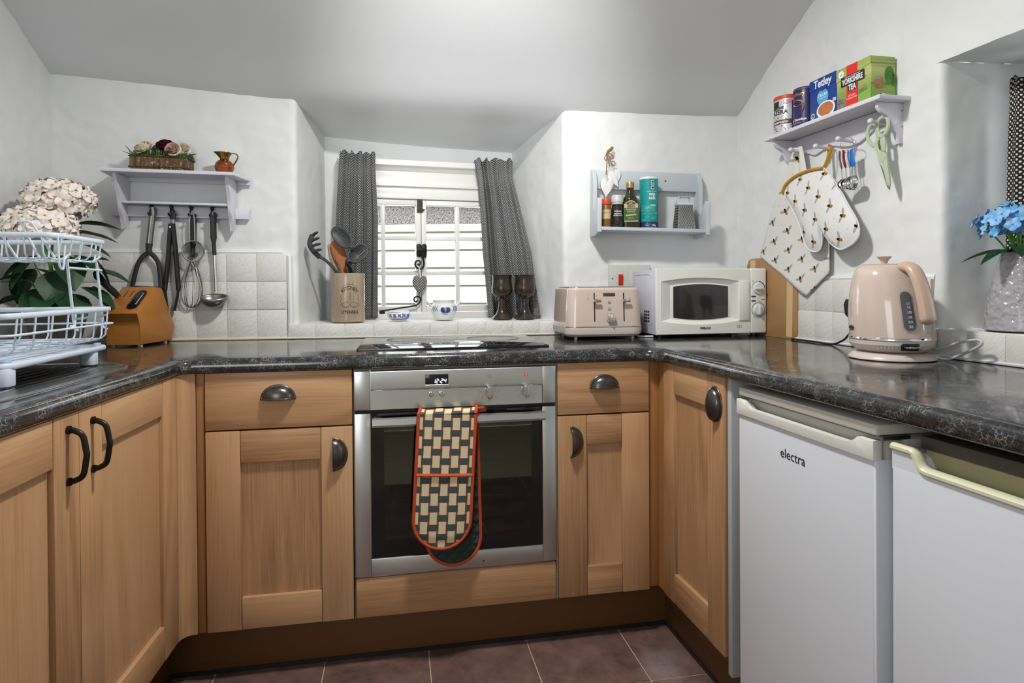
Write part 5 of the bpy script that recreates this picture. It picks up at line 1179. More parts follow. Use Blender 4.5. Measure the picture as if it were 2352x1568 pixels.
g = MB(); g.tube([(0.001, 0, 0.028), (0.0, 0, 0.040), (-0.001, 0.012, 0.056), (-0.002, 0.016, 0.060)], [(0.0028, 0.0006)] * 4, 6, flat=(1, 0, 0)); g.build('ribbon', plain('pale_lilac_ribbon', '#d8d2e4', 0.6), h1)

bw = thing('dipping_bowl', 'low white bowl with blue brushwork on the window sill', 'bowl', (0.137, 0.745, SZ), 0.0); bw.scale = (1.06, 1.06, 1.0)
prof = [(0, 0.0), (0.026, 0.0), (0.029, 0.002), (0.040, 0.010), (0.0455, 0.020), (0.044, 0.030), (0.036, 0.0385), (0.031, 0.040), (0.029, 0.0385), (0.036, 0.030), (0.04, 0.02), (0.03, 0.008), (0, 0.005)]
g = MB(); g.lathe(prof, 40, Matrix.Diagonal((1.0, 0.86, 1, 1))); g.build('body', M_['porcelain'], bw)
def rad(prof, z, m):
    for (r0, z0), (r1, z1) in zip(prof[:m], prof[1:m + 1]):
        if z0 <= z <= z1: return r0 + (r1 - r0) * (z - z0) / max(1e-6, z1 - z0)
    return prof[m][0]
def stroke(g, pts, r, prof, m, sy=1.0, w=1.0):
    sp = spline([(a, z, 0) for a, z in pts], 5); n = len(sp)
    P = []
    for a, z, _ in sp:
        q = rad(prof, z, m) + 0.0002; P.append((q * math.sin(a), -q * sy * math.cos(a), z))
    g.tube(P, [(r * (0.35 + 0.65 * math.sin(PI * i / (n - 1))), 0.0006) for i in range(n)], 8, flat=(0, 0, 1))
g = MB()
for k in range(5):
    a = -1.0 + 0.42 * k; stroke(g, [(a, 0.012), (a + 0.12, 0.022), (a + 0.3, 0.028)], 0.0035, prof, 6, 0.86); stroke(g, [(a, 0.026), (a + 0.2, 0.020), (a + 0.3, 0.012)], 0.0025, prof, 6, 0.86)
stroke(g, [(-1.1, 0.008), (-0.4, 0.0075), (0.5, 0.008), (1.0, 0.010)], 0.0030, prof, 6, 0.86); stroke(g, [(-1.1, 0.033), (-0.5, 0.034), (0.1, 0.033)], 0.0014, prof, 6, 0.86); g.build('painted_pattern', M_['blue_paint'], bw)
g = MB(); 
for a, z in ((-0.5, 0.018), (0.2, 0.022), (0.6, 0.016)): stroke(g, [(a, z - 0.006), (a + 0.1, z), (a + 0.05, z + 0.008)], 0.006, prof, 6, 0.86)
g.build('painted_wash', M_['blue_pale'], bw)
sg = thing('sugar_pot', 'white pot with two ears and a blue flower on the sill', 'pot', (0.318, 0.745, SZ), 0.05); sg.scale = (1.16, 1.16, 1.0)
prof = [(0, 0.0), (0.030, 0.0), (0.033, 0.003), (0.040, 0.020), (0.0475, 0.040), (0.0475, 0.050), (0.042, 0.062), (0.0375, 0.068), (0.0385, 0.078), (0.0405, 0.081), (0.039, 0.0815), (0.0355, 0.068), (0.042, 0.045), (0.03, 0.01), (0, 0.006)]
g = MB(); g.lathe(prof, 44); g.build('body', M_['porcelain'], sg)
for s in (-1, 1):
    g = MB(); g.tube(spline([(s * 0.044, 0, 0.056), (s * 0.052, 0, 0.064), (s * 0.057, 0, 0.072), (s * 0.063, 0, 0.076)], 4), [(0.0045, 0.010), (0.0045, 0.0105), (0.004, 0.011)] + [(0.004, 0.011)] * 8 + [(0.003, 0.008), (0.002, 0.005)], 8, flat=(1, 0, 0)); g.build('ear', M_['porcelain'], sg)
g = MB()
for k in range(9):
    a = -0.28 + 0.07 * k; stroke(g, [(a * 0.4, 0.030), (a, 0.040), (a * 0.9, 0.052)], 0.0042, prof, 6)
stroke(g, [(-0.25, 0.027), (0, 0.023), (0.2, 0.026)], 0.0012, prof, 6)
for s in (-1, 1):
    for k in range(3): a = s * (0.62 + 0.17 * k); stroke(g, [(a, 0.058), (a + s * 0.05, 0.048), (a - s * 0.02, 0.036)], 0.0018, prof, 6)
g.build('painted_flower', M_['blue_paint'], sg)
def goblet(label, x, y, rz):
    o = thing('pottery_goblet', label, 'goblet', (x, y, SZ), rz, 'pottery goblets on the sill')
    cup_ = [(0.0165, 0.084), (0.020, 0.088), (0.034, 0.098), (0.0425, 0.112), (0.0435, 0.128), (0.041, 0.142), (0.0395, 0.156), (0.0400, 0.174), (0.0425, 0.1815), (0.041, 0.1820), (0.0385, 0.172), (0.0385, 0.15), (0.041, 0.128), (0.036, 0.108), (0.0, 0.095)]
    g = MB(); g.lathe(cup_, 36); g.build('cup', M_['pottery'], o)
    g = MB(); g.lathe([(0, 0.0), (0.0415, 0.0), (0.0425, 0.004), (0.038, 0.011), (0.026, 0.022), (0.019, 0.038), (0.0155, 0.056), (0.0145, 0.070), (0.0175, 0.074), (0.0185, 0.078), (0.0165, 0.084)], 32); s = g.build('stem', M_['pottery'], o)
    g = MB(); rnd = random.Random(int(x * 1000))
    for k in range(70):
        z = rnd.uniform(0.012, 0.066); a = rnd.uniform(0, 2 * PI); r = 0.0145 + 0.022 * max(0, (0.05 - z) / 0.05) ** 2.2; g.ball((r * math.cos(a), r * math.sin(a), z), rnd.uniform(0.0012, 0.0022), 6, 4)
    g.build('glaze_speckles', M_['rust'], s)
goblet('dark brown pottery goblet, the one nearer the window panes', 0.5565, 0.715, 0.0); goblet('dark brown pottery goblet, the one nearer the toaster', 0.6495, 0.70, 1.1)
# ---------------------------------------------------------------- toaster
WZ = 0.9085
ts = thing('toaster', 'pale pink four-slice toaster with chrome trim on the worktop', 'toaster', (0.866, 0.425, WZ), -0.015)
def rr3(b, w, d, z0, z1, r, M=None, mi=0, taper=0.0, n=6, top_r=0.0, steps=5):
    """rounded box whose plan is a rounded rectangle; taper shrinks the top; top_r rounds the upper rim"""
    lv = [(0.0, z0), (0.0, z1 - top_r)] + [(top_r * (1 - math.cos(PI / 2 * k / steps)), z1 - top_r + top_r * math.sin(PI / 2 * k / steps)) for k in range(1, steps + 1)]
    base = rrect(w, d, r, n); N = len(base); vs = []
    for ins, z in lv:
        t = (z - z0) / (z1 - z0); kx = (w - 2 * ins - taper * t) / w; ky = (d - 2 * ins - taper * t) / d
        vs += [(x * kx, y * ky, z) for x, y in base]
    fs = [(i * N + j, i * N + (j + 1) % N, (i + 1) * N + (j + 1) % N, (i + 1) * N + j) for i in range(len(lv) - 1) for j in range(N)]
    fs += [list(range(N))[::-1], [(len(lv) - 1) * N + j for j in range(N)]]; b.add(vs, fs, M, mi)
b = MB(); rr3(b, 0.285, 0.255, 0.048, 0.187, 0.040, taper=0.016, top_r=0.010, n=8); b.build('body', M_['pink'], ts, smooth=50)
b = MB(); N = 120; base = rrect(0.288, 0.258, 0.042, 29)
lv = [(0.80, 0.010), (0.93, 0.012), (0.985, 0.020), (1.0, 0.034), (1.0, 0.045)]
b.grid(lambda u, v: (lambda p, l, i: (p[0] * l[0] * (1 + (0.006 if i % 2 else 0) * (0 < l[1] < 0.043)), p[1] * l[0] * (1 + (0.006 if i % 2 else 0) * (l[1] < 0.043)), l[1]))(base[int(round(u * len(base))) % len(base)], lv[int(round(v * 4))], int(round(u * len(base)))), len(base), 4, cu=True)
b.add([(x * 0.8, y * 0.8, 0.010) for x, y in base], [list(range(len(base)))]); b.build('fluted_base', M_['pale_base'], ts, smooth=25)
b = MB(); b.tube([(x, y, 0.0468) for x, y in rrect(0.288, 0.258, 0.042, 8)], [(0.0022, 0.0015)] * 36, 8, closed=True, flat=(0, 0, 1)); b.build('chrome_band', M_['chrome'], ts)
b = MB(); b.prism(rrect(0.245, 0.205, 0.03, 6), 0.186, 0.1895, 'z', 0.001); b.build('top_plate', M_['steel'], ts)
for x in (-0.09, -0.04, 0.04, 0.09):
    t = MB(); t.box(x - 0.012, x + 0.012, -0.075, 0.075, 0.1893, 0.1900); t.build('toast_slot', M_['dark'], ts)
for x in (-0.104, 0.110):
    for y in (-0.095, 0.085):
        t = MB(); t.cyl((x, y, 0.0), (x, y, 0.014), 0.006, 14); t.build('foot', M_['pale_base'], ts)
fy = lambda z: -(0.255 / 2 - 0.016 * 0.5 * (z - 0.048) / 0.139)      # front face
def face(name, m, fn): g = MB(); fn(g); return g.build(name, m, ts)
for x, m in ((-0.043, M_['neon']), (0.067, M_['steel'])):
    face('lever_slot', M_['dark'], lambda g: g.tube([(x, fy(0.168) - 0.0002, 0.168), (x, fy(0.065) - 0.0002, 0.065)], [(0.0022, 0.0007)] * 2, 8, flat=(1, 0, 0)))
    face('lever', M_['chrome'], lambda g: (g.box(x - 0.010, x + 0.020, fy(0.14) - 0.020, fy(0.14) - 0.012, 0.1345, 0.1455, 0.002), g.box(x - 0.0015, x + 0.0015, fy(0.14) - 0.014, fy(0.14) + 0.002, 0.137, 0.143)))
    if m is M_['neon']: face('lever_window', plain('orange_lever_insert', '#c8502c', 0.3), lambda g: g.box(x + 0.004, x + 0.018, fy(0.14) - 0.0206, fy(0.14) - 0.0198, 0.137, 0.143))
face('badge', M_['steel_dull'], lambda g: g.box(-0.010, 0.034, fy(0.162) - 0.0016, fy(0.162) + 0.004, 0.1555, 0.1685, 0.001))
text('lettering', 'KENWOOD', 0.0088, M_['ink'], ts, (0.012, fy(0.162) - 0.0018, 0.162), extra=0.0001)
for z in (0.136, 0.112): face('push_button', M_['chrome'], lambda g: (g.lathe([(0.0058, 0), (0.0058, 0.003), (0.0048, 0.004), (0, 0.0042)], 18, T(0.0125, fy(z) + 0.0005, z) @ Matrix.Rotation(PI / 2, 4, 'X')), g.torus((0.0125, fy(z) - 0.0037, z), 0.0022, 0.0005, 12, 4, axis='y')))
face('browning_dial', M_['chrome'], lambda g: (g.lathe([(0.0162, 0), (0.0165, 0.004), (0.0150, 0.016), (0.013, 0.0185), (0, 0.019)], 28, T(0.0165, fy(0.078), 0.078) @ Matrix.Rotation(PI / 2, 4, 'X')), g.box(0.0145, 0.0185, fy(0.078) - 0.022, fy(0.078) - 0.018, 0.064, 0.092, 0.001)))
face('printed_marks', M_['grey_ink'], lambda g: ([g.torus((x, fy(0.147) - 0.0002, 0.1475), 0.003, 0.0004, 12, 4, axis='y') for x in (-0.066, 0.090)], [g.box(x - 0.002, x + 0.002, fy(0.163) - 0.0006, fy(0.163), 0.1630, 0.1634) for x in (-0.066, 0.090)], [g.ball((0.0165 + 0.021 * math.cos(a), fy(0.078) - 0.0004, 0.078 + 0.021 * math.sin(a)), 0.0009, 6, 4) for a in (0.9, 2.2, 3.7)]))
g = MB(); g.tube(spline([(0.10, 0.06, 0.004), (0.152, 0.03, 0.0035), (0.158, -0.02, 0.0035), (0.150, -0.06, 0.0035), (0.20, -0.07, 0.0035)], 6), 0.0035, 8); g.build('power_cord', M_['white_pl'], ts)

# ---------------------------------------------------------------- microwave
mw = thing('microwave', 'white microwave with two round dials standing in the corner', 'microwave', (1.2765, 0.300, WZ), 0.0)
w2, H0, H1 = 0.2205, 0.011, 0.2555
b = MB(); b.box(-w2 + 0.004, w2 - 0.004, 0.020, 0.245, H0, H1 - 0.004, 0.004); b.build('casing', M_['mw_side'], mw)
g = MB(); g.tube(spline([(-w2 + 0.0035, 0.08, 0.235), (-w2 + 0.0035, 0.052, 0.225), (-w2 + 0.0035, 0.047, 0.20), (-w2 + 0.0035, 0.05, 0.06), (-w2 + 0.0035, 0.08, 0.05)], 5), 0.0012, 6); g.tube([(-w2 + 0.0035, 0.08, 0.235), (-w2 + 0.0035, 0.225, 0.235)], 0.0012, 6); g.build('side_pressing', M_['mw_side'], mw)
for i in range(3):
    for j in range(4):
        g = MB(); g.box(-w2 + 0.0028, -w2 + 0.0045, 0.075 + 0.018 * i, 0.087 + 0.018 * i, 0.055 + 0.012 * j, 0.062 + 0.012 * j); g.build('vent_slot', M_['dark'], mw)
# front moulding: outer face with an eye-shaped sunken window
X0, X1 = -w2, 0.152            # door part; the dial panel is beyond X1
def arcz(x, zc, bow, xa, xb): t = (2 * x - xa - xb) / (xb - xa); return zc + bow * (1 - t * t)
def dish(u, v):                # ring from the outer opening to the glass
    pass
b = MB(); n = 24; ox0, ox1, ix0, ix1 = -0.202, 0.112, -0.151, 0.068; oT, oB, iT, iB = 0.207, 0.062, 0.188, 0.074
def edge(xa, xb, zt, zb, bow): return [(xa + (xb - xa) * k / n, arcz(xa + (xb - xa) * k / n, zt, bow, xa, xb)) for k in range(n + 1)] + [(xb - (xb - xa) * k / n, arcz(xb - (xb - xa) * k / n, zb, -bow, xa, xb)) for k in range(n + 1)]
Oe, Ie = edge(ox0, ox1, oT, oB, 0.014), edge(ix0, ix1, iT, iB, 0.009)
def outer_pt(p):               # push an opening point out to the face boundary
    cx, cz = (X0 + X1) / 2, (H0 + H1) / 2; dx, dz = p[0] - (ox0 + ox1) / 2, p[1] - (oT + oB) / 2
    k = min((X1 - cx) / abs(dx) if abs(dx) > 1e-6 else 9, ((H1 - H0) / 2) / abs(dz) if abs(dz) > 1e-6 else 9); return (cx + dx * k, cz + dz * k)
m_ = len(Oe); rings = [[(x, 0.010, z) for x, z in map(outer_pt, Oe)], [(max(X0 + 0.003, min(X1, x)), 0.0, max(H0 + 0.003, min(H1 - 0.003, z))) for x, z in map(outer_pt, Oe)], [(x, -0.001, z) for x, z in Oe], [(x, 0.0005, z) for x, z in Oe], [(x, 0.013, z) for x, z in Ie]]
b.add([p for r in rings for p in r], [(i * m_ + j, i * m_ + (j + 1) % m_, (i + 1) * m_ + (j + 1) % m_, (i + 1) * m_ + j) for i in range(len(rings) - 1) for j in range(m_)]); dm = b.build('door', M_['mw'], mw, smooth=28)
g = MB(); g.box(X0 + 0.002, X1, 0.010, 0.021, H0, H1, 0.002); g.build('door_back', M_['mw'], dm)
g = MB(); g.prism(edge(ix0, ix1, iT, iB, 0.009)[::-1], 0.0095, 0.0128, 'y'); g.build('viewing_glass', M_['mw_glass'], dm)
g = MB(); g.box(0.105, 0.1475, -0.006, 0.004, 0.060, 0.208, 0.003); g.build('door_grip', M_['mw'], dm)
g = MB(); g.prism(rrect(2 * w2 / 2 - X1 - 0.0 + 0.0, H1 - H0, 0.010, 5, 0, 0), 0, 0.02, 'y') if False else g.box(X1 + 0.0015, w2, -0.001, 0.021, H0, H1, 0.007, 4); cp = g.build('dial_panel', M_['mw'], mw)
def dial(z, ang):
    x = 0.1853; g = MB(); R = Matrix.Rotation(PI / 2, 4, 'X'); g.lathe([(0.0215, 0), (0.0220, 0.002), (0.0205, 0.0055), (0.0185, 0.008), (0, 0.008)], 36, T(x, -0.0012, z) @ R); kn = g.build('dial', M_['white_pl'], cp)
    g = MB(); g.prism(rrect(0.035, 0.0085, 0.004, 4), -0.018, -0.008, 'y', 0.002, M=T(x, 0, z) @ Matrix.Rotation(ang, 4, 'Y')); g.build('dial_grip', M_['white_pl'], kn)
dial(0.1795, 0.0); dial(0.0995, PI / 2)
def arc(g, z, r, a0, a1, wd, x=0.1853): g.tube([(x + r * math.cos(a), -0.0013, z + r * math.sin(a)) for a in [a0 + (a1 - a0) * k / 30 for k in range(31)]], [(wd, 0.0004)] * 31, 6, flat=(math.cos(a0), 0, math.sin(a0)))
g = MB(); arc(g, 0.1795, 0.0265, 0.0, 1.5, 0.0016); arc(g, 0.1795, 0.0265, 1.6, 3.1, 0.0006); arc(g, 0.0995, 0.0265, 0, 2 * PI, 0.0010)
g.prism(rrect(0.019, 0.0055, 0.0025, 3, 0.166, 0.1495), -0.0016, -0.0009, 'y'); g.prism(rrect(0.019, 0.0055, 0.0025, 3, 0.166, 0.133), -0.0016, -0.0009, 'y'); g.build('navy_print', M_['navy'], cp)
g = MB(); arc(g, 0.0995, 0.0315, -2.2, 1.5, 0.0007); g.prism(rrect(0.016, 0.0035, 0.0015, 3, 0.205, 0.138), -0.0016, -0.0009, 'y')
for a in (-2.2, -1.9, -1.57, -0.5, 0.5, 1.5): g.ball((0.1853 + 0.0315 * math.cos(a), -0.0013, 0.0995 + 0.0315 * math.sin(a)), (0.0017, 0.0004, 0.0017), 8, 4)
g.ball((0.164, -0.0013, 0.2065), (0.002, 0.0004, 0.002), 8, 4); g.build('light_blue_print', M_['sky_print'], cp)
text('lettering', 'WELLCO', 0.0105, M_['ink'], dm, (-0.030, -0.0014, 0.0345), extra=0.0004, shear=0.2)
g = MB(); g.tube([(0.098, -0.0012, 0.034), (0.117, -0.0012, 0.034), (0.117, -0.0012, 0.0435), (0.098, -0.0012, 0.0435)], 0.0004, 4, closed=True); g.tube([(0.107, -0.0012, 0.034), (0.110, -0.0012, 0.0435)], 0.0004, 4); g.tube([(0.098, -0.0012, 0.039), (0.107, -0.0012, 0.039)], 0.0004, 4); g.build('capacity_mark', M_['grey_ink'], dm)
for x in (-0.19, 0.19):
    for y in (0.04, 0.22):
        g = MB(); g.cyl((x, y, 0), (x, y, 0.0125), 0.010, 14); g.build('foot', M_['black'], mw)

# chopping board leaning on the side wall
cb = thing('chopping_board', 'bamboo chopping board leaning on the wall behind the microwave', 'chopping board'); cb.matrix_world = FR @ T(-0.285, -0.0075, WZ) @ Matrix.Rotation(-0.02, 4, 'X')
o = rrect(0.31, 0.295, 0.028, 6, 0, 0.1475); b = MB(); b.prism(o, -0.0165, 0.0, 'y', 0.003); b.build('board', M_['cut_board'], cb)
for x in (0.098, -0.131):
    g = MB(); g.box(x, x + 0.033, -0.0172, -0.016, 0.006, 0.289); g.build('edge_strip', M_['cut_end'], cb)

# cooker switch plate
sp_ = thing('cooker_switch', 'ivory cooker switch plate with red rocker behind the toaster', 'switch'); sp_.matrix_world = FB @ T(1.054, -0.006, 1.112)
b = MB(); b.box(-0.086, 0.086, -0.010, 0.004, -0.062, 0.073, 0.002); b.build('plate', M_['socket'], sp_)
b = MB(); b.box(-0.052, -0.026, -0.0115, -0.009, -0.01, 0.050, 0.001); b.box(0.0, 0.05, -0.0115, -0.009, -0.03, 0.05, 0.001); b.build('switch_surround', M_['socket'], sp_)
b = MB(); b.prism([(-0.0115, 0.036), (-0.020, 0.030), (-0.016, -0.005), (-0.0115, -0.008)], -0.048, -0.030, 'x', 0.001); b.build('rocker', M_['red'], sp_)
b = MB(); b.cyl((-0.072, -0.0105, 0.018), (-0.072, -0.0095, 0.018), 0.0035, 12); b.build('screw', M_['steel_dull'], sp_)

# ---------------------------------------------------------------- blue-grey spice shelf
gs = thing('spice_shelf', 'pale blue-grey wooden wall shelf holding jars and a grater', 'shelf'); GS = FB @ T(0.892, -0.008, 1.297) @ Matrix.Rotation(0.020, 4, 'Y'); gs.matrix_world = GS
LS, DS = 0.452, 0.118
pr = [(0.004, 0.0), (-DS * 0.72, 0.0), (-DS, 0.012), (-DS, 0.125)] + bez((-DS, 0.125), (-DS - 0.002, 0.150), (-DS * 0.75, 0.152), (-DS * 0.66, 0.118), 8)[1:] + bez((-DS * 0.66, 0.118), (-DS * 0.55, 0.085), (-DS * 0.38, 0.085), (-DS * 0.36, 0.13), 8)[1:] + bez((-DS * 0.36, 0.13), (-DS * 0.34, 0.2), (-DS * 0.40, 0.255), (-0.012, 0.268), 8)[1:] + [(0.004, 0.268)]
for x in (0.008, LS - 0.008):
    b = MB(); b.prism(pr, x - 0.008, x + 0.008, 'x', 0.002); b.build('side_panel', M_['shelf_grey'], gs, smooth=30)
b = MB(); b.box(0.016, LS - 0.016, -DS + 0.002, 0.002, 0.019, 0.032, 0.001); b.build('shelf_board', M_['shelf_grey'], gs)
b = MB(); b.box(0.016, LS - 0.016, -0.016, 0.002, 0.192, 0.266, 0.001); b.build('back_board', M_['shelf_grey'], gs)
b = MB(); b.cyl((0.305, -0.0175, 0.232), (0.305, -0.0155, 0.232), 0.0038, 14); b.build('screw', M_['steel_dull'], gs)
def on_shelf(name, label, cat, x, d, rz=0.0):
    o = thing(name, label, cat); o.matrix_world = FB @ T(x, -d, 1.3305 - 0.02 * (x - 0.892)) @ rotz(rz); return o
CV = lambda R, o=0.0003: (lambda x, y, z: ((R + o) * math.sin(x / R), -(R + o) * math.cos(x / R) + y, z))
def label_patch(par, m, R, x0, x1, z0, z1, name='label', o=0.0004):
    g = MB(); g.grid(lambda u, v: ((R + o) * math.sin((x0 + (x1 - x0) * u) / R), -(R + o) * math.cos((x0 + (x1 - x0) * u) / R), z0 + (z1 - z0) * v), 20, 2); return g.build(name, m, par)
s1 = on_shelf('spice_jar', 'small orange-lidded spice jar at the end of the spice shelf', 'jar', 0.940, 0.080, -0.22)
g = MB(); g.lathe([(0, 0), (0.0165, 0), (0.018, 0.002), (0.018, 0.082), (0.015, 0.088), (0, 0.088)], 24); g.build('glass', M_['spice'], s1)
g = MB(); g.lathe([(0.018, 0.088), (0.0185, 0.090), (0.0185, 0.108), (0.0175, 0.110), (0, 0.110)], 24); g.build('lid', M_['orange_cap'], s1)
label_patch(s1, M_['lbl_cream'], 0.018, -0.020, 0.020, 0.032, 0.068); text('lettering', 'GROUND', 0.007, M_['red_ink'], s1, (0, 0, 0), fn=lambda x, y, z: CV(0.018, 0.0008)(x, y, z + 0.055))
s2 = on_shelf('pepper_grinder', 'clear-topped peppercorn grinder with black label on the spice shelf', 'grinder', 0.985, 0.080, -0.20)
g = MB(); g.lathe([(0, 0), (0.023, 0), (0.0245, 0.003), (0.0245, 0.075), (0.022, 0.085), (0.022, 0.09)], 28); g.build('glass', M_['peppercorn'], s2)
g = MB(); g.lathe([(0.0225, 0.09), (0.0225, 0.097), (0.0245, 0.098), (0.0235, 0.122), (0.0205, 0.126), (0, 0.127)], 28); g.build('cap', M_['grey_pl'], s2)
label_patch(s2, M_['ink'], 0.0245, -0.034, 0.034, 0.028, 0.072)
for tx, sz, z in (('Deluxe', 0.0095, 0.062), ('RAINBOW', 0.0065, 0.052), ('PEPPERCORNS', 0.0055, 0.045)): text('lettering', tx, sz, M_['white_ink'], s2, (0, 0, 0), fn=lambda x, y, z_, zz=z: CV(0.0245, 0.0009)(x, y, z_ + zz), extra=0.0001)
s3 = on_shelf('olive_oil_bottle', 'dark green olive oil bottle with gold cap on the spice shelf', 'bottle', 1.037, 0.078, -0.20)
g = MB(); rr3(g, 0.060, 0.060, 0.0, 0.100, 0.012); g.lathe([(0.028, 0.098), (0.0275, 0.108), (0.024, 0.120), (0.0165, 0.132), (0.0140, 0.142), (0.0135, 0.158)], 28); g.build('bottle', M_['oil'], s3, smooth=50)
g = MB(); g.lathe([(0.0150, 0.156), (0.0155, 0.158), (0.0155, 0.162), (0.0150, 0.163), (0.0155, 0.164), (0.0155, 0.177), (0.0145, 0.179), (0, 0.179)], 28); g.build('cap', M_['gold_cap'], s3)
g = MB(); g.prism([(-0.027, 0.022), (0.027, 0.022), (0.027, 0.090)] + bez((0.027, 0.090), (0.018, 0.092), (0.014, 0.104), (0, 0.105), 6) + bez((0, 0.105), (-0.014, 0.104), (-0.018, 0.092), (-0.027, 0.090), 6), -0.0306, -0.0300, 'y'); lb = g.build('label', M_['lbl_cream'], s3)
g = MB(); g.box(-0.0265, 0.0265, -0.0309, -0.0305, 0.026, 0.076); g.prism([(-0.020, 0.092)] + bez((-0.018, 0.092), (-0.010, 0.103), (0.010, 0.103), (0.018, 0.092), 8) + [(0.020, 0.092), (0.012, 0.090), (0, 0.097), (-0.012, 0.090)], -0.0309, -0.0305, 'y'); g.build('green_field', M_['lbl_green'], lb)
for tx, sz, z, m in (('FILIPPO', 0.0095, 0.0885, M_['ink']), ('BERIO', 0.0105, 0.0805, M_['ink']), ('Ermeldine', 0.0095, 0.070, M_['lbl_cream']), ('Oliveoil', 0.0095, 0.061, M_['lbl_cream']), ('500 ml e', 0.006, 0.036, M_['lbl_cream'])): text('lettering', tx, sz, m, lb, (0, -0.0312, z), extra=0.00015)
g = MB(); g.box(-0.020, 0.020, -0.0312, -0.0308, 0.0455, 0.0505, M=T(0, 0, 0.048) @ Matrix.Rotation(-0.1, 4, 'Y') @ T(0, 0, -0.048)); g.build('gold_ribbon', M_['lbl_cream'], lb)
s4 = on_shelf('sea_salt_tube', 'tall teal cardboard tube of sea salt on the spice shelf', 'tube', 1.114, 0.075, -0.30)
g = MB(); g.lathe([(0, 0), (0.0355, 0), (0.0358, 0.001), (0.0358, 0.193)], 40); g.build('tube', M_['teal'], s4); g = MB(); g.lathe([(0.0362, 0.191), (0.0362, 0.198), (0.035, 0.1995), (0, 0.1995)], 40); g.build('cap', M_['cap_white'], s4)
R = 0.0358; c4_ = lambda tx, sz, x0, z0, m=M_['white_ink'], **k: text('lettering', tx, sz, m, s4, (0, 0, 0), fn=lambda x, y, z: CV(R, 0.0005)(x + x0, y, z + z0), **k)
c4_('mediterranean', 0.0062, 0.010, 0.142, extra=0.0001); c4_('sea', 0.0200, 0.012, 0.132, extra=0.0005); c4_('salt', 0.0200, 0.012, 0.117, extra=0.0005); c4_('350g', 0.0085, 0.018, 0.010, extra=0.0002)
label_patch(s4, M_['navy'], R, -0.055, 0.055, 0.004, 0.024, 'navy_wave'); label_patch(s4, M_['teal_pale'], R, 0.004, 0.026, 0.085, 0.091, 'banner'); label_patch(s4, M_['white_ink'], R, 0.008, 0.020, 0.150, 0.184, 'badge'); label_patch(s4, M_['navy'], R, 0.0095, 0.0185, 0.152, 0.182, 'badge_panel', 0.0007)
text('lettering', 'SAXA', 0.0075, M_['white_ink'], s4, (0, 0, 0), fn=lambda x, y, z: CV(R, 0.0011)(0.014 - z, y, 0.168 + x), extra=0.0002)
g = MB(); cv = CV(R, 0.0002)
for k in range(6): z = 0.066 + 0.004 * k; g.tube([cv(-0.03 + 0.055 * i / 10, 0, z + 0.0006 * math.sin(i * 2 + k)) for i in range(11)], 0.0004, 4)
for fx, fz in ((-0.022, 0.056), (0.004, 0.055), (0.024, 0.058), (-0.010, 0.044), (0.014, 0.038), (-0.022, 0.031)):
    g.tube([cv(fx + 0.006 * math.cos(a), 0, fz + 0.003 * math.sin(a)) for a in [2 * PI * i / 12 for i in range(12)]], 0.0004, 4, closed=True); g.tube([cv(fx + 0.006, 0, fz), cv(fx + 0.009, 0, fz + 0.003), cv(fx + 0.009, 0, fz - 0.003)], 0.0004, 4, closed=True)
for i in range(14): a = PI * i / 13; g.tube([cv(-0.004 + 0.002 * math.cos(a), 0, 0.076 + 0.002 * math.sin(a)), cv(-0.004 + 0.011 * math.cos(a), 0, 0.076 + 0.007 * math.sin(a))], 0.0003, 4)
g.tube([cv(-0.008, 0, 0.020), cv(-0.008, 0, 0.008)], 0.0008, 4); g.tube([cv(-0.008 + 0.008 * math.cos(a), 0, 0.014 + 0.006 * math.sin(a)) for a in [PI + PI * i / 8 for i in range(9)]], 0.0008, 4); g.build('printed_sea', M_['teal_pale'], s4)
s5 = on_shelf('box_grater', 'steel box grater with pale blue handle on the spice shelf', 'grater', 1.258, 0.075, -0.02)
g = MB(); W0, W1_, D0, D1, HG = 0.074, 0.056, 0.058, 0.040, 0.096
bs, tp = [(-W0 / 2, -D0 / 2), (W0 / 2, -D0 / 2), (W0 / 2, D0 / 2), (-W0 / 2, D0 / 2)], [(-W1_ / 2, -D1 / 2), (W1_ / 2, -D1 / 2), (W1_ / 2, D1 / 2), (-W1_ / 2, D1 / 2)]
g.add([(x, y, 0.0) for x, y in bs] + [(x, y, HG) for x, y in tp], [(0, 1, 5, 4), (1, 2, 6, 5), (2, 3, 7, 6), (3, 0, 4, 7)]); gb = g.build('blades', M_['steel'], s5)
g = MB(); h = MB()
for r in range(11):
    t_ = (r + 0.8) / 12.0; wd = W0 + (W1_ - W0) * t_; y = -(D0 + (D1 - D0) * t_) / 2
    for c in range(6):
        x = (c - 2.5 + (0.5 if r % 2 else 0) - 0.25) * wd * 0.145; h.ball((x, y - 0.0006, HG * t_), (0.0022, 0.0012, 0.0022), 7, 5); g.torus((x, y - 0.0006, HG * t_ + 0.0006), 0.0024, 0.0007, 9, 4, axis='y')
for r in range(8):
    t_ = (r + 0.8) / 9; x = -(W0 + (W1_ - W0) * t_) / 2
    for c in range(3): y = (c - 1) * 0.014; h.box(x - 0.0012, x - 0.0002, y - 0.004, y + 0.004, HG * t_ - 0.0012, HG * t_ + 0.0012)
g.build('grating_teeth', M_['steel'], gb); h.build('grating_holes', M_['dark'], gb)
g = MB(); g.box(-W1_ / 2 - 0.004, W1_ / 2 + 0.004, -D1 / 2 - 0.004, D1 / 2 + 0.004, HG - 0.002, HG + 0.008, 0.002)
for s in (-1, 1): g.tube(spline([(s * (W1_ / 2), 0, HG + 0.006), (s * (W1_ / 2 - 0.002), 0, HG + 0.020), (s * (W1_ / 2 - 0.006), 0, HG + 0.030)], 4), [(0.003, 0.013)] * 9, 8, flat=(1, 0, 0))
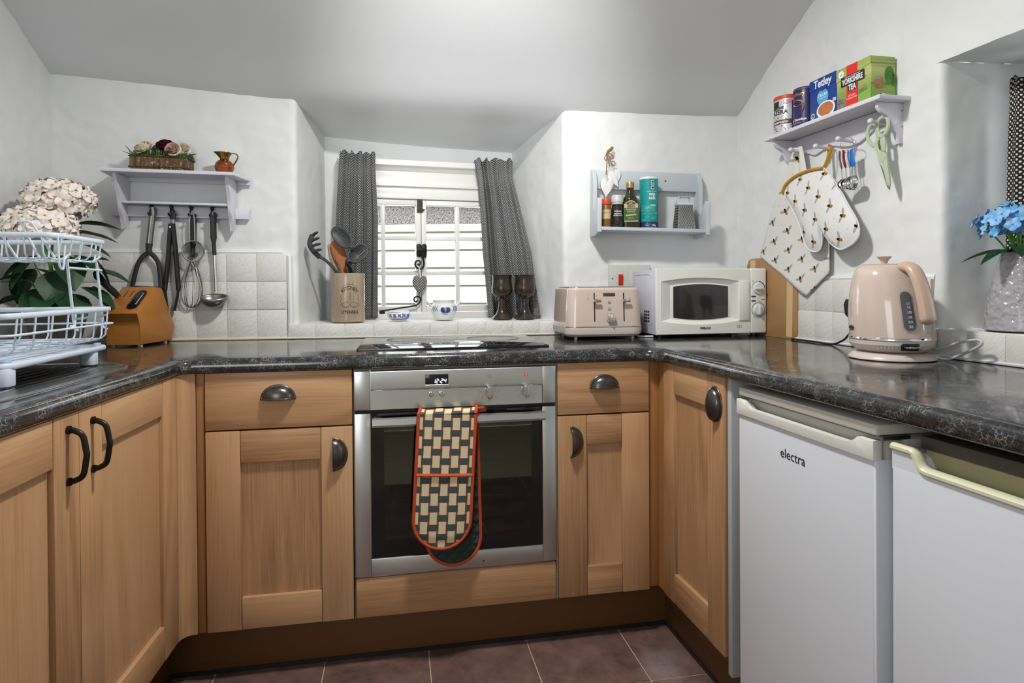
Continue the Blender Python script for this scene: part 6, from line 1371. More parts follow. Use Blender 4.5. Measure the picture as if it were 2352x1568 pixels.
g.tube([(-W1_ / 2 + 0.006 + (W1_ - 0.012) * k / 16, 0, HG + 0.031 + 0.0012 * math.sin(k * 1.2)) for k in range(17)], [(0.0028, 0.013)] * 17, 8, flat=(0, 0, 1)); g.build('handle', M_['rack'], s5)
# white wooden hearts on twine, tied to a nail above the spice shelf
h2 = thing('twine_hearts', 'white wooden hearts on jute twine hung over the spice shelf', 'heart ornament'); h2.matrix_world = FB @ T(0.963, -0.034, 1.645)
HQ = lambda u, v, y=0.0: ((u - 1400) * 0.00178, y, -(v - 340) * 0.00171)
g = MB(); g.tube(spline([HQ(1411, 335, 0.01), HQ(1404, 342), HQ(1398, 346)], 5), [0.005, 0.006, 0.0065, 0.007, 0.007, 0.0065, 0.006, 0.006, 0.006, 0.006, 0.005], 8)
for P in (((1398, 347), (1392, 358), (1392, 364), (1397, 366), (1398, 350)), ((1398, 348), (1406, 352), (1412, 359), (1409, 362), (1402, 357), (1398, 350)), ((1397, 347), (1399, 362), (1403, 379)), ((1399, 347), (1402, 360), (1409, 376), (1413, 379), (1415, 372), (1411, 368), (1407, 371), (1408, 380)), ((1396, 347), (1396, 375), (1395, 392), (1394.5, 400))): g.tube(spline([HQ(*p) for p in P], 6), 0.0018, 6)
g.build('twine', M_['twine'], h2)
def flat_heart(u, v, w, h, ang, y, nm='heart'):
    g = MB(); g.prism(heart_pts(w, h, 40)[::-1], -0.005, 0.005, 'y', 0.002, M=T(*HQ(u, v, y)) @ Matrix.Rotation(ang, 4, 'Y')); g.build(nm, M_['white_wood'], h2, smooth=50)
flat_heart(1394, 421, 0.052, 0.080, 0.10, -0.012); flat_heart(1408, 406, 0.036, 0.062, -0.55, 0.0); flat_heart(1415, 396, 0.050, 0.060, -0.25, 0.008)
# ---------------------------------------------------------------- tea shelf on the side wall
RW = lambda s, d, z: FR @ Vector((s, -d, z))
tsf = thing('tea_shelf', 'white wooden shelf with scalloped back and pegs, carrying tea boxes', 'shelf'); tsf.matrix_world = FR
b = MB(); b.prism([(-0.197, 0.0), (0.335, 0.0), (0.335, -0.105), (-0.197, -0.105)][::-1], 1.612, 1.6245, 'z', 0.002); b.build('top_board', M_['shelf_white'], tsf)
lowz = [(-0.17, 1.545), (-0.13, 1.556), (-0.09, 1.552), (-0.05, 1.538), (-0.02, 1.545), (0.03, 1.552), (0.075, 1.540), (0.11, 1.534), (0.15, 1.536), (0.19, 1.552), (0.225, 1.566), (0.26, 1.560), (0.30, 1.540)]
b = MB(); b.prism([(-0.17, 1.611), (0.30, 1.611)] + [(p[0], p[1]) for p in spline([(s, z, 0) for s, z in lowz], 4)][::-1], -0.012, 0.004, 'y', 0.001); b.build('scalloped_back', M_['shelf_white'], tsf)
pr = [(0.004, 1.611), (-0.086, 1.611), (-0.086, 1.598)] + bez((-0.086, 1.598), (-0.076, 1.570), (-0.050, 1.588), (-0.044, 1.556), 8) + bez((-0.044, 1.556), (-0.040, 1.530), (-0.022, 1.535), (-0.020, 1.508), 8)[1:] + [(-0.018, 1.498), (0.004, 1.498)]
for x in (-0.166, 0.303):
    b = MB(); b.prism(pr, x - 0.006, x + 0.006, 'x', 0.0015); br = b.build('bracket', M_['shelf_white'], tsf, smooth=30)
    for z in (1.59, 1.545):
        if x > 0: t = MB(); t.cyl((x + 0.0055, -0.008, z), (x + 0.0068, -0.008, z), 0.0022, 10); t.build('screw', M_['steel_dull'], br)
pg = MB(); pg.tube([(0, 0, 0), (0, -0.030, 0.002), (0, -0.050, 0.005), (0, -0.058, 0.006)], [0.0052, 0.0048, 0.0055, 0.007], 12); pg.ball((0, -0.062, 0.0065), (0.0085, 0.0095, 0.0085), 14, 10); pg = pg.mesh('peg', M_['white_pl'])
for s, z in ((-0.092, 1.556), (0.034, 1.541), (0.136, 1.541), (0.266, 1.562)): put('peg', pg, tsf, (s, -0.010, z))
TZ = 1.6250
def tin(name, label, s, d, r, h, rz, m, lid, lm):
    o = thing(name, label, 'tin'); o.matrix_world = FR @ T(s, -d, TZ) @ rotz(rz)
    g = MB(); g.lathe([(0, 0), (r - 0.001, 0), (r, 0.001), (r, h)], 40); g.build('can', m, o); g = MB(); g.lathe([(r + 0.0008, h - 0.004), (r + 0.0012, h + lid - 0.002), (r - 0.001, h + lid), (0, h + lid)], 40); g.build('lid', lm, o); return o
c = tin('coffee_tin', 'silver-white coffee tin with orange lid at the end of the tea shelf', -0.128, 0.055, 0.047, 0.118, 0.55, M_['can_white'], 0.009, M_['orange_cap']); R = 0.047
def band(par, m, R, x0, x1, z0, z1, nm): return label_patch(par, m, R, x0, x1, z0, z1, nm)
band(c, M_['brown_ink'], R, -0.06, 0.06, 0.028, 0.043, 'brown_band'); band(c, M_['ink'], R, -0.044, -0.014, 0.085, 0.108, 'dark_panel'); band(c, M_['navy'], R, 0.030, 0.062, 0.0, 0.105, 'dark_side')
def curved_text(par, R, tx, sz, x0, z0, m, o=0.0009, **k): text('lettering', tx, sz, m, par, (0, 0, 0), fn=lambda x, y, z: CV(R, o)(x + x0, y, z + z0), **k)
curved_text(c, R, 'NESCAFÉ', 0.012, -0.020, 0.083, M_['ink'], extra=0.0003); curved_text(c, R, 'AZERA', 0.020, -0.014, 0.069, M_['ink'], extra=0.0004); curved_text(c, R, 'americano', 0.0135, -0.010, 0.0355, M_['white_ink'], extra=0.0003)
g = MB(); cv = CV(R, 0.0006); rnd = random.Random(4)
for k in range(4): g.tube([cv(0.002 + 0.004 * i, 0, 0.096 + 0.004 * k + 0.0015 * math.sin(i * 1.6)) for i in range(8)], 0.0009, 4)
for k in range(14): x, z = rnd.uniform(-0.045, 0.03), rnd.choice((rnd.uniform(0.006, 0.026), rnd.uniform(0.045, 0.062), rnd.uniform(0.076, 0.092))); g.ball(cv(x, 0, z), (0.0022, 0.0012, 0.0016), 8, 5)
g.build('red_print', M_['orange_cap'], c)['kind'] = 'stuff'
g = MB()
for k in range(10): x, z = rnd.uniform(-0.045, 0.03), rnd.choice((rnd.uniform(0.004, 0.024), rnd.uniform(0.045, 0.060))); g.ball(cv(x, 0, z), (0.0026, 0.0012, 0.0018), 8, 5)
g.build('bean_print', M_['brown_ink'], c)['kind'] = 'stuff'
c = tin('chocolate_tin', 'dark purple drinking chocolate tub between coffee tin and blue box', -0.034, 0.052, 0.042, 0.122, 0.35, M_['purple'], 0.006, M_['gold_cap']); R = 0.042
for o in list(c.children):
    if o.name.startswith('lid'): o.data.materials[0] = M_['purple'].m
g = MB(); g.torus((0, 0, 0.122), R + 0.0006, 0.0010, 40, 6); g.build('gold_rim', M_['gold_cap'], c)
curved_text(c, R, 'Cadbury', 0.017, -0.012, 0.106, M_['gold_cap'], shear=0.25, extra=0.0002); curved_text(c, R, 'Hot Chocolate', 0.0105, -0.010, 0.022, M_['white_ink'], extra=0.0004); curved_text(c, R, 'ORIGINAL', 0.007, -0.010, 0.011, M_['lbl_cream'])
g = MB(); cv = CV(R, 0.0004); g.add([cv(-0.010 + 0.026 * math.cos(a), 0, 0.060 + 0.028 * math.sin(a)) for a in [2 * PI * k / 32 for k in range(32)]], [list(range(32))]); g.build('mug_print', M_['choc'], c)
g = MB(); cv = CV(R, 0.0008); g.add([cv(-0.010 + 0.022 * math.cos(a), 0, 0.077 + 0.0105 * math.sin(a)) for a in [2 * PI * k / 32 for k in range(32)]], [list(range(32))]); g.build('froth_print', M_['latte'], c)
g = MB(); cv = CV(R, 0.0011); g.tube([cv(-0.010 + (0.004 + 0.0016 * a) * math.cos(a), 0, 0.077 + (0.002 + 0.0007 * a) * math.sin(a)) for a in [k * 0.5 for k in range(20)]], 0.0006, 4); g.build('swirl_print', M_['brown_ink'], c)

def carton(name, label, s0, s1, d0, d1, h, m, rz=0.0):
    o = thing(name, label, 'box'); W_, D_ = s1 - s0, d1 - d0; o.matrix_world = FR @ T((s0 + s1) / 2, -(d0 + d1) / 2, TZ) @ rotz(rz)
    g = MB(); g.box(-W_ / 2, W_ / 2, -D_ / 2, D_ / 2, 0.0, h, 0.0012, 2); g.build('carton', m, o); return o, W_, -D_ / 2
def flatp(par, name, m, poly, y, t=0.0003): g = MB(); g.prism(poly, y - t, y, 'y'); return g.build(name, m, par)
def ellp(cx, cz, a, b_, n=32): return [(cx + a * math.cos(2 * PI * k / n), cz + b_ * math.sin(2 * PI * k / n)) for k in range(n)]
tb, W_, fy_ = carton('tea_box', 'royal blue decaf tea box with a cup of tea printed on it', 0.030, 0.150, 0.018, 0.090, 0.126, M_['blue_card'])
flatp(tb, 'lid_flap', M_['blue_card'], [(-0.06, 0.126), (0.06, 0.126), (0.06, 0.094), (0.02, 0.094)] + bez((0.02, 0.094), (0.008, 0.080), (-0.008, 0.080), (-0.02, 0.094), 8) + [(-0.06, 0.094)], fy_ - 0.0002, 0.0014)
text('lettering', 'Tetley', 0.034, M_['white_ink'], tb, (0.0, fy_ - 0.0019, 0.1085), extra=0.0008, sx=0.92, shear=0.05)
flatp(tb, 'round_patch', M_['blue_light'], ellp(0, 0.064, 0.026, 0.025), fy_ - 0.0004); text('lettering', 'DECAF', 0.0135, M_['white_ink'], tb, (0.0, fy_ - 0.0010, 0.070), extra=0.0002); text('lettering', 'unmistakably', 0.0066, M_['white_ink'], tb, (0.0, fy_ - 0.0010, 0.0605))
flatp(tb, 'cup_print', M_['white_ink'], ellp(0.014, 0.022, 0.041, 0.026), fy_ - 0.0008); flatp(tb, 'cup_print', M_['white_ink'], [(-0.022, 0.012), (0.05, 0.012), (0.046, 0.001), (-0.018, 0.001)], fy_ - 0.0006); flatp(tb, 'tea_print', M_['tea'], ellp(0.014, 0.023, 0.034, 0.0205), fy_ - 0.0012)
text('lettering', '80', 0.014, M_['white_ink'], tb, (0.052, fy_ - 0.0007, 0.042), extra=0.0004); flatp(tb, 'leaf_seal', M_['white_ink'], ellp(-0.046, 0.014, 0.009, 0.009), fy_ - 0.0004); flatp(tb, 'leaf_seal', M_['lbl_green'], ellp(-0.046, 0.014, 0.0065, 0.0065), fy_ - 0.0008)
flatp(tb, 'leaf_tick', M_['white_ink'], [(-0.050, 0.013), (-0.047, 0.010), (-0.041, 0.018), (-0.047, 0.0125)], fy_ - 0.0012)
yb, W_, fy_ = carton('tea_box', 'tea box printed with green dales, barn and red stripe', 0.1515, 0.2885, 0.010, 0.090, 0.123, M_['hills'])
flatp(yb, 'lid_flap', M_['hills'], [(-0.0685, 0.123), (0.0685, 0.123), (0.0685, 0.102), (-0.0685, 0.086)], fy_ - 0.0002, 0.0012)
flatp(yb, 'red_stripe', M_['red_ink'], [(-0.026, 0.0), (0.018, 0.0), (0.018, 0.123), (-0.026, 0.123)], fy_ - 0.0015); flatp(yb, 'meadow', M_['field'], [(0.019, 0.001), (0.068, 0.001), (0.068, 0.034), (0.019, 0.026)], fy_ - 0.0006)
flatp(yb, 'name_plate', M_['ink'], [(-0.048, 0.066), (0.044, 0.066), (0.044, 0.094), (-0.048, 0.094)], fy_ - 0.0019); flatp(yb, 'name_plate', M_['ink'], [(-0.020, 0.046), (0.014, 0.046), (0.014, 0.068), (-0.020, 0.068)], fy_ - 0.0019)
text('lettering', 'YORKSHIRE', 0.0225, M_['white_ink'], yb, (-0.002, fy_ - 0.0024, 0.077), extra=0.0007, sx=0.70); text('lettering', 'TEA', 0.0235, M_['white_ink'], yb, (-0.003, fy_ - 0.0024, 0.0555), extra=0.0008, sx=0.72)
text('lettering', 'TAYLORS of HARROGATE', 0.0055, M_['white_ink'], yb, (-0.002, fy_ - 0.0024, 0.0895)); text('lettering', "Let's have\na proper brew", 0.0075, M_['white_ink'], yb, (-0.004, fy_ - 0.0020, 0.029))
flatp(yb, 'stone_wall_print', M_['stone_print'], [(-0.066, 0.002), (-0.028, 0.002), (-0.028, 0.026), (-0.066, 0.036)], fy_ - 0.0006); flatp(yb, 'stone_wall_print', M_['stone_print'], [(0.020, 0.030), (0.050, 0.034), (0.050, 0.041), (0.020, 0.039)], fy_ - 0.0010)
flatp(yb, 'leaf_seal', M_['white_ink'], ellp(-0.048, 0.105, 0.011, 0.011), fy_ - 0.0016); flatp(yb, 'leaf_tick', M_['lbl_green'], [(-0.052, 0.103), (-0.048, 0.100), (-0.043, 0.109), (-0.048, 0.1035)], fy_ - 0.0021)
# the end panel of the box carries barn, trees and a sheep (local +x face)
ex = W_ / 2
def endp(name, m, poly, t): g = MB(); g.prism(poly, ex, ex + t, 'x'); return g.build(name, m, yb)
endp('meadow', M_['field'], [(-0.039, 0.002), (0.039, 0.002), (0.039, 0.040), (-0.039, 0.034)], 0.0004); endp('barn_print', M_['barn'], [(-0.030, 0.030), (0.0, 0.030), (0.0, 0.056), (-0.006, 0.066), (-0.012, 0.058), (-0.030, 0.055)], 0.0008); endp('barn_roof', M_['barn_roof'], [(-0.033, 0.053), (-0.012, 0.057), (-0.006, 0.067), (-0.027, 0.065)], 0.0012); endp('barn_door', M_['red_ink'], [(-0.022, 0.031), (-0.018, 0.031), (-0.018, 0.042), (-0.022, 0.042)], 0.0012)
endp('tree_print', M_['tree_print'], ellp(0.020, 0.070, 0.016, 0.026, 20), 0.0006); endp('tree_print', M_['tree_print'], ellp(0.035, 0.056, 0.008, 0.018, 16), 0.0006); endp('fence_print', M_['barn_roof'], [(-0.010, 0.026), (0.03, 0.022), (0.03, 0.027), (-0.010, 0.030)], 0.0010); endp('sheep_print', M_['white_ink'], ellp(0.0, 0.012, 0.009, 0.006, 16), 0.0010); endp('sheep_face', M_['ink'], ellp(-0.009, 0.014, 0.0028, 0.003, 12), 0.0013)

# ---------------------------------------------------------------- towel, mitt, spoons and scissors on the pegs
def sheet(name, Lf, Rf, dfn, mat, rotuv, nu=50, nv=60, thick=0.003):
    ca, sa = math.cos(rotuv), math.sin(rotuv)
    def f(u, v):
        a, c_ = Lf(v), Rf(v); s, z = a[0] + (c_[0] - a[0]) * u, a[1] + (c_[1] - a[1]) * u; return FR @ Vector((s, -dfn(u, v), z))
    def uv(u, v):
        a, c_ = Lf(v), Rf(v); s, z = a[0] + (c_[0] - a[0]) * u, a[1] + (c_[1] - a[1]) * u; return (s * ca - z * sa, s * sa + z * ca)
    g = MB(); g.grid(f, nu, nv, uvfn=uv); o = g.build(name, mat, smooth=80); so = o.modifiers.new('thickness', 'SOLIDIFY'); so.thickness = thick; return o
tw = sheet('tea_towel', lerp([(0, -0.112, 1.574), (0.03, -0.120, 1.555), (0.25, -0.188, 1.470), (0.55, -0.272, 1.345), (1, -0.352, 1.212)]), lerp([(0, -0.076, 1.572), (0.05, -0.072, 1.552), (0.2, -0.062, 1.48), (0.45, -0.005, 1.36), (0.7, 0.036, 1.24), (0.86, 0.036, 1.14), (1, -0.079, 1.060)]),
           lambda u, v: 0.018 + 0.016 * (1 - v) ** 2 + 0.010 * math.sin(u * 8 + 0.6) * (0.3 + 0.7 * (1 - v)) + 0.004 * math.sin(u * 3.5 + v * 4) + 0.006 * math.sin(PI * u), M_['bees'], 0.45)
tag(tw, 'white tea towel printed with bees, hanging by its corner from the shelf peg', 'towel')
mt = thing('oven_mitt', 'quilted white bee-print oven mitt with mustard binding', 'oven mitt'); mt.matrix_world = FR @ T(0.03, -0.058, 1.34)
OUT = [(0.053, 1.473), (0.082, 1.447), (0.107, 1.418), (0.136, 1.379), (0.163, 1.339), (0.186, 1.308), (0.203, 1.276), (0.203, 1.247), (0.182, 1.226), (0.153, 1.214), (0.126, 1.21), (0.093, 1.225), (0.064, 1.252), (0.044, 1.272), (0.044, 1.236), (0.032, 1.213), (0.005, 1.209), (-0.025, 1.222), (-0.043, 1.25), (-0.062, 1.295), (-0.087, 1.338), (-0.119, 1.382), (-0.153, 1.425), (-0.133, 1.449), (-0.091, 1.468), (-0.042, 1.476), (0.008, 1.478)]
op = [(x - 0.03, z - 1.34) for x, z in OUT]; n_ = len(op); cx_, cz_ = 0.005, -0.02
g = MB(); ca, sa = math.cos(-0.5), math.sin(-0.5)
fine = [(q[0], q[1]) for q in spline([(x, z, 0) for x, z in op], 4, closed=True)]; nf = len(fine)
def mit(s):
    def f(u, v):
        x, z = fine[int(round(u * nf)) % nf]; x, z = cx_ + (x - cx_) * v, cz_ + (z - cz_) * v
        y = s * (0.017 * (1 - v ** 3.2)) + s * 0.0015 * math.sin(60 * x + 40 * z) * (1 - v) ; return (x, y, z)
    return f
def mituv(u, v): x, z = fine[int(round(u * nf)) % nf]; x, z = cx_ + (x - cx_) * v, cz_ + (z - cz_) * v; return (x * ca - z * sa, x * sa + z * ca)
g.grid(mit(-1), nf, 14, uvfn=mituv); g.grid(mit(1), nf, 14, uvfn=mituv); g.build('quilted_body', M_['bees2'], mt, smooth=70)
cuff = [op[22]] + [op[k] for k in (23, 24, 25, 26)] + [op[0]]; g = MB(); sp = spline([(x, -0.002, z) for x, z in cuff], 5); g.tube(sp, [(0.0055, 0.010)] * len(sp), 8, flat=(0, 0, 1)); g.build('binding', M_['mustard'], mt)
g = MB(); sp = spline([(op[0][0], 0.0, op[0][1]), (0.028, 0.012, 0.165), (0.022, 0.030, 0.200), (0.010, 0.034, 0.212), (0.004, 0.036, 0.195), (0.012, 0.020, 0.150), (op[0][0] - 0.006, 0.004, op[0][1])], 5); g.tube(sp, [(0.0010, 0.0060)] * len(sp), 8, flat=(1, 0, 0)); g.build('hanging_loop', M_['mustard'], mt)
g = MB(); sd = [(x, 0.0, z) for x, z in fine[0:22 * 4]]; g.tube(sd, [(0.0028, 0.0032)] * len(sd), 6); g.build('seam_piping', plain('white_piping', '#dcdcda', 0.85), mt)

ms = thing('measuring_spoons', 'ring of steel measuring spoons with coloured handles on a peg', 'measuring spoons'); ms.matrix_world = FR @ T(0.139, -0.050, 1.541)
SQ = lambda u, v, y=0.0: ((u - 1943) * 0.0017, y, -(v - 322) * 0.00133)
g = MB(); g.tube([(SQ(1949, 0)[0] + 0.029 * math.cos(a), -0.008 * math.sin(a), SQ(0, 333)[2] + 0.0235 * math.sin(a)) for a in [2 * PI * k / 32 for k in range(32)]], 0.0012, 6, closed=True); g.build('ring', M_['chrome'], ms)
for u0, y, m, tilt, bw_ in ((1937, -0.010, M_['teal_pl'], -0.02, 0.016), (1943, -0.004, M_['red_pl'], 0.01, 0.018), (1949, 0.002, M_['grey_pl'], 0.05, 0.021), (1957, 0.006, M_['blue_pl'], 0.10, 0.023)):
    x = SQ(u0, 0)[0]; x2 = x + (0.010 if u0 < 1956 else 0.006); g = MB(); sp = spline([(x - 0.003, y, SQ(0, 343)[2]), (x - 0.001, y - 0.002, SQ(0, 362)[2]), (x2 - 0.004, y, SQ(0, 384)[2])], 5); bl = u0 > 1956; g.tube(sp, [(0.006, 0.0025)] + [(0.0105, 0.003)] * 8 + [(0.009, 0.003), (0.006, 0.0025)] if bl else [(0.003, 0.004), (0.0035, 0.0075)] + [(0.0035, 0.0085)] * 7 + [(0.003, 0.007), (0.0025, 0.005)], 10, flat=(1, 0, 0) if bl else (1, 0.6, 0)); g.build('grip', m, ms)
    g = MB(); g.tube([(x2 - 0.004, y, SQ(0, 382)[2]), (x2, y, SQ(0, 412)[2])], [(0.0011, 0.0035)] * 2, 8, flat=(1, 0.6, 0))
    c0 = Vector((x2 + 0.002, y, SQ(0, 421)[2])); Mx = T(*c0) @ Matrix.Rotation(0.75 if u0 < 1956 else -0.2, 4, 'Z') @ Matrix.Rotation(PI / 2, 4, 'X')
    g.grid(lambda uu, v: (bw_ * math.sin(PI / 2 * v) * math.cos(2 * PI * uu), bw_ * math.sin(PI / 2 * v) * math.sin(2 * PI * uu), (-1 if u0 < 1956 else 1) * bw_ * 0.6 * math.cos(PI / 2 * v)), 24, 7, cu=True, M=Mx); o = g.build('spoon_bowl', M_['chrome'], ms); so = o.modifiers.new('thickness', 'SOLIDIFY'); so.thickness = 0.0008

sc_ = thing('kitchen_scissors', 'sage green kitchen scissors hanging from the end peg', 'scissors'); sc_.matrix_world = FR @ T(0.266, -0.046, 1.562)
CQ = lambda u, v, y=0.0: ((u - 2015) * 0.0016, y, -(v - 283) * 0.00128)
g = MB(); sp = spline([CQ(*p) for p in ((2000, 278), (1990, 290), (1990, 308), (1997, 322), (2008, 330), (2013, 318), (2012, 298), (2008, 283))], 5, closed=True); g.tube(sp, [(0.0042, 0.006)] * len(sp), 8, closed=True, flat=(0, 1, 0)); g.build('finger_loop', M_['sage'], sc_)
g = MB(); sp = spline([CQ(*p, -0.004) for p in ((2026, 272), (2016, 280), (2015, 295), (2019, 308), (2027, 314), (2036, 306), (2040, 290), (2036, 276))], 5, closed=True); g.tube(sp, [(0.0042, 0.006)] * len(sp), 8, closed=True, flat=(0, 1, 0)); g.build('finger_loop', M_['sage'], sc_)
g = MB(); g.prism([CQ(*p)[::2] for p in ((2003, 326), (2012, 318), (2015, 330), (2018, 342), (2033, 352), (2036, 372), (2042, 420), (2041, 428), (2035, 424), (2030, 396), (2025, 380), (2018, 374), (2014, 352))][::-1], -0.003, 0.003, 'y', 0.001); g.prism([CQ(*p)[::2] for p in ((2022, 312), (2032, 312), (2034, 332), (2033, 350), (2024, 344), (2025, 328))][::-1], -0.006, -0.001, 'y', 0.001); g.cyl(CQ(2025, 364, -0.004), CQ(2025, 364, -0.0028), 0.0085, 20); g.build('handle_body', M_['sage'], sc_)
g = MB(); g.prism([CQ(*p)[::2] for p in ((2019, 374), (2026, 380), (2036, 424), (2041, 426), (2040, 436), (2035, 428))][::-1], -0.0015, 0.0015, 'y'); g.prism([CQ(*p)[::2] for p in ((2014.5, 320), (2017, 320), (2020, 343), (2017, 340))][::-1], -0.0015, 0.0015, 'y'); g.build('blade', M_['steel_dull'], sc_)

# ---------------------------------------------------------------- kettle
kt = thing('electric_kettle', 'pale pink dome kettle with pink handle on its round base', 'kettle', (1.394, -0.423, WZ), -0.726)
U = 0.001136; KZ_ = lambda v: (829 - v) * U
shift = lambda z: -0.016 * max(0, (z - 0.06) / 0.19)
def klathe(prof, m, name, seg=56, par=kt, flute=0):
    g = MB(); n = len(prof)
    g.grid(lambda u, v: (lambda r, z: ((r * (1 + (0.012 * (int(round(u * seg)) % 2)) * (flute if 0.026 < z < 0.050 else 0))) * math.cos(2 * PI * u) + shift(z), (r * (1 + (0.012 * (int(round(u * seg)) % 2)) * (flute if 0.026 < z < 0.050 else 0))) * math.sin(2 * PI * u), z))(*prof[int(round(v * (n - 1)))]), seg, n - 1, cu=True); return g.build(name, m, par, smooth=50 if not flute else 20)
klathe([(0, 0.0), (0.097, 0.0), (0.1005, 0.002), (0.1005, 0.005), (0.092, 0.0135), (0.080, 0.0185), (0, 0.0195)], M_['pale_base'], 'power_base')
klathe([(0, 0.0205), (0.074, 0.0205), (0.083, 0.024), (0.092, 0.031), (0.0965, 0.040), (0.0975, 0.050), (0.0975, 0.0515)], M_['pale_base'], 'fluted_foot', 144, kt, 1)
klathe([(0.0975, 0.0512), (0.0995, 0.0522), (0.0995, 0.0572), (0.0985, 0.0585)], M_['chrome'], 'chrome_band')
bp_ = [(0.0985, 0.058), (0.0980, 0.075), (0.0970, 0.10), (0.0945, 0.13), (0.0900, 0.16), (0.0840, 0.19), (0.0765, 0.215), (0.0690, 0.231), (0.0600, 0.2405), (0.052, 0.2435)]
klathe(bp_, M_['pink'], 'body'); klathe([(0.0525, 0.2432), (0.0535, 0.2440), (0.051, 0.2452), (0.03, 0.2462), (0.012, 0.2465), (0, 0.2465)], M_['pink'], 'lid')
g = MB(); g.lathe([(0.0065, 0.246), (0.007, 0.250), (0.0105, 0.257), (0.0165, 0.2625), (0.0178, 0.2640), (0.0170, 0.2655), (0, 0.2652)], 28, T(-0.016, 0, 0)); g.build('lid_knob', M_['pink_matt'], kt); g = MB(); g.torus((-0.016, 0, 0.2645), 0.0176, 0.0009, 28, 6); g.build('knob_rim', M_['chrome'], kt)
HA = math.radians(38); hd_ = Vector((math.sin(HA), -math.cos(HA), 0)); sd_ = Vector((math.cos(HA), math.sin(HA), 0))
def hp_(r, z): return (hd_.x * r + shift(z), hd_.y * r, z)
g = MB(); sp = spline([hp_(0.040, 0.226), hp_(0.070, 0.236), hp_(0.096, 0.230), hp_(0.112, 0.205), hp_(0.121, 0.172), hp_(0.1265, 0.140), hp_(0.1290, 0.112), hp_(0.1275, 0.1085)], 6); nn = len(sp)
g.tube(sp, [((0.017 + 0.004 * min(1, i / (nn * 0.8))) if i < nn - 3 else (0.0205, 0.017, 0.009)[i - nn + 3], (0.013 + 0.002 * min(1, i / nn)) if i < nn - 3 else (0.0145, 0.012, 0.006)[i - nn + 3]) for i in range(nn)], 16, flat=tuple(sd_)); g.build('handle', M_['pink_matt'], kt, smooth=70)
# water gauge: a rounded strip that follows the wall, 22 degrees round from the viewer
def onbody(phi, z, o=0.0):
    for (r0, z0), (r1, z1) in zip(bp_, bp_[1:]):
        if z0 <= z <= z1: r = r0 + (r1 - r0) * (z - z0) / (z1 - z0); break
    else: r = bp_[-1][0]
    return ((r + o) * math.sin(phi) + shift(z), -(r + o) * math.cos(phi), z)
GA = math.radians(25)
def strip(w, z0, z1, o, name, m):
    pts = rrect(w, z1 - z0, w / 2 - 0.0001, 8, 0, (z0 + z1) / 2); g = MB(); n = len(pts); cz = (z0 + z1) / 2
    g.grid(lambda u, v: onbody(GA - 0.10 * 0 + pts[int(round(u * n)) % n][0] * (0.02 + 0.98 * v) / 0.095, cz + (pts[int(round(u * n)) % n][1] - cz) * (0.02 + 0.98 * v), o), n, 6, cu=True); return g.build(name, m, kt, smooth=70)
strip(0.0340, 0.074, 0.178, 0.0012, 'gauge_surround', M_['pink_matt']); gg = strip(0.0280, 0.0775, 0.1745, 0.0022, 'water_gauge', Mat('smoky_gauge', '#5a5e66', 0.15))
for tx, z in (('1.7', 0.145), ('1.5', 0.136), ('1.25', 0.124), ('1.0', 0.112), ('0.75', 0.100), ('0.5', 0.089)): text('lettering', tx, 0.0062, M_['white_ink'], gg, (0, 0, 0), fn=lambda x, y, zz, z0=z: onbody(GA + 0.02 + x / 0.095, zz + z0, 0.0030 - y), extra=0.0001)
g = MB()
for z in (0.1415, 0.1325, 0.1205, 0.1085, 0.0965, 0.0855): g.tube([onbody(GA + 0.02 - 0.06 + 0.02 * k, z, 0.0026) for k in range(7)], 0.0004, 4)
g.build('level_lines', M_['white_ink'], gg)
def footpt(phi, z, o): return ((0.0945 + o) * math.sin(phi), -(0.0945 + o) * math.cos(phi), z)
g = MB(); g.grid(lambda u, v: footpt(0.20 + 0.42 * u, 0.0285 + 0.0175 * v, 0.0045 + 0.002 * v), 10, 3); o = g.build('switch_recess', M_['black_gloss'], kt); o.modifiers.new('t', 'SOLIDIFY').thickness = 0.002
g = MB(); g.tube([footpt(0.28 + 0.06 * k, 0.036, 0.009) for k in range(7)], [(0.0035, 0.0045)] * 7, 8, flat=(0, 0, 1)); g.build('switch', M_['chrome'], kt)
g = MB(); g.grid(lambda u, v: onbody(-1.25 + 0.24 * u, 0.0735 + 0.013 * v, 0.0008), 8, 2); bd_ = g.build('badge', M_['steel_dull'], kt); text('lettering', 'KENWOOD', 0.006, M_['ink'], bd_, (0, 0, 0), fn=lambda x, y, z: onbody(-1.12 + x / 0.1, z + 0.080, 0.0016 - y))
# grey-white lead looping from the base towards the tiles (world coordinates turned into the kettle's frame)
KW = (T(1.394, -0.423, WZ) @ rotz(-0.726)).inverted()
g = MB(); g.tube(spline([KW @ Vector(p) for p in ((1.462, -0.480, 0.918), (1.474, -0.490, 0.914), (1.484, -0.505, 0.9125), (1.488, -0.535, 0.926), (1.489, -0.575, 0.946), (1.489, -0.593, 0.959), (1.489, -0.580, 0.967), (1.488, -0.530, 0.956), (1.486, -0.480, 0.936), (1.484, -0.445, 0.934), (1.487, -0.425, 0.922), (1.492, -0.38, 0.913))], 6), 0.0034, 8); g.build('power_lead', M_['grey_pl'], kt)

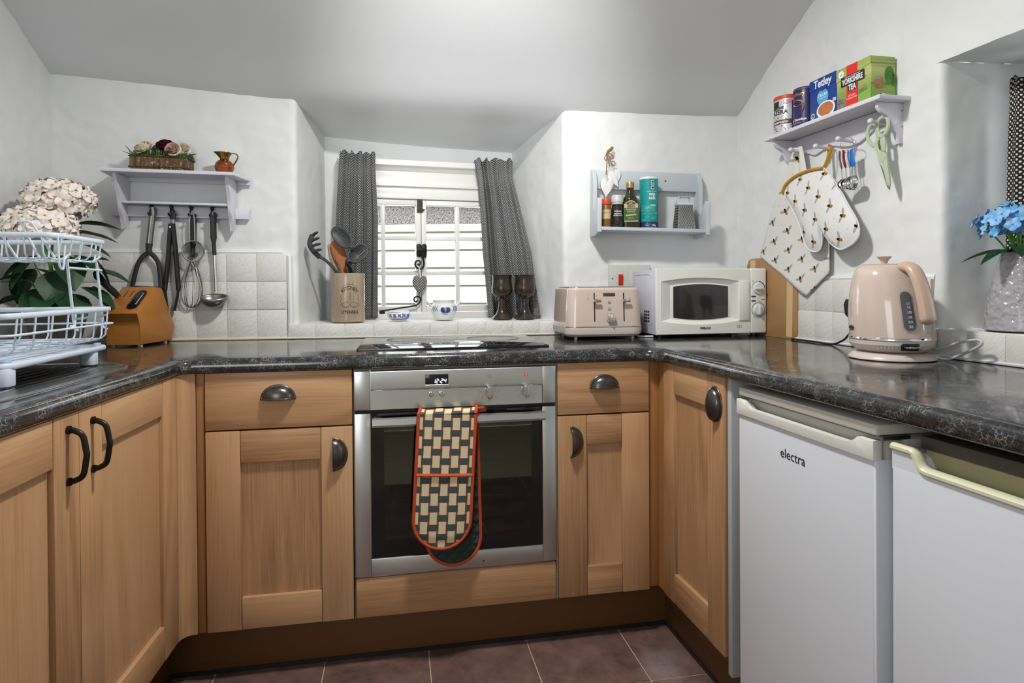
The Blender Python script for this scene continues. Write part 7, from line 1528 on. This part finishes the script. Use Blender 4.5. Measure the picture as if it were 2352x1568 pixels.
# plug and black lead
pgk = thing('socket_outlet', 'white wall socket half hidden behind the kettle', 'socket'); pgk.matrix_world = FR @ T(0.172, -0.014, 1.045)
g = MB(); g.box(-0.043, 0.043, -0.009, 0.004, -0.043, 0.043, 0.002); g.build('face_plate', M_['white_pl'], pgk)
pk = thing('black_plug', 'black three-pin plug with lead running behind the microwave', 'plug'); pk.matrix_world = FR @ T(0.158, -0.023, 1.030)
g = MB(); g.prism([(-0.027, 0.010), (-0.018, 0.026), (0.018, 0.026), (0.027, 0.010), (0.022, -0.020), (0.010, -0.030), (-0.010, -0.030), (-0.022, -0.020)][::-1], -0.030, 0.0, 'y', 0.004); g.build('plug_body', M_['black'], pk)
PW = (FR @ T(0.158, -0.023, 1.030)).inverted()
g = MB(); g.tube(spline([(0, -0.018, -0.026), (-0.002, -0.020, -0.05), (-0.006, -0.02, -0.072)], 4), [0.006] * 3 + [0.0045] * 6, 8)
lead = [FR @ Vector((0.150, -0.043, 0.955)), Vector((1.485, -0.130, 0.930)), Vector((1.487, -0.075, 0.9118)), Vector((1.484, -0.015, 0.9118)), Vector((1.487, 0.04, 0.9118)), Vector((1.484, 0.095, 0.9118)), Vector((1.488, 0.135, 0.9118))]
g.tube(spline([PW @ p for p in lead], 6), 0.0032, 8); g.build('lead', M_['black'], pk)

# ---------------------------------------------------------------- vase of blue flowers on the side sill
vs_ = thing('hammered_vase', 'grey dimpled ceramic vase on the side window sill', 'vase', (1.630, -0.565, 0.9855))
g = MB(); g.lathe([(0, 0), (0.070, 0), (0.0755, 0.003), (0.0755, 0.012), (0.066, 0.075), (0.053, 0.135), (0.041, 0.180), (0.0385, 0.192), (0.036, 0.192), (0.038, 0.18), (0.045, 0.14), (0, 0.13)], 56); g.build('body', M_['vase'], vs_)
fb = thing('blue_flowers', 'spray of sky blue artificial hydrangea flowers in the grey vase', 'flowers', (1.630, -0.565, 1.160))
g = MB(); rnd = random.Random(9)
for k in range(16):
    a, r = 2 * PI * k / 16 + rnd.uniform(-.2, .2), rnd.uniform(0.01, 0.06); g.tube(spline([(0.01 * math.cos(a), 0.01 * math.sin(a), -0.12), (0.3 * r * math.cos(a), 0.3 * r * math.sin(a), 0.0), (r * math.cos(a), r * math.sin(a), 0.05 + rnd.uniform(0, 0.03))], 4), 0.0022, 6)
g.build('stems', M_['stem'], fb)
fm = floret_mesh('floret', [M_['petal_blue'], M_['petal_centre']], 0.0175, 0.2, 5, 0.15)
for k in range(54):
    z = 1 - 1.05 * (k + 0.5) / 54; a = 2.39996 * k; q_ = math.sqrt(max(0, 1 - z * z)); dv = Vector((q_ * math.cos(a), q_ * math.sin(a), z)) + Vector([rnd.uniform(-.12, .12) for _ in range(3)])
    o = put('floret', fm, fb, (dv.x * 0.082, dv.y * 0.082, 0.075 + dv.z * 0.058)); aim(o, (dv.x, dv.y, dv.z * 0.9 + 0.15), rnd.uniform(0, 6)); s_ = rnd.uniform(0.85, 1.2); o.scale = (s_, s_, s_)
lm3 = leaf_mesh('leaf', M_['leaf'], 0.105, 0.045, 0.35, 0.3, serr=0.03)
for az, el, z in ((2.3, 0.1, 0.028), (1.6, 0.0, 0.022), (3.0, -0.3, 0.022), (3.6, -0.6, 0.018), (0.6, 0.1, 0.02), (-0.6, 0.0, 0.02), (-1.6, -0.2, 0.02), (4.4, -0.5, 0.02)): leaf(fb, lm3, (0.015 * -math.sin(az), 0.015 * math.cos(az), z), az, el)

# ---------------------------------------------------------------- double oven glove over the oven handle
gv = thing('double_oven_glove', 'check and dark green double oven glove draped over the oven handle', 'oven glove')
def flap(name, mat, x0, x1, z0, z1, hw, y, th, neg):
    """padded strip from (x0, z0) down to (x1, z1) with a round end"""
    L_ = math.hypot(x1 - x0, z0 - z1); Mx = T(x0, y, z0) @ Matrix.Rotation(math.atan2(x0 - x1, z0 - z1), 4, 'Y')
    Lr = L_ - hw
    def hwf(t): d = t * L_; return hw if d < Lr else math.sqrt(max(0, hw * hw - (d - Lr) ** 2))
    tv = [k / 30 * (Lr / L_) for k in range(31)] + [(Lr + hw * math.sin(PI / 2 * k / 12)) / L_ for k in range(1, 13)]
    g = MB(); n = len(tv) - 1
    for s in (-1, 1): g.grid(lambda u, v: Mx @ Vector(((2 * u - 1) * hwf(tv[int(round(v * n))]), s * th * (1 - 0.75 * (2 * u - 1) ** 6) * (1 if tv[int(round(v * n))] < 0.93 else 0.6), -tv[int(round(v * n))] * L_)), 16, n, uvfn=lambda u, v: ((2 * u - 1) * hwf(tv[int(round(v * n))]), -tv[int(round(v * n))] * L_))
    o = g.build(name, mat, gv, smooth=60)
    g = MB(); P = [Mx @ Vector((-hwf(t), 0, -t * L_)) for t in tv] + [Mx @ Vector((hwf(t), 0, -t * L_)) for t in tv[::-1]][1:]; g.tube(P, [(0.0068, 0.0055)] * len(P), 8, flat=(0, 1, 0)); g.build('binding', M_['orange'], o); return o, Mx
f_, Mx = flap('front_mitt', M_['weave'], 0.2645, 0.243, 0.740, 0.358, 0.0810, -0.0625, 0.008, 1)
g = MB(); g.tube([Mx @ Vector((-0.079, -0.008, -0.172)), Mx @ Vector((0, -0.0105, -0.172)), Mx @ Vector((0.079, -0.008, -0.172))], [(0.005, 0.004)] * 3, 8); g.build('pocket_edge', M_['orange'], f_)
flap('back_mitt', M_['quilt'], 0.276, 0.286, 0.738, 0.288, 0.0790, -0.0165, 0.006, 1)
def over(u, v):     # the strip that rides over the bar
    a = PI * v; yc = -0.0395; return (0.2645 + 0.0118 * v + (2 * u - 1) * 0.081, yc - 0.023 * math.cos(a), 0.7385 + 0.0135 * math.sin(a))
g = MB(); g.grid(over, 12, 12, uvfn=lambda u, v: ((2 * u - 1) * 0.081, 0.045 * v)); o = g.build('bridge', M_['weave'], gv, smooth=80); o.modifiers.new('t', 'SOLIDIFY').thickness = 0.008
for s in (0, 1): g = MB(); g.tube([over(s, k / 12) for k in range(13)], [(0.006, 0.005)] * 13, 8); g.build('binding', M_['orange'], o)
g = MB(); sp = spline([(0.350, -0.045, 0.748), (0.362, -0.047, 0.753), (0.374, -0.046, 0.752), (0.376, -0.042, 0.745), (0.366, -0.040, 0.744), (0.352, -0.040, 0.742)], 5); g.tube(sp, [(0.0014, 0.006)] * len(sp), 8, flat=(0, 0, 1)); g.build('hanging_loop', M_['orange'], gv)
